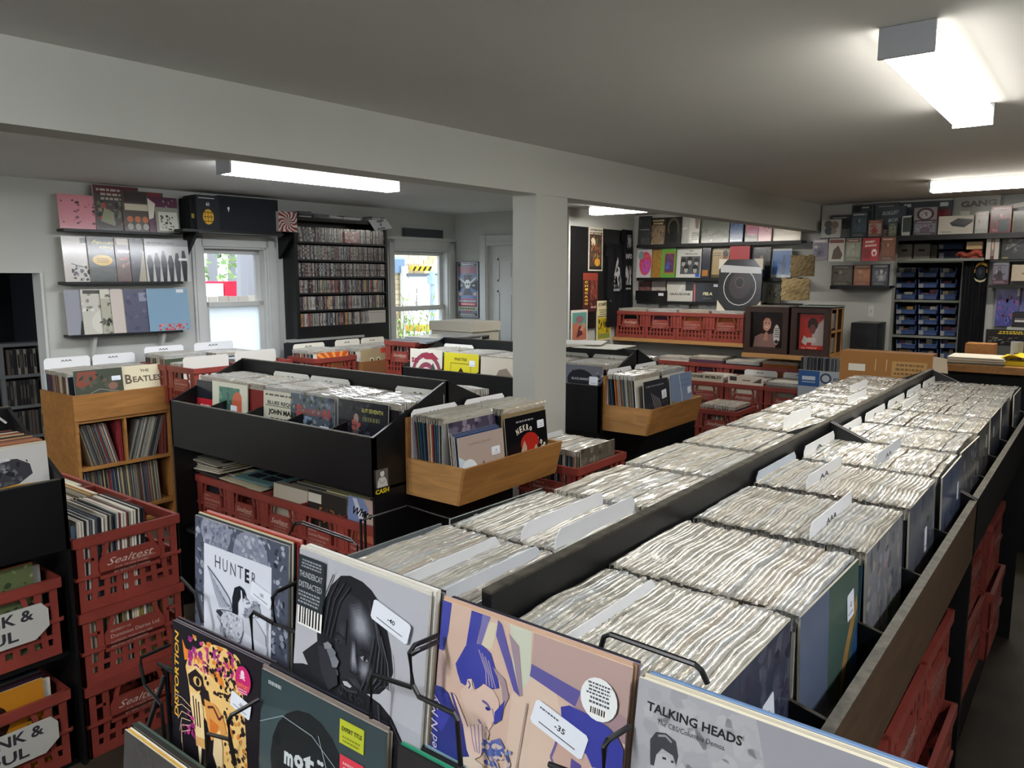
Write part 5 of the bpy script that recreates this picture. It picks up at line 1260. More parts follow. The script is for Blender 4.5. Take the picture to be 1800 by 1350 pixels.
fx(-4.668, 3.635, H - .562, [('r', 0, 0, 1, 1, 'c9582e'), ('e', .62, .58, .22, .24, 'd9b27a'), *[('p', [(.62, .58), (.62 + .8 * math.cos(a), .58 + .6 * math.sin(a)), (.62 + .8 * math.cos(a + .13), .58 + .6 * math.sin(a + .13))], 'dfa04e') for a in [i * .349 - .1 for i in range(10)]], ('e', .62, .58, .16, .18, 'c98a5a'), ('r', .80, .6, .9, .76, '3a4458')], 'c9582e', 'orange sunburst record in the crate left of the cardboard box', hh=.30, w=.30, lean=-.08)
card((-4.96, 3.64, H - .855), Y, Z, .30, .345, 'white tab card behind the orange sunburst record', 'AA', col='dcd8ca')
bx = empty('cardboard_box', (-4.78, 4.3, H - .87), 'open cardboard box of records below the black media rack', 'box')
for q in ((-4.97, 4.02, -4.60, 4.026), (-4.97, 4.574, -4.60, 4.58), (-4.606, 4.026, -4.60, 4.574), (-4.97, 4.026, -4.964, 4.574)):
    MB().box(q[0], q[1], H - .87, q[2], q[3], H - .655, '8a5d38').build('box_side', 'dull', bx)
MB().box(-4.964, 4.026, H - .87, -4.606, 4.574, H - .866, '8a5d38').build('box_bottom', 'dull', bx)
rest_row((-4.95, 4.03, H - .862), (-4.66, 4.03, H - .862), Y, V((-.06, 0, 1)).normalized(), .0092, n=6, wid=.27, hgt=.30)
rest_row((-4.95, 4.305, H - .862), (-4.66, 4.305, H - .862), Y, V((-.06, 0, 1)).normalized(), .0092, n=6, wid=.26, hgt=.305)
fx(-4.635, 4.03, H - .562, [('r', 0, 0, 1, 1, 'a59672'), ('r', .78, .86, .97, 1, 'c9503e'), *[q for s in (.34, .60) for q in (('r', s, .44, s + .14, .76, 'd5cdb2'), ('r', s + .03, .47, s + .11, .73, '4a4436'), ('e', s + .07, .6, .03, .08, 'b9ad8c'))]], 'a59672', 'tan record with two small framed portraits, left half of the cardboard box', w=.27, hh=.295, lean=-.08)
fx(-4.635, 4.308, H - .555, [('r', 0, 0, 1, 1, 'c7c1b4'), ('r', 0, 0, .34, 1, '2e3030'), ('x', .04, .2, .3, .9, 9, '8a8a84'), ('t', 'JNoL', .48, .66, .22, .1, '8a8474', 0, .5), ('t', 'Bkry', .48, .50, .22, .1, '8a8474', 0, .5)], 'c7c1b4', 'cream record with a black text strip and script, right half of the cardboard box', w=.26, hh=.30, lean=-.06)
for y, tx in ((4.035, 'left'), (4.31, 'right')):
    card((-4.945, y, H - .862), Y, Z, .26, .36, 'white tab card at the back of the cardboard box, %s half' % tx, 'AA', col='dcd8ca')
album('record_tray', 'long flat box lid lying behind the cardboard box below the media rack', 'box', (-5.40, 3.95, H - .52), Y, (-1, 0, 0), .8, .1, .02, (), 'a8aaa4', edge='a8aaa4')
base_box(-5.47, 3.92, -5.20, 4.71, H - .546, 'low_shelf', 'dark shelf holding the flat lid below the media rack', 'shelf')
base_box(-5.40, 4.73, -4.15, 5.78, H - .79, 'low_table', 'black low table by the far door, under the crate with flat bagged records', 'table')
base_box(-4.595, 4.26, -4.27, 4.645, H - .774, 'low_table', 'black stand under the crate with flat bagged records', 'stand')
crate(-4.43, 4.452, H - .772, 'red crate left of the white concentric ring record, flat sleeves on its top', 'A')
rest_row((-4.57, 4.30, H - .758), (-4.29, 4.30, H - .758), Y, Z, .0095, n=5, hgt=.23)
for i in range(3):
    album('record_sleeve', ('lowest', 'middle', 'uppermost')[i] + ' of the flat bagged records lying on the crate in front of the right window', 'record', (-4.60 + .03 * i, 4.30 + .06 * i, H - .4995 + .012 * i), X, Y, .42, .56, .011, [('r', 0, 0, 1, 1, 'a9adae'), ('n', 0, 0, 1, 1, ['babec0', '8f9496'], 20, i, .1)], 'a9adae', edge='8a8e90', mt='gloss')
bk_ = empty('banker_box', (-4.75, 5.42, H - .79), 'white storage box with a lid and hand hole, in front of the far door', 'box')
MB().box(-5.02, 5.24, H - .79, -4.52, 5.62, H - .46, 'c9c4b4').build('body', 'dull', bk_)
MB().box(-5.035, 5.225, H - .485, -4.505, 5.635, H - .40, 'd2cdbd').build('lid', 'dull', bk_)
MB().box(-4.521, 5.38, H - .56, -4.5175, 5.48, H - .525, '2a2826').build('hand_hole', 'dull', bk_)
base_box(-4.10, 4.72, -3.3, 5.5, H - .60, 'low_table', 'black cabinet behind the rear console, below the far door', 'cabinet')

# ================================================================ ON THE WINDOW WALL
def wshelf(u0, u1, v0, v1, dep, label, brk=None, lip=0):
    s0, z = lw(u0, v0, dep); s1, z1 = lw(u1, v1, dep)
    z = (z + z1) / 2
    root = empty('wall_shelf', wpt((s0 + s1) / 2, z, dep / 2), label, 'shelf')
    b = MB(); wbox(b, s0, s1, z - .018, z, 0, dep); b.build('board', 'black', root)
    if lip:
        b = MB(); wbox(b, s0, s1, z, z + lip, dep - .008, dep); b.build('lip', 'black', root)
    for u in brk or ():
        s, _ = lw(u, v0, .02)
        b = MB(); b.prism([wpt(s - .012, z - .02, 0), wpt(s - .012, z - .20, 0), wpt(s - .012, z - .20, .012), wpt(s - .012, z - .02, dep * .8)], WR * .024); b.build('bracket', 'trim' if brk and u < 300 else 'black', root)
    return s0, s1, z
def wal(u0, u1, zb, h, off, ops, col, label, name='album', cat='record', lean=.10, mt='gloss', wid=None, sticker=None, th=.004, vv=None, group=None):
    "album leaning on the wall, left edge at pixel column U0"
    v = vv or 450
    s0 = lw(u0, v, off)[0]; s1 = lw(u1, v, off)[0]
    w = wid or (s1 - s0)
    up = (V((0, 0, 1)) - WN * lean).normalized()
    return album(name, label, cat, wpt(s0, zb, off), WR, up, w, h, th, ops, col, edge='b5b2a8', mt=mt, sticker=sticker, group=group)
s0, s1, z1 = wshelf(112, 319, 401, 410, .13, 'top black ledge on the window wall, left of the window')
_, _, z2 = wshelf(114, 322, 494, 496, .13, 'middle black ledge on the window wall, left of the window')
_, _, z3 = wshelf(124, 322, 588, 582, .13, 'lowest black ledge on the window wall, on pale brackets', brk=(160, 281))
bw = [('n', .1, 0, .9, .8, ['1c1c20', '3a3a40', '8a8a90'], 30, 5, .07)]
wal(104, 160, z1, .235, .085, [('r', 0, 0, 1, 1, 'd28a94'), ('n', .3, .15, .95, .85, ['7a4a58', '4a3038', 'b0626e'], 26, 2, .07), ('e', .08, .8, .02, .025, '6a4048'), ('e', .09, .2, .02, .025, '6a4048')], 'd28a94', 'pink record with dark figures on the top ledge', wid=.29, vv=375)
wal(168, 217, z1, .315, .095, [('r', 0, 0, 1, 1, '4a4442'), ('r', 0, .8, 1, 1, '5a3036'), ('x', .05, .66, .9, .95, 3, 'b7a9a0'), ('n', .05, .1, .95, .65, ['6a7058', '33302e', '8d8878', 'a3483c'], 50, 3, .08), ('p', [(.1, .2), (.2, .5), (.4, .4), (.4, .1)], '8a8f70')], '4a4442', 'tall dark record with a red headline strip on the top ledge', wid=.31, vv=360, th=.03)
wal(217, 270, z1, .29, .105, [('r', 0, 0, 1, 1, '50463e'), ('r', .05, .72, .6, .98, '3a3432'), ('r', .62, .3, .95, 1, '7a3038'), ('r', .05, .52, .6, .68, 'c9c0a8'), *[('e', .15 + .18 * i, .12 + .18 * j, .07, .08, c) for i in range(4) for j, c in enumerate(('a8a49c', 'c06a3a'))]], '50463e', 'brown record with two rows of round badges on the top ledge', wid=.30, vv=365)
wal(262, 296, z1, .26, .112, [('r', 0, 0, 1, 1, '5a2a44'), ('p', [(.0, .35), (.0, .95), (.25, .8), (.15, .4)], 'd8d2c4'), ('n', .2, .5, 1, 1, ['8d8d88', '3a3438'], 14, 6, .06)], '5a2a44', 'maroon record with a white slash on the top ledge', wid=.22, vv=365)
wal(275, 302, z1, .185, .118, [('r', 0, 0, 1, 1, '8a8c7c'), ('r', .12, .08, .95, .82, 'c9cabc'), ('n', .2, .1, .85, .7, ['1e1e20', '3a3a3c', '6a6a64'], 36, 7, .07)], '8a8c7c', 'small grey record with dark figures at the right end of the top ledge', wid=.17, vv=385)
wal(112, 158, z2, .312, .080, [('r', 0, 0, 1, 1, 'c9c3bc'), ('r', .38, .86, .7, .97, '5a5450'), ('n', .15, .02, .85, .36, ['3a3a40', '6a6a70', '1e1e22', 'a0a0a0'], 50, 8, .07), ('l', [(.15, .4), (.4, .33)], .02, '2a2a2e')], 'c9c3bc', 'white record with a small armoured rider, left on the middle ledge', wid=.31, vv=450, sticker=None)
wal(157, 206, z2, .315, .092, [('r', 0, 0, 1, 1, '4f5450'), ('t', 'Blondshell', .2, .84, .5, .08, 'd2cb7c', 0, .2, .03), ('t', 'KING II', .25, .74, .4, .08, 'd2cb7c', 0, 0, .03), ('l', [(.1, .84), (.16, .92), (.22, .84)], .03, 'd2cb7c'), ('e', .30, .48, .22, .12, 'e2b93e'), ('x', .15, .42, .45, .54, 3, 'a07a28'), ('n', .5, .05, .9, .5, ['6a6e6c', '3a3e3c', '7c807c'], 20, 9, .08)], '4f5450', 'grey record with a round yellow sticker on the middle ledge', wid=.31, vv=450, th=.025)
wal(205, 232, z2, .312, .100, [('r', 0, 0, 1, 1, '6a5450'), ('r', .05, .84, .6, .98, 'c9c2b4'), ('n', .1, .1, .9, .75, ['c07058', '8a6a64', 'd09a80', '5a4844'], 50, 10, .08), ('r', .05, .66, .55, .72, 'e2dcd2')], '6a5450', 'reddish record with a pale label strip on the middle ledge', wid=.31, vv=450, th=.012)
wal(231, 258, z2, .31, .108, [('r', 0, 0, 1, 1, '3a3c44'), ('p', [(.15, .0), (.3, .7), (.45, .75), (.5, .3), (.4, 0)], 'a8a08c'), ('n', .0, .3, .9, 1, ['2a2c34', '565860', '7a7a7c'], 30, 11, .08)], '3a3c44', 'dark record with a pale figure on the middle ledge', wid=.30, vv=450)
wal(257, 318, z2, .312, .116, [('r', 0, 0, 1, 1, 'b9bcba'), ('r', 0, .84, 1, 1, '8f9290'), ('x', .05, .87, .7, .95, 1, '4a4c4c'), *[('p', [(.05 + .155 * i, 0), (.03 + .155 * i, .45), (.07 + .155 * i, .62 + .06 * (i % 3)), (.13 + .155 * i, .62 + .06 * (i % 3)), (.17 + .155 * i, .42), (.13 + .155 * i, 0)], ['26282c', '3a3c42', '1c1d22'][i % 3]) for i in range(6)], ('r', .75, .5, .95, .56, 'e4e4e0')], 'b9bcba', 'record with a row of dark suited standing figures, right on the middle ledge', wid=.33, vv=450)
wal(117, 147, z3, .312, .076, [('r', 0, 0, 1, 1, '9598a4'), ('p', [(.25, 0), (.3, .3), (.5, .42), (.55, .62), (.5, .9), (.8, .9), (.9, 0)], '2a2a2e'), ('r', .4, .64, .7, .67, 'd4d4d6')], '9598a4', 'lavender grey record with a black silhouette, left on the lowest ledge', wid=.31, vv=545)
wal(146, 181, z3, .315, .088, [('r', 0, 0, 1, 1, 'c9c7bc'), ('n', .0, .5, 1, 1, ['2e2e30', '8a8a84', 'e0ded4'], 30, 12, .09), ('e', .5, .25, .32, .3, 'd9d7cc'), ('l', [(.35, .25), (.5, .3), (.6, .26)], .03, '3a3a38'), ('r', .05, .9, .4, .98, '44443f')], 'c9c7bc', 'cream record with a sketched pale face on the lowest ledge', wid=.31, vv=545, th=.02)
wal(180, 199, z3, .312, .098, [('r', 0, 0, 1, 1, 'b5b5a4'), ('r', 0, .8, 1, 1, 'd4d2c4'), ('t', 'SUBS', .1, .83, .8, .08, '3a3a36', 0, 0, .04), ('n', 0, 0, 1, .7, ['6a6c62', 'a0a294', '3a3c36'], 40, 13, .09)], 'b5b5a4', 'pale green record with a dark block title on the lowest ledge', wid=.30, vv=545)
wal(198, 222, z3, .312, .106, [('r', 0, 0, 1, 1, 'cfc4bc'), ('p', [(.75, .3), (.85, .62), (1, .62), (1, .3)], '8a4a54'), ('r', .3, .9, .36, .96, '8a8480')], 'cfc4bc', 'pale pink record with a dark red shape at its edge on the lowest ledge', wid=.30, vv=545, th=.012)
wal(221, 258, z3, .312, .113, [('r', 0, 0, 1, 1, '5c5e72'), ('r', .35, .72, .7, .92, '8d92a8'), ('p', [(.55, .2), (.6, .5), (.75, .55), (.8, .2)], 'c9b98e'), ('n', 0, 0, 1, 1, ['50526a', '686a80'], 20, 14, .1)], '5c5e72', 'dark violet record with a small gold figure on the lowest ledge', wid=.31, vv=545, th=.012)
wal(262, 318, z3, .315, .124, [('r', 0, 0, 1, 1, '7fa0b8'), ('n', .22, .01, .95, .16, ['c9564e', 'b0443c', 'd98a84'], 40, 15, .05), ('r', .72, .9, .9, .98, 'd9dfe4')], '7fa0b8', 'light blue record with red script along the bottom, right on the lowest ledge', wid=.31, vv=545)
# shelf over the left window with black cases
s0, s1, zs = wshelf(322, 498, 404, 408, .26, 'long black shelf over the left window, on black brackets', brk=(326, 492))
def wblk(u0, u1, z0, z1, o0, o1, col, name, label, cat, extra=None, mt='dull', vv=380):
    a, c = lw(u0, vv, o1)[0], lw(u1, vv, o1)[0]
    b = MB(); wbox(b, a, c, z0, z1, o0, o1, col)
    if extra:
        art(b, extra, lambda u, v, k: wpt(a + (c - a) * u, z0 + (z1 - z0) * v, o1 + .0002 + k * .0001))
    return tag(b.build(name, mt, org=wpt((a + c) / 2, z0, (o0 + o1) / 2)), label, cat)
zcase = lw(440, 350, .2)[1]
wblk(334, 347, zs, zs + (zcase - zs) * .92, .02, .18, '1c1e22', 'black_case', 'narrow black case with a yellow tag, left end of the shelf over the window', 'case', [('r', .2, .36, .8, .5, 'a8923a')])
wblk(346, 386, zs, zcase * 1.0, .02, .22, '303236', 'record_box', 'dark grey box with a round yellow emblem on the shelf over the left window', 'box', [('t', '61', .42, .70, .14, .13, 'e4e6e8', 0, 0, .04), ('r', .1, .9, .8, .93, 'b4b6b8'), ('e', .5, .38, .24, .22, 'd8a63a'), *[('r', .34 + .14 * i, .22, .36 + .14 * i, .56, '4a3c1c') for i in range(3)], *[('r', .3, .24 + .13 * i, .7, .26 + .13 * i, '4a3c1c') for i in range(3)]])
wblk(386, 489, zs, zcase + .01, .02, .20, '23262c', 'black_case', 'long black case on the shelf over the left window', 'case', [('p', [(.13, .66), (.15, .70), (.17, .66), (.15, .54)], 'e4e6ea')])
wblk(488, 508, zcase + .0, zcase + .03, .02, .16, '4a4e54', 'small_box', 'small grey box on top of the long black case', 'box') if False else None
rays = [('r', 0, 0, 1, 1, 'c9bcb2')] + [('p', [(.5, .5), (.5 + .35 * math.cos(a), .5 + .35 * math.sin(a)), (.5 + .72 * math.cos(a + .35), .5 + .72 * math.sin(a + .35)), (.5 + .72 * math.cos(a + .62), .5 + .72 * math.sin(a + .62)), (.5 + .35 * math.cos(a + .26), .5 + .35 * math.sin(a + .26))], '7a2e34') for a in [i * .524 for i in range(12)]]
def clip01(ops):
    out = []
    for o in ops:
        out.append(('p', [(min(max(u, 0), 1), min(max(v, 0), 1)) for u, v in o[1]], o[2]) if o[0] == 'p' else o)
    return out
wblk(490, 522, lw(500, 407, .24)[1], lw(500, 372, .24)[1], .20, .24, 'c9bcb2', 'swirl_picture', 'square red and white swirl picture at the right end of the shelf over the window', 'picture', clip01(rays), 'gloss', vv=390)

# ---- black CD rack between the windows
OR_ = .19
ra, rb = lw(523, 480, OR_)[0], lw(680, 480, OR_)[0]
rtop = lw(600, 392, OR_)[1]; rbot = lw(600, 602, OR_)[1]
rk = empty('cd_rack', wpt((ra + rb) / 2, rbot, OR_ / 2), 'tall black wall rack packed with discs between the two windows', 'rack')
for a, c, nm in ((ra - .02, ra + .012, 'side_panel'), (rb - .012, rb + .012, 'side_panel')):
    b = MB(); wbox(b, a, c, rbot, rtop + .03, .01, OR_); b.build(nm, 'black', rk)
b = MB(); wbox(b, ra, rb, rbot, rtop + .03, .002, .015); b.build('back_panel', 'black', rk)
b = MB(); wbox(b, ra, rb, rtop, rtop + .03, .01, OR_ + .01); b.build('top_board', 'black', rk)
sv = [427, 457, 486, 514, 543]                       # upper face of each shelf board at mid rack
vb = 571
SHZ = [lw(600, v, OR_)[1] for v in sv] + [lw(600, vb, OR_)[1]]
for z in SHZ:
    b = MB(); wbox(b, ra + .012, rb - .012, z - .016, z, .015, OR_ + .004); b.build('shelf_board', 'black', rk)
b = MB(); wbox(b, ra + .012, rb - .012, rbot, SHZ[-1] - .016, OR_ - .02, OR_); b.build('kick_panel', 'black', rk)
CDC = ['7c7974', 'a09c94', '54565c', '86706a', 'aaa294', '454850', '969490', '5e4c4c', 'b8b4ac', '70747c', '3a3c42', '7c8278', '9a8a7c', '7c5c60', '979aa2']
CDM = []
for i, c in enumerate(CDC):
    b = MB(); b.box(-.07, -.005, 0, .07, .005, .125, c); b.box(.0702, -.005, .0, .0706, .005, .125, c)
    r2 = random.Random(i)
    for z in (.02, .05, .085):
        b.poly([(.0710, -.003, z), (.0710, .003, z), (.0710, .003, z + .022), (.0710, -.003, z + .022)], r2.choice(['a8a49c', '2a2a2e', '5a4240', '8a8478', '3a3c44', '6a6862']))
    o = b.build('compact_disc', 'gloss'); C.objects.unlink(o); CDM.append(o)
ncd = 0
CDR = MB()
names = ['top', 'second', 'third', 'fourth', 'fifth', 'lowest']
for ri in (1, 0, 2, 3, 4, 5):
    z = SHZ[ri]
    hgt = (([rtop] + SHZ)[ri] - z) - .03
    hh = min(.125, hgt)
    s = ra + .016
    end = rb - .014 - (.13 if ri == 5 else 0)
    while s < end - .01:
        w = R.uniform(.0095, .0125) if ri else R.uniform(.011, .016)
        if ncd < 252:
            o = R.choice(CDM).copy(); C.objects.link(o)
            lean = (.16 if s < ra + .2 else 0) if ri == 0 else R.uniform(-.015, .015)
            o.matrix_world = Matrix.Translation(wpt(s + w / 2, z + .0005, OR_ - .082 + R.uniform(-.006, .006))) @ Matrix.Rotation(-WA, 4, 'Z') @ Matrix.Rotation(lean, 4, 'X') @ Matrix.Diagonal((1, w / .0102, hh / .125 * R.uniform(.97, 1), 1))
            tag(o, 'disc case filed spine outward on the %s shelf of the black wall rack' % names[ri], 'compact disc', 'discs on the %s shelf of the wall rack' % names[ri])
            ncd += 1
        else:
            c = R.choice(CDC + ['b0584a', 'c9a04a'] if ri > 2 else CDC)
            d = R.uniform(-.006, .006)
            wbox(CDR, s + .0006, s + w - .0006, z + .0005, z + hh * R.uniform(.96, 1), OR_ - .15 + d, OR_ - .012 + d, c)
            wbox(CDR, s + w * .25, s + w * .75, z + hh * .2, z + hh * R.uniform(.3, .8), OR_ - .02 + d, OR_ - .0115 + d, R.choice(['a8a49c', '2a2a2e', '5a4240', '8a8478', '3a3c44', '6a6862']))
        s += w
z = SHZ[5]; wblk(648, 678, z + .001, z + .118, OR_ - .13, OR_ - .004, 'b4aea4', 'storage_box', 'pale box at the right end of the lowest shelf of the black wall rack', 'box', [('r', .05, .8, .95, .84, '8a857c')], vv=556)
tag(CDR.build('compact_discs', 'gloss'), 'remaining disc cases packed on the lower shelves of the black wall rack', 'compact discs', None, 'stuff')
z = SHZ[0]
wblk(606, 632, z + .001, z + .10, OR_ - .01, OR_ + .006, '8d4a50', 'compact_disc_box', 'small red and white swirl box face out on the top shelf of the disc rack', 'box', [('n', 0, 0, 1, 1, ['d8c9c0', '7a2e34'], 30, 3, .12)], 'gloss', vv=415)
# things on top of the rack
zz = rtop + .03
for i, (u0, u1, n, cc) in enumerate(((524, 548, 4, '8a4a50'), (548, 578, 3, '3a3c42'), (577, 602, 2, '5c5e64'), (602, 634, 3, '3c3e44'), (652, 676, 4, '7a3038'))):
    for j in range(n):
        a, c = lw(u0, 380, .16)[0], lw(u1, 380, .16)[0]
        b = MB(); wbox(b, a + R.uniform(0, .01), c - R.uniform(0, .01), zz + .0125 * j, zz + .0125 * (j + 1) - .001, .03, .17, R.choice([cc, '4a4c52', 'b0b2b4', '2a2b30']))
        tag(b.build('compact_disc', 'gloss', org=wpt((a + c) / 2, zz + .0125 * j, .1)), 'disc case lying flat on top of the black rack, %s pile from the left' % ORD[i], 'compact disc', '%s pile of discs on the rack top' % ORD[i])
b = MB(); pa, pb = lw(648, 390, .22), lw(686, 390, .22)
P4 = [wpt(*lw(647, 387, .21), .21), wpt(*lw(660, 407, .21), .21), wpt(*lw(690, 401, .21), .21), wpt(*lw(677, 384, .21), .21)]
b.prism(P4, WN * .002, 'd4d6d8')
c0 = sum(P4, V((0, 0, 0))) / 4
rt = (P4[2] - P4[1]).normalized(); upv = WN.cross(rt)
for i, tx in enumerate(('Singles', '&', 'Rarities')):
    b.text(tx, c0 + WN * .0035 + upv * (.025 - .035 * i), rt, upv, .03, '2a2c30', shear=.2, bold=.02, center=True)
tag(b.build('sign', 'paper', org=c0), 'white tilted paper sign at the top right corner of the disc rack', 'sign')
b = MB(); a, c = lw(709, 412, .02)[0], lw(778, 412, .02)[0]; z = w2['top'] + .03
wbox(b, a, c, z, z + .085, .002, .028, '50545a'); wbox(b, a + .01, c - .01, z + .01, z + .075, .028, .032, '44484e')
tag(b.build('sign_board', 'dull', org=wpt((a + c) / 2, z, .01)), 'long dark grey board resting on the head of the right window', 'board')
# framed poster beside the far door
a, c = on(803.5, 558, 'y', YF - .02), on(841.5, 460, 'y', YF - .02)
pw, ph = c.x - a.x, c.z - a.z
po = [('r', 0, 0, 1, 1, '2a2d33'), ('r', .04, .015, .96, .985, 'b4b6b4'), ('r', .07, .025, .93, .975, '60718c'), ('r', .07, .925, .93, .975, '3a4048'), ('x', .2, .94, .8, .965, 1, 'd8d8d4'), ('r', .12, .80, .88, .92, 'a8626a'), *[('r', .14 + .075 * i, .79, .18 + .075 * i, .92, '8a4a58') for i in range(10)],
      ('p', [(.07, .5), (.3, .68), (.93, .5), (.7, .4)], '4a6a9a'), ('p', [(.30, .77), (.70, .77), (.6, .60), (.95, .68), (.95, .48), (.6, .55), (.70, .41), (.30, .41), (.4, .55), (.07, .48), (.07, .68), (.4, .60)], '1c1e24'),
      ('e', .5, .61, .13, .075, 'd4d6d2'), ('r', .42, .53, .58, .57, 'd4d6d2'), ('e', .45, .605, .035, .02, '1c1e24'), ('e', .55, .605, .035, .02, '1c1e24'), ('t', '15', .17, .565, .1, .05, 'c9ccc8', 0, 0, .03), ('t', '40', .72, .565, .12, .05, 'c9ccc8', 0, 0, .03),
      ('l', [(.12, .72), (.4, .62)], .03, 'c9ccc8'), ('l', [(.88, .72), (.6, .62)], .03, 'c9ccc8'), ('e', .17, .43, .07, .035, 'd0a8a4'), ('e', .83, .43, .07, .035, 'd0a8a4'), ('r', .07, .34, .93, .40, '5a6f98'), ('r', .10, .325, .90, .345, 'a8404a'), ('x', .1, .29, .9, .32, 1, 'd8d4c4'), ('r', .10, .215, .90, .28, '9a2e38'), ('x', .14, .22, .86, .275, 1, 'e0b0ac'), ('r', .08, .135, .92, .20, 'b0b294'), ('x', .12, .14, .88, .195, 1, '4a4e40'), ('r', .25, .10, .72, .125, '8a3a40'), ('r', .07, .03, .93, .09, '3a3c40'), ('x', .1, .04, .9, .08, 2, 'c9c9c4')]
album('framed_poster', 'narrow framed poster with a skull and crossed guitars beside the far door', 'poster', (a.x, YF - .022, a.z), X, Z, pw, ph, .02, po, '2a2d33', edge='2a2d33', mt='gloss')
# tapes in the dark side room beyond the doorway
so, sz = -.62, H - .395
def drow(u, v): return lw(u, v, so)
dz0 = drow(20, 604)[1]
dsh = empty('tape_shelf', wpt(drow(40, 700)[0], 0, so - .1), 'grey wall of small shelves full of tapes in the dark side room', 'shelf')
se = drow(76, 640)[0]; ss = se - 1.35
for s_ in (se, se - .27, se - .60, se - .95, ss):
    b = MB(); wbox(b, s_ - .015, s_ + .015, 0, dz0, so - .15, so, '6d7074'); b.build('upright', 'dull', dsh)
b = MB(); wbox(b, ss, se, 0, dz0, so - .17, so - .15, '2a2b2e'); b.build('back_panel', 'dull', dsh)
rowz = [dz0 - .013 - .232 * i for i in range(6)]
for z in rowz:
    b = MB(); wbox(b, ss, se, z - .012, z + .012, so - .15, so + .004, '6d7074'); b.build('shelf_board', 'dull', dsh)
TM = []
for c in ('2e2c30', '4a4846', '6a6660', '3a3434', '8d8a80', '242428', '5a504a'):
    b = MB(); b.box(-.05, -.009, 0, .05, .009, .185, c); b.poly([(.0505, -.006, .05), (.0505, .006, .05), (.0505, .006, .15), (.0505, -.006, .15)], R.choice(['a8a49a', '55524e', '7a3a34', '1c1c20']))
    o = b.build('tape_case', 'paper'); C.objects.unlink(o); TM.append(o)
for ri, z in enumerate(rowz[1:], 1):
    for sa, sb in ((se - .255, se - .017), (se - .585, se - .287), (se - .935, se - .617)):
        s_ = sa + .01
        while s_ < sb - .012:
            if R.random() < .93:
                o = R.choice(TM).copy(); C.objects.link(o)
                o.matrix_world = Matrix.Translation(wpt(s_, z + .0125, so - .055)) @ Matrix.Rotation(-WA, 4, 'Z')
                tag(o, 'tape case on the %s row down of the grey shelves in the dark side room' % ORD[ri - 1], 'tape', 'tapes on the %s row of the side room shelves' % ORD[ri - 1])
            s_ += R.uniform(.0195, .024)
# ================================================================ ALCOVE: T-SHIRT BOARD AND BACK WALL
xa = XR + .003
def xw(u, v, off=0.): return on(u, v, 'x', XR + off)
a, c = xw(1003, 600, .02), xw(1113, 407, .02)
zlo = H - .50
bd = tag(MB().box(XR + .002, a.y, zlo, XR + .02, c.y - .06, c.z, '0b0d10').build('display_board', 'black', org=(XR, (a.y + c.y) / 2, zlo)), 'tall black display board on the alcove side wall, hung with shirts and posters', 'board')
MB().box(XR + .020, a.y, H - .72, XR + .021, a.y + .01, H - .71, 'ffffff') if False else None
def xbox(u0, u1, v0, v1, o0, o1, ops, col, name, label, cat, mt='paper', rnd=0):
    p, q = xw(u0, v1, o1), xw(u1, v0, o1)
    y0, y1, z0, z1 = p.y, q.y, min(p.z, q.z), max(p.z, q.z)
    b = MB().box(XR + o0, y0, z0, XR + o1, y1, z1, col)
    art(b, ops, lambda u, v, k: V((XR + o1 + .0003 + k * .0001, y0 + (y1 - y0) * u, z0 + (z1 - z0) * v)))
    return tag(b.build(name, mt, org=(XR + o0, (y0 + y1) / 2, z0)), label, cat)
xbox(1034, 1060, 401, 476, .021, .024, [('r', 0, 0, 1, 1, 'd5cfc0'), ('r', .06, .03, .94, .89, '4a3a30'), ('r', .05, .90, .95, .98, 'd5cfc0'), ('t', 'LEGENDS', .06, .92, .88, .055, '2a2620', 0, 0, .04), ('t', 'OF SOUL', .08, .84, .8, .05, 'd8cdb4', 0, 0, .04), ('e', .32, .66, .16, .09, 'c9b49a'), ('n', .1, .2, .9, .8, ['6a4434', '8d7a4a', '2c2a28', '5f6a44', 'a3483a'], 50, 3, .09), ('e', .3, .7, .13, .06, 'd0c0a8'), ('e', .62, .2, .2, .09, 'c9902e'), ('r', .06, .03, .94, .10, '26221e')], 'd5cfc0', 'poster', 'tall poster headed LEGENDS with a saxophonist on the black display board', 'poster')
xbox(1024, 1051, 480, 549, .021, .025, [('r', 0, 0, 1, 1, '4a2422'), ('r', .5, .3, 1, 1, '7a3a2c'), ('r', 0, .82, 1, 1, '8d3a2c'), *[('t', ch, .12, .74 - .092 * i, .22, .075, 'd9b23e', 0, 0, .05) for i, ch in enumerate('CHICAGO')], ('n', .5, .1, .95, .8, ['5a2a24', '8d5040', '38201e'], 20, 4, .1), ('x', .5, .08, .95, .16, 1, 'd0a8a0')], '4a2422', 'poster', 'dark red poster with CHICAGO in yellow letters down its left side', 'poster')
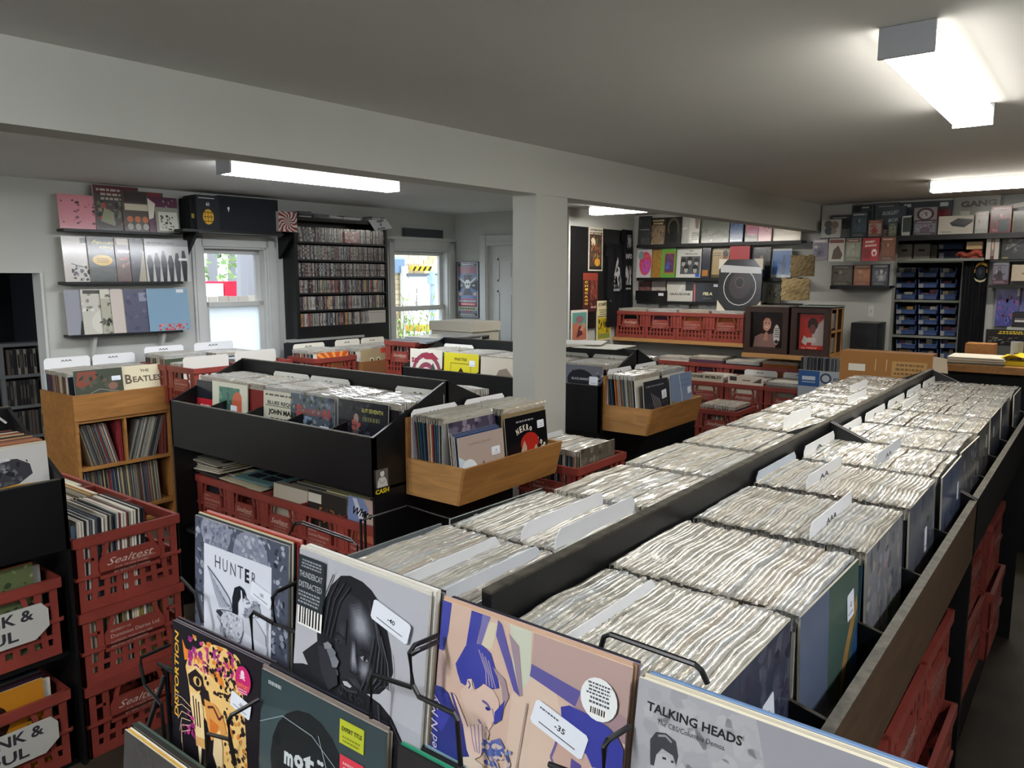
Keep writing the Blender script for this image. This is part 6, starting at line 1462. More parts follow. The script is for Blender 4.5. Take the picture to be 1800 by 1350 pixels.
def shirt(u0, u1, v0, v1, off, label, ops):
    p, q = xw(u0, v1, off), xw(u1, v0, off)
    y0, y1, z0, z1 = p.y, q.y, min(p.z, q.z), max(p.z, q.z)
    b = MB()
    n = 10
    for i in range(n):
        for j in range(12):
            f = lambda i, j: V((XR + .024 + .012 + .006 * math.sin(i * 1.3 + j * .35) + .004 * math.sin(j * .9), y0 + (y1 - y0) * (i / n), z0 + (z1 - z0) * j / 12))
            b.poly([f(i, j), f(i + 1, j), f(i + 1, j + 1), f(i, j + 1)], '14161b')
    b.box(XR + .022, y0, z0, XR + .026, y1, z1, '121317')
    yc = (y0 + y1) / 2
    b.prism([(XR + .03, y0 - .03, z1 - .12), (XR + .03, y0, z1), (XR + .03, y0 + .02, z1 - .14)], (.008, 0, 0), '121317')
    t = tag(b.build('t_shirt', 'dull', org=(XR + .022, yc, z0), smooth=False), label, 'shirt')
    g = MB()
    art(g, ops, lambda u, v, k: V((XR + .0475 + k * .0002, y0 + (y1 - y0) * u, z0 + (z1 - z0) * v)))
    g.build('shirt_print', 'dull', t)
    return t
flm = [('p', [(.3, .5), (.38, .62), (.45, .78), (.55, .9), (.6, .80), (.55, .7), (.68, .66), (.72, .52), (.6, .45)], 'b9babc'), ('p', [(.42, .55), (.5, .72), (.58, .6)], '16171c'), ('n', .25, .3, .75, .5, ['c9cacc', '8d8e92', '16171c'], 24, 5, .07), ('x', .3, .2, .7, .28, 1, 'b4b5b8')]
shirt(1066, 1097, 430, 575, .04, 'black T-shirt with a white flame print, left of the two on the display board', [('p', [(.1 + u * .9, .35 + v * .55) for u, v in o[1]], o[2]) if o[0] == 'p' else ('n', .2, .45, .85, .62, o[5], 24, 5, .05) if o[0] == 'n' else ('x', .3, .42, .8, .48, 1, 'b4b5b8') for o in flm])
shirt(1094, 1115, 405, 560, .045, 'black T-shirt with round white emblem and flames, right on the display board', [('e', .5, .86, .36, .09, '24262c'), ('n', .3, .8, .7, .92, ['8d9096', 'b9babc'], 14, 6, .08), ('t', 'INFO', .2, .68, .6, .07, 'b9babc', 0, 0, .05), ('x', .3, .92, .7, .95, 1, '8a8c90'), ('n', .2, .38, .8, .60, ['c9cacc', '8d8e92'], 30, 7, .09), ('x', .25, .32, .8, .36, 1, 'b4b5b8')])
xbox(1004, 1033, 544, 601, .02, .03, [('r', 0, 0, 1, 1, 'dcd5c8'), ('r', .06, .03, .94, .92, '5f9a92'), ('p', [(.06, .03), (.06, .55), (.3, .62), (.94, .35), (.94, .03)], 'b5705a'), ('p', [(.3, .1), (.45, .45), (.6, .5), (.7, .2)], '5a2e34'), ('p', [(.5, .35), (.75, .6), (.9, .5), (.7, .3)], 'c98a6a'), ('e', .5, .7, .25, .12, '8a6a70')], 'dcd5c8', 'poster', 'teal and orange poster with figures at the foot of the alcove side wall', 'poster')
xbox(1049, 1074, 528, 600, .02, .03, [('r', 0, 0, 1, 1, 'd9d0a8'), ('t', 'STOMPZZA', .08, .86, .84, .1, '3a3a20', .06, 0, .04), ('r', .05, .05, .95, .58, 'c9b22a'), ('n', .08, .2, .92, .55, ['4a4418', '6a6020', 'a39428'], 40, 3, .08), ('r', .08, .06, .92, .18, '8d9a4a'), ('x', .1, .64, .9, .8, 3, '6a6438'), ('r', .05, .6, .95, .62, '3a3a20')], 'd9d0a8', 'poster', 'yellow gig poster with a black crowd drawing on the alcove side wall', 'poster')
def yshelf(u0, u1, v0, v1, yf, label, mt='black', th=.02, bracket=False):
    p, q = on(u0, v0, 'y', yf), on(u1, v1, 'y', yf)
    z = (p.z + q.z) / 2
    x0 = max(p.x, XR + .002)
    root = empty('wall_shelf', ((x0 + q.x) / 2, (yf + YB) / 2, z), label, 'shelf')
    MB().box(x0, yf, z - th, q.x, YB - .002, z).build('board', mt, root)
    MB().box(x0, yf - .003, z - th - .012, q.x, yf + .012, z).build('front_edge', mt, root)
    return z
def yb(u0, u1, v0, v1, yf, ops, col, name, label, cat, th=.02, mt='gloss', zb=None, lean=0., edge=None, group=None, sticker=None):
    p, q = on(u0, v1, 'y', yf), on(u1, v0, 'y', yf)
    z0 = p.z if zb is None else zb
    up = V((0, lean, 1)).normalized()
    return album(name, label, cat, (p.x, yf, z0), X, up, q.x - p.x, max(q.z - z0, .02) * (1 + lean * lean / 2), th, ops, col, edge=edge or col, mt=mt, group=group, sticker=sticker)
za = lambda x, y: (980 + x / 3.913, 360 + y / 3.913)
YA = 7.29
z1 = yshelf(1119, 1409, 429, 424, 7.26, 'top black shelf of boxed records on the alcove back wall')
z2 = yshelf(1119, 1409, 489, 487, 7.26, 'middle black shelf of boxed records on the alcove back wall')
sp = lambda c, b, s, n=40, r=.09: [('r', 0, 0, 1, 1, c), ('n', 0, 0, 1, 1, b, n, s, r)]
top = [(550, 640, 75, sp('35373a', ['2a2c30', '44474a'], 1) + [('x', .1, .5, .9, .56, 1, '8a8c8e')], '35373a', 'dark grey boxed record, far left on the top alcove shelf'),
       (636, 738, 85, sp('8a7660', ['6a5846', 'a08c74', '50423a'], 2) + [('r', 0, .72, 1, 1, '3a322c'), ('t', 'ROLLING', .1, .86, .8, .09, 'd9c9a0', 0, .1, .04), ('t', 'STONES', .15, .75, .7, .09, 'd9c9a0', 0, .1, .04)], '8a7660', 'sepia record lettered ROLLING STONES on the top alcove shelf'),
       (735, 848, 80, [('r', 0, 0, 1, 1, '23211e'), ('e', .52, .62, .36, .36, '55503f'), ('e', .52, .60, .27, .28, '1a1917'), ('r', .28, .1, .78, .5, '141312'), ('r', 0, 0, 1, .12, '1c1e22')], '23211e', 'black record with an arched jukebox shape on the top alcove shelf'),
       (848, 938, 75, [('r', 0, 0, 1, 1, 'b9b9b4'), ('p', [(0, .5), (.5, .55), (.4, .6), (0, .58)], 'd9d9d4')], 'b9b9b4', 'plain white boxed record on the top alcove shelf'),
       (900, 976, 85, [('r', 0, 0, 1, 1, 'cfcdc6'), ('p', [(.5, 1), (.6, .6), (.9, .55), (1, 1)], '8a7a74'), ('r', .3, .12, .95, .42, '6a6a62'), ('x', .35, .15, .9, .4, 3, 'b9b9ae')], 'cfcdc6', 'white record with a grey text panel on the top alcove shelf'),
       (978, 1182, 90, [('r', 0, 0, 1, 1, '6f7468'), ('p', [(0, 0), (0, .45), (.2, .6), (.45, .4), (.6, .55), (.8, .45), (1, .5), (1, 0)], '4e5248'), ('n', 0, 0, 1, .5, ['5a5e54', '444840', '8a8e82'], 40, 3, .07)], '6f7468', 'wide grey green record of a misty landscape on the top alcove shelf'),
       (1182, 1276, 108, sp('2f5a92', ['234a80', '4a78b0', '1c3a66'], 4) + [('r', .05, .05, .95, .1, 'b9c9d9')], '2f5a92', 'blue record on the top alcove shelf'),
       (1276, 1382, 120, [('r', 0, 0, 1, 1, '23211f'), ('e', .62, .9, .5, .6, 'c9a02e'), ('e', .62, .75, .5, .45, 'c05a6a'), ('e', .62, .55, .45, .25, 'a84a78')], '23211f', 'black record with a pink and yellow sun on the top alcove shelf'),
       (1378, 1474, 128, [('r', 0, 0, 1, 1, 'c98090'), ('n', .4, .4, .95, .9, ['5a3a44', '7a4a58'], 14, 5, .1)], 'c98090', 'pink record with dark figures on the top alcove shelf'),
       (1474, 1676, 150, [('r', 0, 0, 1, 1, 'c2b5a0'), ('p', [(0, 0), (0, .3), (1, .8), (1, 0)], 'bcae98')], 'c2b5a0', 'wide plain cream record at the right end of the top alcove shelf')]
for i, (a, c, t, ops, col, lab) in enumerate(top):
    u0, vt = za(a, t); u1, _ = za(c, 265)
    yb(u0, u1, vt, 428, YA - .0 + (.03 if i % 2 else .0), ops, col, 'album', lab, 'record', th=.012, zb=z1 + .0005, lean=.08)
fourh = [('r', 0, 0, 1, 1, 'c9c9c4'), ('r', .18, .12, .97, .72, '55565a'), ('t', 'THE', .5, .88, .16, .06, '4a4a48', 0, 0, .03), ('t', 'SPECIAL BOX', .35, .78, .5, .06, '4a4a48', 0, 0, .03)] + [q for i, (cx_, cy_) in enumerate(((.3, .5), (.55, .55), (.82, .5), (.42, .28), (.78, .27))) for q in (('e', cx_, cy_ + .03, .11, .14, '26272b'), ('e', cx_, cy_ - .02, .075, .10, 'a8a8a6'), ('e', cx_, cy_ + .07, .08, .05, '26272b'))] + [('r', .8, .02, .97, .12, '2f5fc0')]
mid_ = [(540, 643, 305, [('r', 0, 0, 1, 1, 'b4b2b4'), ('e', .6, .5, .42, .42, 'c2465a'), ('e', .65, .4, .3, .25, 'a84a9a'), ('e', .28, .78, .2, .16, '7a8a8c'), ('n', .3, .3, .9, .8, ['d0605a', 'b03a6a'], 14, 3, .08)], 'b4b2b4', 'silver record with a red and magenta sphere, far left on the middle alcove shelf'),
        (643, 712, 305, sp('9a7434', ['8a6428', 'aa8440'], 4), '9a7434', 'mustard brown record on the middle alcove shelf'),
        (706, 810, 300, [('r', 0, 0, 1, 1, '5f9a3e'), ('r', .2, .12, .95, .88, '8d7a34'), ('r', .27, .18, .9, .82, '5a3a5a'), ('p', [(.3, .3), (.5, .6), (.62, .3)], '3a62b0'), ('n', .5, .3, .9, .8, ['8a4a44', '6a4a7a'], 14, 5, .08)], '5f9a3e', 'green bordered record with a purple picture on the middle alcove shelf'),
        (810, 987, 295, fourh, 'c9c9c4', 'white box with four grey faces in a group on the middle alcove shelf'),
        (987, 1050, 290, sp('2c3040', ['3a3e50', '232634'], 6) + [('r', .1, .05, .8, .25, 'b0762e')], '2c3040', 'dark navy box with an orange corner on the middle alcove shelf'),
        (1046, 1182, 290, [('r', 0, 0, 1, 1, '5a5434'), ('r', .08, .1, .95, .9, 'b09a74'), ('p', [(.5, .1), (.55, .5), (.7, .6), (.95, .5), (.95, .1)], '7a4a38'), ('e', .78, .68, .13, .17, '8a5a44'), ('e', .78, .8, .15, .1, '1e1a18'), ('x', .12, .7, .55, .85, 2, '6a5a44')], '5a5434', 'olive bordered record with a dark haired head on the middle alcove shelf'),
        (1320, 1465, 290, sp('23252c', ['33363e', '1a1c22', '2c3a50'], 7) + [('e', .55, .6, .09, .14, '8d6a54'), ('p', [(.35, 0), (.4, .35), (.55, .48), (.75, .35), (.8, 0)], '3a4a66'), ('l', [(.1, .5), (.2, .62), (.3, .5)], .04, 'a8a8a4')], '23252c', 'dark record with a small standing figure on the middle alcove shelf'),
        (1465, 1610, 300, [('r', 0, 0, 1, 1, 'a9b0b4'), ('r', .06, .1, .96, .93, '3f6aa8'), ('p', [(.55, .1), (.5, .4), (.2, .7), (.5, .55), (.6, .7), (.75, .5), (.7, .1)], '2c4a78'), ('e', .63, .7, .07, .1, '2c4a78'), ('t', 'LEX', .2, .02, .35, .07, '2a2c30', 0, 0, .03)], 'a9b0b4', 'blue record with a shadowy dancer, right on the middle alcove shelf')]
for i, (a, c, t, ops, col, lab) in enumerate(mid_):
    u0, vt = za(a, t); u1, _ = za(c, 500)
    yb(u0, u1, vt, 488, YA + (.03 if i % 2 else 0), ops, col, 'album', lab, 'record', th=.014, zb=z2 + .0005, lean=.08)
# wooden shelf with four crates
p = on(1077, 592, 'y', 7.0)
zs = p.z
ws = empty('wooden_shelf', (-3.39, 7.2, zs), 'pale wooden shelf on the alcove back wall carrying a row of red crates', 'shelf')
MB().box(XR + .003, 7.0, zs - .034, on(1306, 604, 'y', 7.0).x, YB - .002, zs).build('board', 'wood2', ws)
for i in range(4):
    x = on(1082, 585, 'y', 7.02).x + .172 + .342 * i
    crate(x, 7.21, zs + .0005, ('leftmost red crate on the pale wooden alcove shelf', 'second red crate from the left on the pale wooden alcove shelf', 'third red crate from the left on the pale wooden alcove shelf', 'rightmost red crate on the pale wooden alcove shelf')[i], 'ABBB'[i])
    rest_row((x - .155, 7.05, zs + .013), (x - .155, 7.36, zs + .013), X, Z, .0092, n=6, hgt=.275)
    card((x - .10, 7.37, zs + .013), X, Z, .24, .335, 'white divider card at the back of the %s crate on the wooden alcove shelf' % ('leftmost', 'second', 'third', 'rightmost')[i], 'AA', col='d5d6d4')
# lower boxes behind the crates, on a ledge
z3 = yshelf(1119, 1404, 531, 531, 7.30, 'lowest black ledge on the alcove wall, just above the red crates')
low = [(555, 642, 525, 600, sp('6a4a4a', ['8a5a58', '4a3434'], 1) , '6a4a4a', 'box with a dark red lattice pattern on the lowest alcove ledge'), (645, 745, 523, 600, [('r', 0, 0, 1, 1, 'b5aca4'), ('x', .3, .5, .7, .58, 1, '7a726c')], 'b5aca4', 'plain beige box on the lowest alcove ledge')]
for a, c, t, bo, ops, col, lab in low:
    u0, vt = za(a, t); u1, _ = za(c, bo)
    yb(u0, u1, vt, 530, 7.37, ops, col, 'record_box', lab, 'box', th=.02, zb=z3 + .0005)
for i, (a, c, t, ops, col, lab) in enumerate(((535, 757, 592, [('r', 0, 0, 1, 1, '17181b'), ('r', .72, .5, .88, .78, 'd0d2d6')], '17181b', 'wide black box with a white price tag on the lowest alcove ledge'),
        (750, 938, 530, [('r', 0, 0, 1, 1, 'c4c2ba'), ('r', .70, .55, 1, 1, '2c2e2c'), ('t', 'GRAUZONE', .1, .32, .78, .14, '2a2c2e', 0, 0, .03), ('p', [(.4, .5), (.62, 1), (.70, 1), (.5, .5)], 'd4d2ca')], 'c4c2ba', 'white record lettered GRAUZONE on the lowest alcove ledge'),
        (928, 950, 535, [('r', 0, 0, 1, 1, 'b05a5a')], 'b05a5a', 'thin salmon box between the GRAUZONE and FELA boxes'),
        (946, 1110, 538, [('r', 0, 0, 1, 1, '191a1c'), ('t', 'FELA', .32, .36, .42, .2, 'd9d0a4', 0, .15, .05), ('r', .78, .8, .96, .95, 'd0d2d6'), ('x', .35, .16, .7, .22, 1, '7a7a74')], '191a1c', 'black box lettered FELA on the lowest alcove ledge'),
        (1440, 1535, 548, sp('6a6a5e', ['8a8a7c', '4a4a42', '3a3c3a'], 5), '6a6a5e', 'grey record with a dim figure on the lowest alcove ledge'))):
    u0, vt = za(a, t); u1, _ = za(c, 660)
    yb(u0, u1, vt, 530, 7.32, ops, col, 'record_box', lab, 'box', th=.03, zb=z3 + .0005)
# framed disc with card corners, and the red square above it
u0, vt = za(1100, 372); u1, vb_ = za(1408, 662)
p, q = on(u0, vb_, 'y', 7.11), on(u1, vt, 'y', 7.11)
fz = zs + .302
fw, fh = q.x - p.x, q.z - fz
oc = .2
fo = [('p', [(oc, 0), (1 - oc, 0), (1, oc), (1, 1 - oc), (1 - oc, 1), (oc, 1), (0, 1 - oc), (0, oc)], '26262a'), ('e', .5, .46, .38, .36, 'c9cacc'), ('e', .5, .46, .365, .345, '232226'), ('e', .5, .48, .25, .25, '3c3438'), ('e', .5, .55, .11, .11, '5c4c50'), ('e', .5, .55, .09, .09, '2a2628'), ('p', [(.04, .75), (.02, .90), (.98, .84), (.98, .72)], 'b4b6b8')]
fr = album('framed_record', 'black framed gold disc award with white card corners, leaning above the crates', 'picture', (p.x, 7.11, fz), X, (0, .05, 1), fw, fh, .03, [], '26262a', edge='26262a', mt='gloss')
b = MB()
Pf = lambda u, v, k: V((u * fw, -.0004 - k * .0002, v * fh))
art(b, fo, Pf)
b.build('disc', 'gloss', fr, local=True)
for cu, cv, du, dv in ((0, 0, 1, 1), (1, 0, -1, 1), (0, 1, 1, -1), (1, 1, -1, -1)):
    b = MB(); b.prism([(cu * fw - du * .004, -.006, cv * fh - dv * .004), (cu * fw + du * fw * .2, -.006, cv * fh - dv * .004), (cu * fw - du * .004, -.006, cv * fh + dv * fh * .2)], (0, .042, 0), 'cbc4b6'); b.build('card_corner', 'dull', fr, local=True)
u0, vt = za(1180, 282); u1, _ = za(1324, 400)
yb(u0, u1, vt, 488, 7.262, [('r', 0, 0, 1, 1, 'b34a4e')], 'b34a4e', 'record_box', 'plain red square box standing behind the framed disc', 'box', th=.02, zb=z2 + .0005)
# sacks and parchment at the right
def sack(a, c, t, bo, yf, col, label, name='paper_sack'):
    u0, vt = za(a, t); u1, v1 = za(c, bo)
    p, q = on(u0, v1, 'y', yf), on(u1, vt, 'y', yf)
    b = MB(); w, h_ = q.x - p.x, q.z - p.z
    n = 8
    g = lambda i, j: V((p.x + w * i / n + .006 * math.sin(j * 2.1), yf - .035 * math.sin(math.pi * i / n) * (.6 + .4 * math.sin(math.pi * j / n)) + .004 * math.sin(i * 2.3 + j * 1.7), p.z + h_ * j / n + .008 * math.sin(i * 1.9) * (j / n)))
    for i in range(n):
        for j in range(n):
            b.poly([g(i, j), g(i + 1, j), g(i + 1, j + 1), g(i, j + 1)], col)
    b.box(p.x + .004, yf + .002, p.z, q.x - .004, yf + .05, q.z - .01, col)
    o = tag(b.build(name, 'dull', org=((p.x + q.x) / 2, yf, p.z), smooth=False), label, 'bag')
    return o, p, q
so_, p, q = sack(1598, 1765, 345, 492, 6.95, '7a6a4c', 'upper of two tan paper bags standing at the right end of the alcove')
so_, p, q = sack(1535, 1732, 505, 656, 6.92, '9a8660', 'lower tan paper bag with scribbles at the right end of the alcove')
b = MB(); art(b, [('l', [(.2, .6), (.3, .7), (.4, .5), (.5, .65), (.65, .55)], .012, '5a4630'), ('x', .2, .35, .7, .48, 2, '6a563a')], lambda u, v, k: V((p.x + (q.x - p.x) * u, 6.876, p.z + (q.z - p.z) * v))); b.build('scribble', 'dull', so_)

# ---- crates under the wooden shelf, two rows
rowb = H - .80 - .272
base_box(-3.52, 6.84, -2.15, 7.22, rowb - .002, 'low_table', 'black plinth under the rear row of alcove crates', 'plinth', '101114')
for i in range(4):
    x = -3.33 + .345 * i
    crate(x, 7.03, rowb, ('leftmost', 'second', 'third', 'last')[i] + ' red crate in the rear row below the wooden alcove shelf', 'A')
    rest_row((x - .155, 6.865, rowb + .013), (x - .155, 7.20, rowb + .013), X, Z, .0095, n=6, hgt=.285 + .02 * (i % 2))
rowf = H - .915 - .272
base_box(-3.14, 6.42, -1.55, 6.80, rowf - .002, 'low_table', 'black plinth under the front row of alcove crates', 'plinth', '101114')
for i in range(4):
    x = -2.80 + .352 * i
    crate(x, 6.61, rowf, ('leftmost', 'second', 'third', 'last')[i] + ' red crate in the front row of the alcove, nearer the counter', 'BAAB'[i])
    rest_row((x - .155, 6.445, rowf + .013), (x - .155, 6.78, rowf + .013), X, Z, .0095, n=6, hgt=.29)
    if i: card((x - .14, 6.79, rowf + .013), X, Z, .30, .35, 'white divider card at the back of the %s crate in the front alcove row' % ('', 'second', 'third', 'last')[i], 'AA', col='d2d4d2')
album('album', 'white record with a block letter title across its top, front of the left alcove crate', 'record', (-2.955, 6.436, rowf + .014), X, (0, .02, 1), .31, .325, .004, [('r', 0, 0, 1, 1, 'b9b09c'), ('t', 'HANK MOBLEY', .04, .88, .92, .1, '26221e', 0, 0, .05)], 'b9b09c')
album('album', 'white box record with a dark corner, front of the second alcove crate', 'record', (-2.60, 6.436, rowf + .014), X, (0, .02, 1), .31, .33, .01, [('r', 0, 0, 1, 1, 'cbc4b4'), ('r', .05, .86, .25, .97, '3a342e'), ('p', [(.7, .84), (.95, .97), (.95, .84)], '4a443c'), ('x', .4, .86, .65, .92, 1, '5a544a')], 'cbc4b4')
base_box(-2.55, 5.60, -2.16, 6.05, H - 1.02 - .272 * 2 - .004, 'low_table', 'black plinth under the crate pile behind the farther oak box', 'plinth', '101114')
for j in range(2):
    crate(-2.36, 5.82, H - 1.02 - .272 * 2 + .2735 * j, ('lower', 'upper')[j] + ' red crate in the pile behind the farther oak box', 'A')
rest_row((-2.50, 5.66, H - 1.27), (-2.22, 5.66, H - 1.27), Y, Z, .0095, n=6, hgt=.275)
# crates by the column
for j in range(3):
    crate(-2.045, 3.13, .0005 + .2885 * j, ('lowest', 'middle', 'topmost')[j] + ' red crate in the pile between the oak box and the grey column', 'B', sy=1.15)
rest_row((-2.19, 2.97, .59), (-1.905, 2.97, .59), Y, Z, .0088, n=8, hgt=.315)
fx(-1.898, 2.97, .925, [('r', 0, 0, 1, 1, '5a564c'), ('n', 0, 0, 1, 1, ['6a665a', '46423a', '7c766a'], 30, 3, .1)], '5a564c', 'dim brownish record at the front of the crate by the grey column', lean=-.02)
card((-2.195, 2.965, .59), Y, Z, .30, .35, 'white divider card at the back of the crate by the grey column', None, col='dfe2e6')
for j in range(6):
    album('record_sleeve', 'record lying in the dark shelf under the rear console, right of the column, %s up' % ORD[j], 'record', (-2.34 + .0, 3.86, .60 + .012 * j), (1, 0, 0), Y, .03, .31, .011, (), R.choice(['5a5240', '3a352c', '6a5f4a']), edge='4a4336')

# ---- two dark framed cabinets and the disc rack on the right hand shelf
sz_ = H - .655
sx0, sx1 = on(1305, 622, 'y', 6.6).x, on(1460, 626, 'y', 6.6).x
sh2 = empty('wooden_shelf', ((sx0 + sx1) / 2, 7.0, sz_), 'wooden shelf carrying the two dark framed cabinets, right end of the alcove', 'shelf')
MB().prism([(sx0, 6.58, sz_ - .035), (sx1 + .02, 6.58, sz_ - .035), (sx1 + .28, YB - .002, sz_ - .035), (sx0, YB - .002, sz_ - .035)], (0, 0, .0345)).build('board', 'wood2', sh2)
MB().box(sx0 + .05, 7.30, H - 1.2, sx0 + .08, YB - .003, sz_ - .036).build('bracket', 'black', sh2)
wom = [('r', 0, 0, 1, 1, '241a18'), ('p', [(.0, 0), (.05, .3), (.3, .42), (.7, .42), (.8, .2), (.8, 0)], '8a6a64'), ('p', [(.28, .40), (.25, .8), (.35, .98), (.6, .98), (.72, .8), (.74, .55), (.66, .40)], '2e1c18'), ('p', [(.34, .56), (.34, .78), (.42, .88), (.56, .86), (.62, .74), (.6, .58), (.5, .48), (.4, .50)], 'b98a78'), ('l', [(.40, .62), (.48, .59), (.54, .63)], .025, 'e0c9be'), ('e', .42, .72, .03, .012, '2a1a18'), ('e', .54, .72, .03, .012, '2a1a18'), ('p', [(.36, .2), (.42, .45), (.5, .45), (.52, .2)], 'b08070'), ('e', .82, .38, .11, .30, 'd0ccc6'), ('r', .72, .2, .93, .55, 'd0ccc6'), ('x', .74, .3, .92, .6, 5, '4a4a50'), ('p', [(.74, .18), (.82, .24), (.92, .18), (.82, .10)], '3a3038')]
red_ = [('r', 0, 0, 1, 1, 'b33a34'), ('p', [(.5, 0), (.55, .5), (.75, .7), (1, .9), (1, 0)], 'b5a8a4'), ('e', .55, .72, .22, .18, '3a2a2a'), ('e', .55, .58, .13, .14, '6a4440'), ('p', [(.1, .2), (.2, .4), (.38, .3), (.3, .1)], 'c9c2ba'), ('r', .35, .2, .7, .34, 'c9bdb6'), ('r', 0, 0, 1, .12, 'c23a30'), ('t', 'DJ MADE', .08, .02, .7, .08, 'e8c2b4', 0, .3)]
for i, (u0, u1, v0, v1, ops, lab, art_lab) in enumerate(((1307, 1387, 540, 617, wom, 'dark wooden framed cabinet with a smiling woman record in its front, left of the two', 'portrait record behind the frame'), (1387, 1461, 541, 625, red_, 'dark wooden framed cabinet with a red record in its front, right of the two', 'red record behind the frame'))):
    yf = 6.62
    p, q = on(u0, v1, 'y', yf), on(u1, v0, 'y', yf)
    x0, x1, z0, z1_ = p.x + .002, q.x - .002, sz_ + .0005, q.z
    cb = empty('record_cabinet', ((x0 + x1) / 2, 6.8, z0), lab, 'cabinet')
    tt = .048
    for q_ in ((x0, x0 + tt, z0, z1_), (x1 - tt, x1, z0, z1_), (x0 + tt, x1 - tt, z0, z0 + tt), (x0 + tt, x1 - tt, z1_ - tt, z1_)):
        MB().box(q_[0], yf, q_[2], q_[1], yf + .03, q_[3]).build('frame_rail', 'dwood', cb)
    b = MB(); b.box(x0, yf + .03, z0, x0 + .012, yf + .40, z1_).box(x1 - .012, yf + .03, z0, x1, yf + .40, z1_) if i == 0 else b.box(x0, yf + .03, z0, x0 + .012, yf + .40, z1_)
    b.box(x0, yf + .39, z0, x1, yf + .40, z1_); b.build('case', 'dwood', cb)
    MB().box(x0, yf + .03, z1_ - .012, x1, yf + .40, z1_).build('top', 'dwood', cb)
    b = MB().box(x0 + tt, yf + .031, z0 + tt, x1 - tt, yf + .035, z1_ - tt, '1a1614')
    wx, wz = (x1 - x0 - 2 * tt), (z1_ - z0 - 2 * tt)
    art(b, ops, lambda u, v, k: V((x0 + tt + wx * (.08 + .88 * u), yf + .030 - k * .0002, z0 + tt + wz * (.02 + .94 * v))))
    tag(b.build('record', 'gloss', cb), art_lab)
    if i == 1:
        for k in range(3):
            MB().box(x1 - .012, yf + .03, z0 + (z1_ - z0 - .02) * k / 2, x1, yf + .40, z0 + (z1_ - z0 - .02) * k / 2 + .02).build('side_rail', 'wood2', cb)
        for yy in (yf + .03, yf + .21, yf + .385):
            MB().box(x1 - .012, yy, z0, x1, yy + .015, z1_).build('side_post', 'wood2', cb)
        for k in range(2):
            for jj in range(22):
                y = yf + .05 + .007 * jj if jj < 20 else yf + .24 + .007 * (jj - 20)
                if R.random() < .85:
                    zz_ = z0 + .025 + k * (z1_ - z0) / 2
                    tag(MB().box(x1 - .13, y, zz_, x1 - .016, y + .0062, zz_ + .125, R.choice(CDC)).build('compact_disc', 'gloss', org=(x1 - .07, y, zz_)), 'disc case in the open side of the right framed cabinet, %s row' % ('lower', 'upper')[k], 'compact disc', '%s row of discs in the cabinet side' % ('lower', 'upper')[k])
        for j, (dx, w) in enumerate(((-.02, .34), (-.36, .32), (.04, .30))):
            album('record_sleeve', ('record lying flat over the right framed cabinet, edge overhanging', 'record lying flat over the left framed cabinet', 'uppermost record lying flat over the right framed cabinet')[j], 'record', (x0 + dx, 6.62 + .03 * j, z1_ + .001 + (.009 if j == 2 else 0)), X, Y, w, .31, .007, [('r', 0, 0, 1, 1, ['1c1e20', '7a766a', '26362e'][j])], ['1c1e20', '7a766a', '26362e'][j], edge=['3a3c3e', '8a8678', 'a9b4ae'][j])
eq = empty('stereo', (sx1 + .12, 7.15, sz_), 'black stereo unit behind the framed cabinets on the wooden shelf', 'stereo')
MB().box(sx1 + .03, 7.06, sz_ + .0005, sx1 + .24, 7.38, sz_ + .27, '15161a').build('body', 'plast', eq)
MB().box(sx1 + .04, 7.054, sz_ + .03, sx1 + .225, 7.06, sz_ + .22, '23252a').build('front_panel', 'gloss', eq)
MB().tube([(sx1 + .13, 7.054, sz_ + .12), (sx1 + .13, 7.045, sz_ + .12)], .05, '0e0f12', n=16).build('speaker_cone', 'plast', eq)

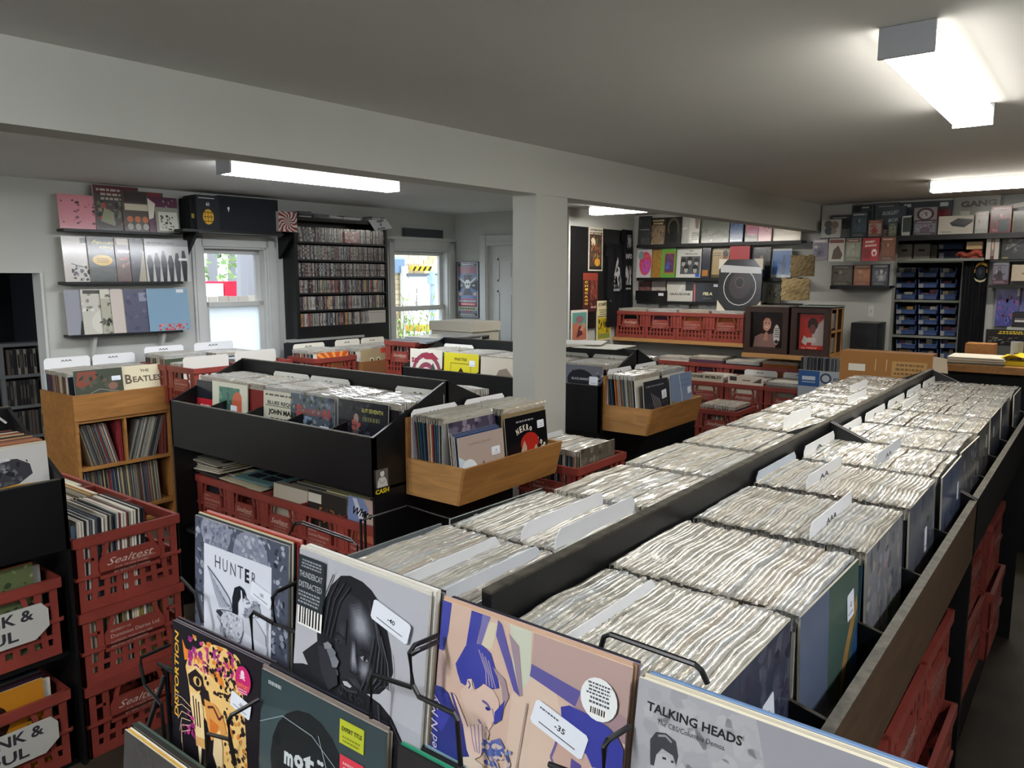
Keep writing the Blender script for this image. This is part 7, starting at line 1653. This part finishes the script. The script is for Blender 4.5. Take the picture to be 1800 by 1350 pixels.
# ================================================================ BACK WALL RIGHT OF THE ALCOVE
zq = lambda x, y: (1400 + x / 3.97, 320 + y / 3.97)
def qb(a, c, t, bo, yf, ops, col, name, label, cat, th=.04, mt='gloss', zb=None, lean=0.):
    u0, vt = zq(a, t); u1, v1 = zq(c, bo)
    return yb(u0, u1, vt, v1, yf, ops, col, name, label, cat, th=th, mt=mt, zb=zb, lean=lean)
u0, v0 = zq(165, 385); u1, v1 = zq(1700, 352)
zA = yshelf(u0, u1, v0, v1, 7.12, 'long dark shelf of boxed games and figures under the ceiling', th=.03)
def S(c, b, s, n=30, r=.1): return pack(c, b, s)
rowA = [(170, 390, 155, 7.36, [('r', 0, 0, 1, 1, 'b4b4b0'), ('l', [(.3, .7), (.6, .72)], .02, '8a8a86')], 'b4b4b0', 'flat white box at the back left of the top figure shelf'),
        (228, 385, 228, 7.33, S('3a4046', ['2c3036', '4a525a'], 1), '3a4046', 'slate grey box on the top figure shelf, behind the white badge box'),
        (390, 540, 150, 7.34, S('4e5358', ['3a3e44', '62686e', '2e3238'], 2) + [('r', .0, .7, .4, .95, '2a2c30')], '4e5358', 'grey box with blurred print, back row of the top figure shelf'),
        (540, 720, 140, 7.36, S('50565e', ['464c54', '5c626a'], 3), '50565e', 'blue grey box at the back of the top figure shelf'),
        (580, 770, 165, 7.33, [('r', 0, 0, 1, 1, '4a545e'), ('t', 'ROLLEY', .05, .72, .7, .16, 'a9b4bc', .08, .3, .05), ('t', 'BOB', .3, .5, .4, .14, 'a9b4bc', .08, .3, .05)], '4a545e', 'blue grey box with slanted pale lettering on the top figure shelf'),
        (700, 1090, 125, 7.38, [('r', 0, 0, 1, 1, '3c444c'), ('r', .1, .86, .24, .95, 'c9d2d8'), ('r', .78, .84, .93, .95, 'c9d2d8'), ('r', .7, .3, .98, .75, '7a3038')], '3c444c', 'wide dark box with two white tags, back of the top figure shelf'),
        (1088, 1430, 85, 7.38, [('r', 0, 0, 1, 1, '9a9a92'), ('t', 'GANG', .14, .72, .78, .2, '4a4a48', .03, 0, .05), ('r', .15, .52, .35, .62, 'c9c7bc'), ('r', 0, .3, 1, .5, '7c7a70')], '9a9a92', 'wide grey box lettered GANG at the back of the top figure shelf'),
        (1430, 1700, 75, 7.36, [('r', 0, 0, 1, 1, '6f7272'), ('p', [(0, .6), (1, .75), (1, .85), (0, .72)], 'd9d8d0'), ('p', [(0, 0), (1, .02), (1, .08), (0, .04)], 'c9c8c0')], '6f7272', 'large shiny silver package at the right end of the top figure shelf'),
        (172, 312, 258, 7.26, [('r', 0, 0, 1, 1, 'c4c2bc'), ('e', .35, .75, .2, .2, '6a6660'), ('e', .7, .7, .18, .2, '8a7a70'), ('e', .4, .4, .22, .22, '5a6068'), ('e', .65, .38, .14, .16, 'a8948a')], 'c4c2bc', 'white box with round badge pictures at the left of the top figure shelf'),
        (312, 378, 325, 7.28, [('r', 0, 0, 1, 1, '5a5c5c')], '5a5c5c', 'small grey box beside the white badge box'),
        (378, 500, 205, 7.25, S('3a444e', ['5a6a78', '242a30', '7a8690'], 5) , '3a444e', 'dark blister pack with a blue figure on the top figure shelf'),
        (497, 600, 262, 7.24, S('8a6a60', ['c9b4a8', '6a443c', 'a84a40'], 6), '8a6a60', 'box with a red and white creature on the top figure shelf'),
        (600, 640, 330, 7.26, S('5a4438', ['6a5244', '4a362c'], 7), '5a4438', 'narrow brown box on the top figure shelf'),
        (640, 700, 285, 7.24, S('6a6c5c', ['8a8c78', '4a4c40'], 8), '6a6c5c', 'olive box on the top figure shelf, left of the white framed card'),
        (730, 806, 235, 7.22, [('r', 0, 0, 1, 1, '3a4440'), ('l', [(.08, .05), (.05, .95), (.95, .98)], .08, 'c9cac4'), ('r', .1, .02, .9, .2, 'b4b4ac')], '3a4440', 'green card in a white frame on the top figure shelf'),
        (812, 985, 265, 7.20, S('55505a', ['8d8a94', '3a363e', 'b9b4bc', '6a5a68'], 9), '55505a', 'window box with pale figures under a rounded card on the top figure shelf'),
        (985, 1240, 230, 7.18, [('r', 0, 0, 1, 1, 'c2bdb0'), ('p', [(.32, .62), (.55, .86), (.98, .78), (.98, .66), (.75, .36), (.4, .45)], '4a4a50'), ('p', [(.32, .62), (.75, .52), (.98, .70), (.98, .66), (.75, .36), (.4, .45)], '3a3a40'), ('x', .04, .1, .4, .18, 1, '6a665e')], 'c2bdb0', 'cream box printed with a slim dark device, on the top figure shelf'),
        (1240, 1345, 205, 7.19, S('a9a8a4', ['c9c8c4', '6a6a6c', '8a5a54'], 10), 'a9a8a4', 'white and grey blister pack right of the cream device box'),
        (1345, 1508, 160, 7.16, [('r', 0, 0, 1, 1, '7a2e3a')] + S('7a2e3a', ['5a2430', 'a0404c', '3a3438', 'c9b4b8'], 11)[1:] + [('r', .4, .05, .9, .5, '2e3a44')], '7a2e3a', 'dark red window box with figures at the right of the top figure shelf'),
        (1500, 1700, 195, 7.22, [('r', 0, 0, 1, 1, '4a4a44'), ('r', 0, .0, .03, 1, 'c9a44a')], '4a4a44', 'dark olive package behind the dark red window box')]
for a, c, t, yf, ops, col, lab in rowA:
    qb(a, c, t, 372, yf, ops, col, 'figure_box', lab, 'box', th=.03, zb=zA + .0005)
pq = qb(818, 985, 172, 268, 7.205, [('r', 0, 0, 1, 1, '8d868c')], '8d868c', 'header_card', 'rounded pale card with a ring over the window box of figures', 'card', th=.004, zb=None)
b = MB(); p, q = on(*zq(818, 268), 'y', 7.204), on(*zq(985, 172), 'y', 7.204)
art(b, [('e', .5, .45, .38, .5, '4a3a40'), ('e', .5, .45, .27, .36, 'b0a8ac'), ('n', .35, .3, .65, .6, ['6a5a60', 'c9bfc2'], 10, 3, .1)], lambda u, v, k: V((p.x + (q.x - p.x) * u, 7.204 - k * .0002, p.z + (q.z - p.z) * v)))
o = b.build('ring_print', 'gloss'); o.parent = pq; o.matrix_parent_inverse = pq.matrix_world.inverted()
# hanging blister cards below that shelf
rowB = [(108, 222, 395, 550, S('8d8a94', ['6a6478', 'b4b0b8', '4a4658', 'c9c2c4'], 1), '8d8a94', 'blister card with a violet figure, first of the hanging row'),
        (222, 338, 392, 555, [('r', 0, 0, 1, 1, 'bdb8b0'), ('r', .05, .8, .95, .95, '7a4a40'), ('p', [(.2, .1), (.3, .5), (.6, .7), (.9, .3), (.8, .1)], '5a4a40')], 'bdb8b0', 'white blister card with a brown figure, second of the hanging row'),
        (338, 455, 390, 555, S('7a8070', ['a9a894', '4a5444', 'c9c4b0', '8a4a40'], 3), '7a8070', 'green blister card, third of the hanging row'),
        (455, 582, 388, 552, [('r', 0, 0, 1, 1, 'b03a40'), ('t', 'SWEET', .15, .78, .6, .12, 'e8d8d4', .05, .2, .05), ('t', 'ROMANCE', .15, .62, .7, .12, 'e8d8d4', .05, .2, .05), ('r', .05, .1, .5, .55, '8a2c34'), ('e', .72, .36, .16, .16, 'e8d8d4'), ('p', [(.62, .36), (.72, .2), (.82, .36), (.77, .42), (.72, .38), (.67, .42)], 'c23a44')], 'b03a40', 'red blister card with a white heart, fourth of the hanging row'),
        (582, 696, 380, 550, S('6a4638', ['8a5a44', '4a3028', 'a0624a'], 5), '6a4638', 'brown red blister card, last of the hanging row')]
for a, c, t, bo, ops, col, lab in rowB:
    qb(a, c, t, bo, 7.10, ops, col, 'blister_card', lab, 'card', th=.02)
zl_ = on(*zq(165, 395), 'y', 7.1).z
MB_rod = MB().tube([(on(*zq(100, 392), 'y', 7.13).x, 7.135, zA - .036), (on(*zq(700, 388), 'y', 7.13).x, 7.135, zA - .036)], .006, '2a2c30')
tag(MB_rod.build('hanging_rail', 'metal', org=(on(400, 400, 'y', 7.13).x, 7.135, zA - .036)), 'thin dark rail carrying the blister cards below the figure shelf', 'rail')
u0, v0 = zq(235, 712); u1, v1 = zq(650, 735)
zC = yshelf(u0, u1, v0, v1, 7.22, 'short dark wall shelf with small boxed sets over the light switch', th=.02)
for a, c, t, ops, col, lab in ((240, 395, 580, S('4a443c', ['6a6254', '2c2824', '8a8270'], 1), '4a443c', 'brown boxed set on the short wall shelf, left'), (395, 520, 575, S('8a5440', ['b07a54', '5a3428', 'c9a07a'], 2), '8a5440', 'orange brown boxed set on the short wall shelf, middle'), (522, 645, 572, S('3a3e46', ['5c6068', '24262c', 'a9acb0'], 3), '3a3e46', 'dark boxed figure on the short wall shelf, right')):
    qb(a, c, t, 720, 7.25, ops, col, 'figure_box', lab, 'box', th=.05, zb=zC + .0005)
u0, v0 = zq(497, 940); u1, v1 = zq(542, 862)
sw = yb(u0, u1, v1, v0, YB - .008, [('r', .38, .38, .62, .62, 'a8a8a2')], 'd5d3cb', 'light_switch', 'white light switch plate on the grey wall beside the stock niche', 'switch', th=.007, mt='plast')
# ---- stock niche with blue bins
nx0, nx1 = n0 + .0, n1 + .0
ux0, ux1 = on(1574, 500, 'y', 7.60).x, on(1684, 500, 'y', 7.60).x
un = empty('stock_shelf', ((ux0 + ux1) / 2, 7.75, 0), 'pale metal shelving full of blue bins in the stock niche', 'shelving')
bt = [on(*zq(900, v), 'y', 7.60).z for v in (545, 823, 1073, 1225)]
for z in bt:
    MB().box(ux0 - .01, 7.585, z - .02, ux1 + .02, 7.95, z, '8d9088').build('shelf_board', 'dull', un)
for x in (ux0 - .03, ux1 + .02):
    MB().box(x, 7.59, 0, x + .02, 7.95, bt[0], '8d9088').build('upright', 'dull', un)
colx = [(690, 838), (845, 990), (997, 1122)]
rows_ = [(590, 668), (672, 740), (744, 817), (852, 922), (926, 995), (998, 1068), (1095, 1160), (1164, 1218)]
ROWN = ['top', 'second', 'third', 'fourth', 'fifth', 'sixth', 'seventh', 'lowest']
for ri, (t, bo) in enumerate(rows_):
    for ci, (a, c) in enumerate(colx):
        p, q = on(*zq(a, bo), 'y', 7.62), on(*zq(c, t), 'y', 7.62)
        x0, x1, z0, z1_ = p.x + .004, q.x - .004, p.z, q.z
        if ri in (2, 5, 7): z0 = bt[{2: 1, 5: 2, 7: 3}[ri]] + .0005
        hh = (z1_ - z0)
        root = empty('parts_bin', ((x0 + x1) / 2, 7.72, z0), 'blue stock bin in the %s row of the niche shelving, %s column' % (ROWN[ri], ('left', 'middle', 'right')[ci]), 'bin')
        b = MB().box(x0, 7.62, z0, x1, 7.63, z0 + hh * .42, '3a5488').box(x0, 7.62, z0, x0 + .006, 7.92, z0 + hh * .9, '3a5488').box(x1 - .006, 7.62, z0, x1, 7.92, z0 + hh * .9, '3a5488').box(x0, 7.62, z0, x1, 7.92, z0 + .006, '3a5488')
        b.tube([(x0, 7.618, z0 + hh * .42), (x1, 7.618, z0 + hh * .42)], hh * .07, '456098'); b.build('bin_body', 'plast', root)
        MB().box(x0 + .004, 7.611, z0 + hh * .06, x0 + (x1 - x0) * .27, 7.619, z0 + hh * .46, '9a9fa4').build('bin_label', 'paper', root)
        b = MB()
        xx = x0 + .012
        while xx < x1 - .04:
            w = R.uniform(.03, .07)
            b.box(xx, 7.66, z0 + .007, min(xx + w, x1 - .01), 7.85, z0 + hh * R.uniform(.6, .92), R.choice(['4a4e58', '7a7f84', '5a3a44', '8a7f6a', '3a4a5a', 'a8a49a', '6a5060', '2c3036', 'b08a4a']))
            xx += w + .004
        tag(b.build('bin_contents', 'dull', root), kind='stuff')
for k, (a, c, t, bo, col, lab, nm) in enumerate(((700, 810, 432, 540, '9c9a90', 'pale storage box with a hand hole above the blue bins, left of two', 'storage_box'), (815, 936, 430, 540, '9c9a90', 'pale storage box with a hand hole above the blue bins, right of two', 'storage_box'), (936, 985, 440, 540, '6a6458', 'plain brown box beside the pale storage boxes', 'storage_box'), (990, 1165, 425, 470, '3c4a66', 'upper dark blue bin right of the storage boxes', 'parts_bin'), (990, 1180, 480, 540, '3a4256', 'lower dark blue bin right of the storage boxes', 'parts_bin'), (1185, 1300, 415, 470, 'c9a878', 'tan carton on top of the orange bag', 'carton'))):
    ops = [('r', .28, .55, .68, .68, '4a463e')] if nm == 'storage_box' and k < 2 else [('r', .02, .1, .2, .8, '9a9fa4')] if nm == 'parts_bin' else []
    if k == 5:
        qb(a, c, t, bo, 7.30, ops, col, nm, lab, 'box', th=.1, zb=None)
    else:
        qb(a, c, t, bo, 7.60, ops, col, nm, lab, 'box', th=.25, zb=(bt[0] + .0005 if k != 3 else None), mt='dull')
b = MB(); p, q = on(*zq(1115, 525), 'y', 7.25), on(*zq(1300, 465), 'y', 7.25)
for i in range(10):
    for j in range(4):
        g = lambda i, j: V((p.x + (q.x - p.x) * i / 10, 7.25 - .05 * math.sin(math.pi * j / 4) + .008 * math.sin(i * 1.7 + j), p.z + (q.z - p.z) * (j / 4) * (.45 + .055 * i) + .012 * math.sin(i * 1.1)))
        b.poly([g(i, j), g(i + 1, j), g(i + 1, j + 1), g(i, j + 1)], 'b85a48')
b.box(p.x + .03, 7.255, p.z - .006, q.x, 7.36, p.z + (q.z - p.z) * .4, 'b85a48')
tag(b.build('cloth_bag', 'dull', org=((p.x + q.x) / 2, 7.25, p.z)), 'crumpled orange bag on the shelf right of the storage boxes', 'bag')
tag(MB().box(p.x - .35, 7.20, p.z - .03, q.x + .02, YB - .002, p.z - .008, '7c7f78').build('wall_shelf', 'dull', org=(p.x, 7.3, p.z - .03)), 'pale shelf edge over the hanging black cloth', 'shelf')
# black cloth with emblem
p, q = on(*zq(1118, 1185), 'y', 7.34), on(*zq(1352, 532), 'y', 7.34)
b = MB(); n = 16
for i in range(n):
    for j in range(6):
        g = lambda i, j: V((p.x + (q.x - p.x) * i / n - .0 , 7.34 + .012 * math.sin(i * 1.4 + .3 * j) - .004 * j, p.z + (q.z - p.z) * j / 6))
        b.poly([g(i, j), g(i + 1, j), g(i + 1, j + 1), g(i, j + 1)], '0e0f15')
cl_ = tag(b.build('hanging_cloth', 'dull', org=((p.x + q.x) / 2, 7.34, q.z)), 'black hanging cloth with an oval emblem beside the stock niche', 'cloth')
b = MB(); e0, e1 = on(*zq(1230, 710), 'y', 7.31), on(*zq(1345, 555), 'y', 7.31)
art(b, [('p', [(.1, .72), (.2, .9), (.4, .98), (.62, .98), (.85, .9), (.92, .74), (.8, .80), (.5, .88), (.22, .80)], 'b08a3a'), ('p', [(.05, .28), (.2, .12), (.5, .06), (.8, .12), (.92, .28), (.75, .2), (.5, .15), (.25, .2)], 'b4b08a'), ('e', .5, .5, .34, .28, '1c2028'), ('e', .46, .55, .12, .12, '3a3c44'), ('l', [(.08, .5), (.1, .66)], .05, 'b08a3a'), ('l', [(.92, .5), (.9, .66)], .05, 'b08a3a')], lambda u, v, k: V((e0.x + (e1.x - e0.x) * u, 7.308 - k * .0005, e0.z + (e1.z - e0.z) * v)))
b.build('emblem', 'dull', cl_)
# right hand column of packages
rowD = [(1318, 1422, 352, 540, 7.22, [('r', 0, 0, 1, 1, 'c4bcb4'), ('r', .36, .0, .66, 1, '5a2c30'), ('r', .40, .12, .62, .8, '8a7a70'), ('e', .51, .5, .08, .16, 'd0b8a4'), ('x', .04, .85, .32, .92, 1, '7a746c'), ('x', .7, .85, .98, .92, 1, '7a746c')], 'c4bcb4', 'white package split by a dark red strip, right of the orange bag'),
        (1425, 1700, 345, 540, 7.28, [('r', 0, 0, 1, 1, '26282c'), ('t', 'JOLLAVENTURE', .12, .88, .85, .07, 'b4b4b0', 0, .3, .02), ('n', .1, .25, .95, .8, ['3a3c40', '5a5450', '7a6a5c', '8a8c90'], 40, 3, .07), ('l', [(.1, .35), (.4, .55), (.35, .75)], .02, 'a9a49a'), ('r', .05, .04, .2, .08, 'b0a04a')], '26282c', 'large black boxed set with a pale title, right end of the shelves'),
        (1358, 1492, 548, 715, 7.22, S('4a2c38', ['7a8a9a', '2e2028', '6a3a4a', 'b4c4cc'], 4), '4a2c38', 'maroon window box with blue figures below the split package'),
        (1497, 1700, 575, 690, 7.24, [('r', 0, 0, 1, 1, 'b9ab94'), ('r', .38, .4, .46, .5, '7a6a54')], 'b9ab94', 'plain cream box beside the maroon window box')]
for a, c, t, bo, yf, ops, col, lab in rowD:
    qb(a, c, t, bo, yf, ops, col, 'figure_box', lab, 'box', th=.10)
zD = on(*zq(1400, 720), 'y', 7.18).z
x0 = on(*zq(1340, 720), 'y', 7.18).x
rs = empty('display_shelf', (x0 + .3, 7.3, zD), 'dark display shelving right of the hanging cloth', 'shelving')
MB().box(x0, 7.18, zD - .02, x0 + 1.2, YB - .002, zD - .001).build('shelf_board', 'black', rs)
z_ = on(*zq(1400, 545), 'y', 7.18).z; MB().box(x0, 7.18, z_ - .012, x0 + 1.2, YB - .002, z_ + .002).build('shelf_board', 'black', rs)
qb(1375, 1565, 742, 1005, 7.36, [('r', 0, 0, 1, 1, '4a4c90'), ('r', .0, 0, .03, 1, '9a9cb4'), ('r', 0, .97, 1, 1, '9a9cb4'), ('n', .05, .05, .98, .95, ['5a5ab0', '7a4a90', '9a4a70', '3a3c7a', '6a70c0'], 60, 5, .1), ('r', .88, .8, .98, 1, 'd5d3d0')], '4a4c90', 'framed_poster', 'purple blue framed picture on the wall above the counter', 'picture', th=.03)
tag(qb(1565, 1700, 740, 920, 7.37, S('5a5aa8', ['4a4a90', '7a5ab0', '3a3a78'], 6), '5a5aa8', 'poster', 'second purple blue picture beside the framed one', 'picture', th=.03))
qb(1500, 1700, 915, 1012, 7.1, [('r', .1, .35, .95, .5, 'b4b4b4'), ('r', .1, .55, .6, .62, '5a5a5c')], '17181b', 'stereo', 'black audio unit in front of the purple picture', 'stereo', th=.2)
p = on(*zq(1470, 1012), 'y', 7.08)
tag(MB().box(p.x, 7.06, p.z - .02, p.x + .9, YB - .002, p.z - .001, '9a9a94').build('wall_shelf', 'dull', org=(p.x, 7.2, p.z - .02)), 'grey shelf carrying the black audio unit above the counter', 'shelf')
qb(1315, 1700, 1040, 1135, 7.05, [('r', 0, 0, 1, 1, '17181a'), ('x', .22, .72, .75, .95, 2, 'd9c03a'), ('n', .05, .1, .95, .55, ['3a3c40', '5a5450', '2a2c30', '6a6a60'], 40, 3, .06)], '17181a', 'poster_board', 'black board with yellow writing behind the counter', 'sign', th=.02)
p = on(*zq(1315, 1135), 'y', 7.05)
tag(MB().box(p.x - .02, 7.03, 0, p.x + 1.0, YB - .002, p.z - .001, '4a4a46').build('low_table', 'dull', org=(p.x, 7.2, 0)), 'grey cabinet under the black board with yellow writing', 'cabinet')

# ================================================================ COUNTER AND THINGS BEHIND THE LONG BIN
D = .55
cz = H - D
c0 = on(1657, 639, 'z', cz)
ct = empty('counter', (c0.x + .6, c0.y + .35, 0), 'shop counter with a wooden top beyond the far end of the long bin', 'counter')
MB().box(c0.x - .02, c0.y, cz - .045, c0.x + 1.9, c0.y + .62, cz).build('counter_top', 'wood', ct)
MB().box(c0.x + .03, c0.y + .05, 0, c0.x + 1.85, c0.y + .58, cz - .0455, '0e0f11').build('counter_body', 'dull', ct)
pp = on(1660, 636, 'z', cz)
for j in range(6):
    x0 = c0.x + .02 + R.uniform(-.01, .02)
    album('paper_sheet', ('lowest', 'second', 'third', 'fourth', 'fifth', 'uppermost')[j] + ' flat sheet in the stack of paper on the counter', 'paper', (x0, c0.y + .03, cz + .0005 + .009 * j), X, (R.uniform(-.06, .06), 1, 0), .31, .30, .008, (), ['4a2c34', '8a8478', 'bab29e', 'c9c2ae', 'd2ccb8', 'd8d2c0'][j], edge=['4a2c34', '6a6458', 'bab29e', 'a8a08c', 'd2ccb8', 'c2bcaa'][j])
b = MB(); q0 = V((c0.x + .30, c0.y + .10, cz + .015))
for i in range(10):
    for j in range(6):
        g = lambda i, j: q0 + V((.024 * i, .03 * j, .03 * math.sin(math.pi * i / 10) + .014 * math.sin(j * 1.2 + i * .8) + .02))
        b.poly([g(i, j), g(i + 1, j), g(i + 1, j + 1), g(i, j + 1)], 'd9c02e')
b.box(q0.x, q0.y, cz + .001, q0.x + .22, q0.y + .17, q0.z + .014, 'd9c02e')
tag(b.build('cloth', 'dull', org=tuple(q0)), 'rumpled yellow cloth on the counter beside the paper stack', 'cloth')
cp = on(*zq(1530, 1205), 'y', c0.y + .2)
cu = MB(); cx0 = cp.x; ch_ = on(*zq(1530, 1118), 'y', c0.y + .2).z
cu.tube([(cx0, c0.y + .25, cz + .001), (cx0, c0.y + .25, ch_)], [.034, .036], 'a8acb0', n=18)
art(cu, [('l', [(.3, .3), (.7, .7)], .12, '3a3c40'), ('l', [(.3, .7), (.6, .3)], .12, '3a3c40')], lambda u, v, k: V((cx0 - .02 + .04 * u, c0.y + .25 - .0375, cz + .02 + .08 * v)))
tag(cu.build('tin', 'gloss', org=(cx0, c0.y + .25, cz)), 'pale grey tin with a dark mark standing on the counter', 'tin')
qa = on(*zq(1175, 1165), 'y', c0.y + .42); qc = on(*zq(1385, 1135), 'y', c0.y + .42)
tag(MB().box(qa.x, c0.y + .42, cz + .0005, qc.x, c0.y + .58, qc.z, '9a6a3e').build('wooden_tray', 'wood', org=((qa.x + qc.x) / 2, c0.y + .5, cz)), 'low wooden tray at the back of the counter', 'tray')
qa = on(*zq(1395, 1165), 'y', c0.y + .5); qc = on(*zq(1500, 1150), 'y', c0.y + .5)
# brown carton right behind the bin end
p, q = on(1475, 662, 'y', 4.62), on(1640, 624, 'y', 4.62)
cbx = empty('cardboard_box', ((p.x + q.x) / 2, 4.8, 0), 'large brown carton with a white label behind the far end of the long bin', 'box')
MB().box(p.x, 4.62, .0, q.x, 4.76, q.z - .002, '9a6c3c').build('box_body', 'dull', cbx)
b = MB(); art(b, [('r', .10, .915, .29, .945, 'd9d3c6')], lambda u, v, k: V((p.x + (q.x - p.x) * u, 4.6195 - k * .0003, q.z * v)))
b.build('box_label', 'paper', cbx)
b = MB(); art(b, [('r', .58, .90, .95, .965, 'b08a54'), ('x', .6, .905, .93, .96, 3, '7a5a34'), ('l', [(.40, .92), (.405, .97)], .008, 'c9b48c'), ('l', [(.52, .92), (.525, .97)], .008, 'c9b48c')], lambda u, v, k: V((p.x + (q.x - p.x) * u, 4.6195 - k * .0003, q.z * v)))
b.build('kraft_label', 'paper', cbx)
b = MB().prism([(q.x + .0, 4.63, q.z - .09), (q.x + .07, 4.66, q.z - .10), (q.x + .06, 4.66, q.z - .02), (q.x, 4.63, q.z - .01)], (0, .01, 0), 'c9b9a0'); b.build('box_flap', 'dull', cbx)
# dark stack of records in a blue and white box on the last alcove crate
p, q = on(1403, 672, 'y', 6.30), on(1474, 655, 'y', 6.30)
base_box(p.x - .02, 6.28, q.x + .10, 6.41, p.z - .15, 'low_table', 'dark stand in front of the last alcove crate', 'stand', '15161a')
album('record_box', 'blue and white box of dark records, left of the large brown carton', 'box', (p.x, 6.30, p.z - .15), X, Z, q.x - p.x + .06, q.z - p.z + .15, .10, [('r', 0, .5, .45, 1, '2a5a98'), ('r', .08, .70, .36, .82, 'c9d4e0'), ('x', .08, .6, .4, .68, 1, 'b4c4d8'), ('e', .58, .78, .12, .17, '3a4a60'), ('e', .58, .78, .08, .11, 'b9c0c8'), ('t', 'FORM', .74, .72, .25, .13, '4a5260', 0, 0, .04)], 'aab2ba')
rest_row((p.x + .01, 6.31, q.z + .001), (q.x + .05, 6.31, q.z + .001), Y, Z, .01, plastic=False, hgt=.10, wid=.085, cols=['3a3c42', '55585e', '2a2c30', '7a7c80'])
# second fold of crates at the floor right of the long bin stays out of frame

# empty wire stand in the aisle behind the front rack
st = empty('wire_stand', (-1.6, 1.7, 0), 'empty black wire stand in the aisle before the middle console', 'record rack')
def sw_(pts, y0, r=.0035):
    MB().tube([on(u, v, 'y', y0 + d) for u, v, d in pts], r, '0d0e10', n=6).build('wire', 'metal', st)
sw_([(508, 940, 0), (520, 918, 0), (532, 917, 0), (618, 948, 0), (628, 958, 0)], 1.62)
sw_([(516, 922, .02), (530, 921, .02), (620, 953, .02)], 1.62)
sw_([(634, 915, 0), (715, 889, .25), (760, 903, .25), (812, 918, .25)], 1.66)
for u, v, y in ((634, 912, 1.66), (641, 898, 1.70)):
    p = on(u, v, 'y', y); MB().tube([p, V((p.x, p.y, 0))], .005, '0d0e10', n=6).build('post', 'metal', st)
for u, v, y in ((508, 940, 1.62), (628, 958, 1.62)):
    p = on(u, v, 'y', y); MB().tube([p, V((p.x, p.y, 0))], .0035, '0d0e10', n=6).build('wire', 'metal', st)
tag(REST.build('records', ['sleeve', 'dull']), 'all the remaining records filed close together in the bins, crates and shelves', 'records', None, 'stuff')
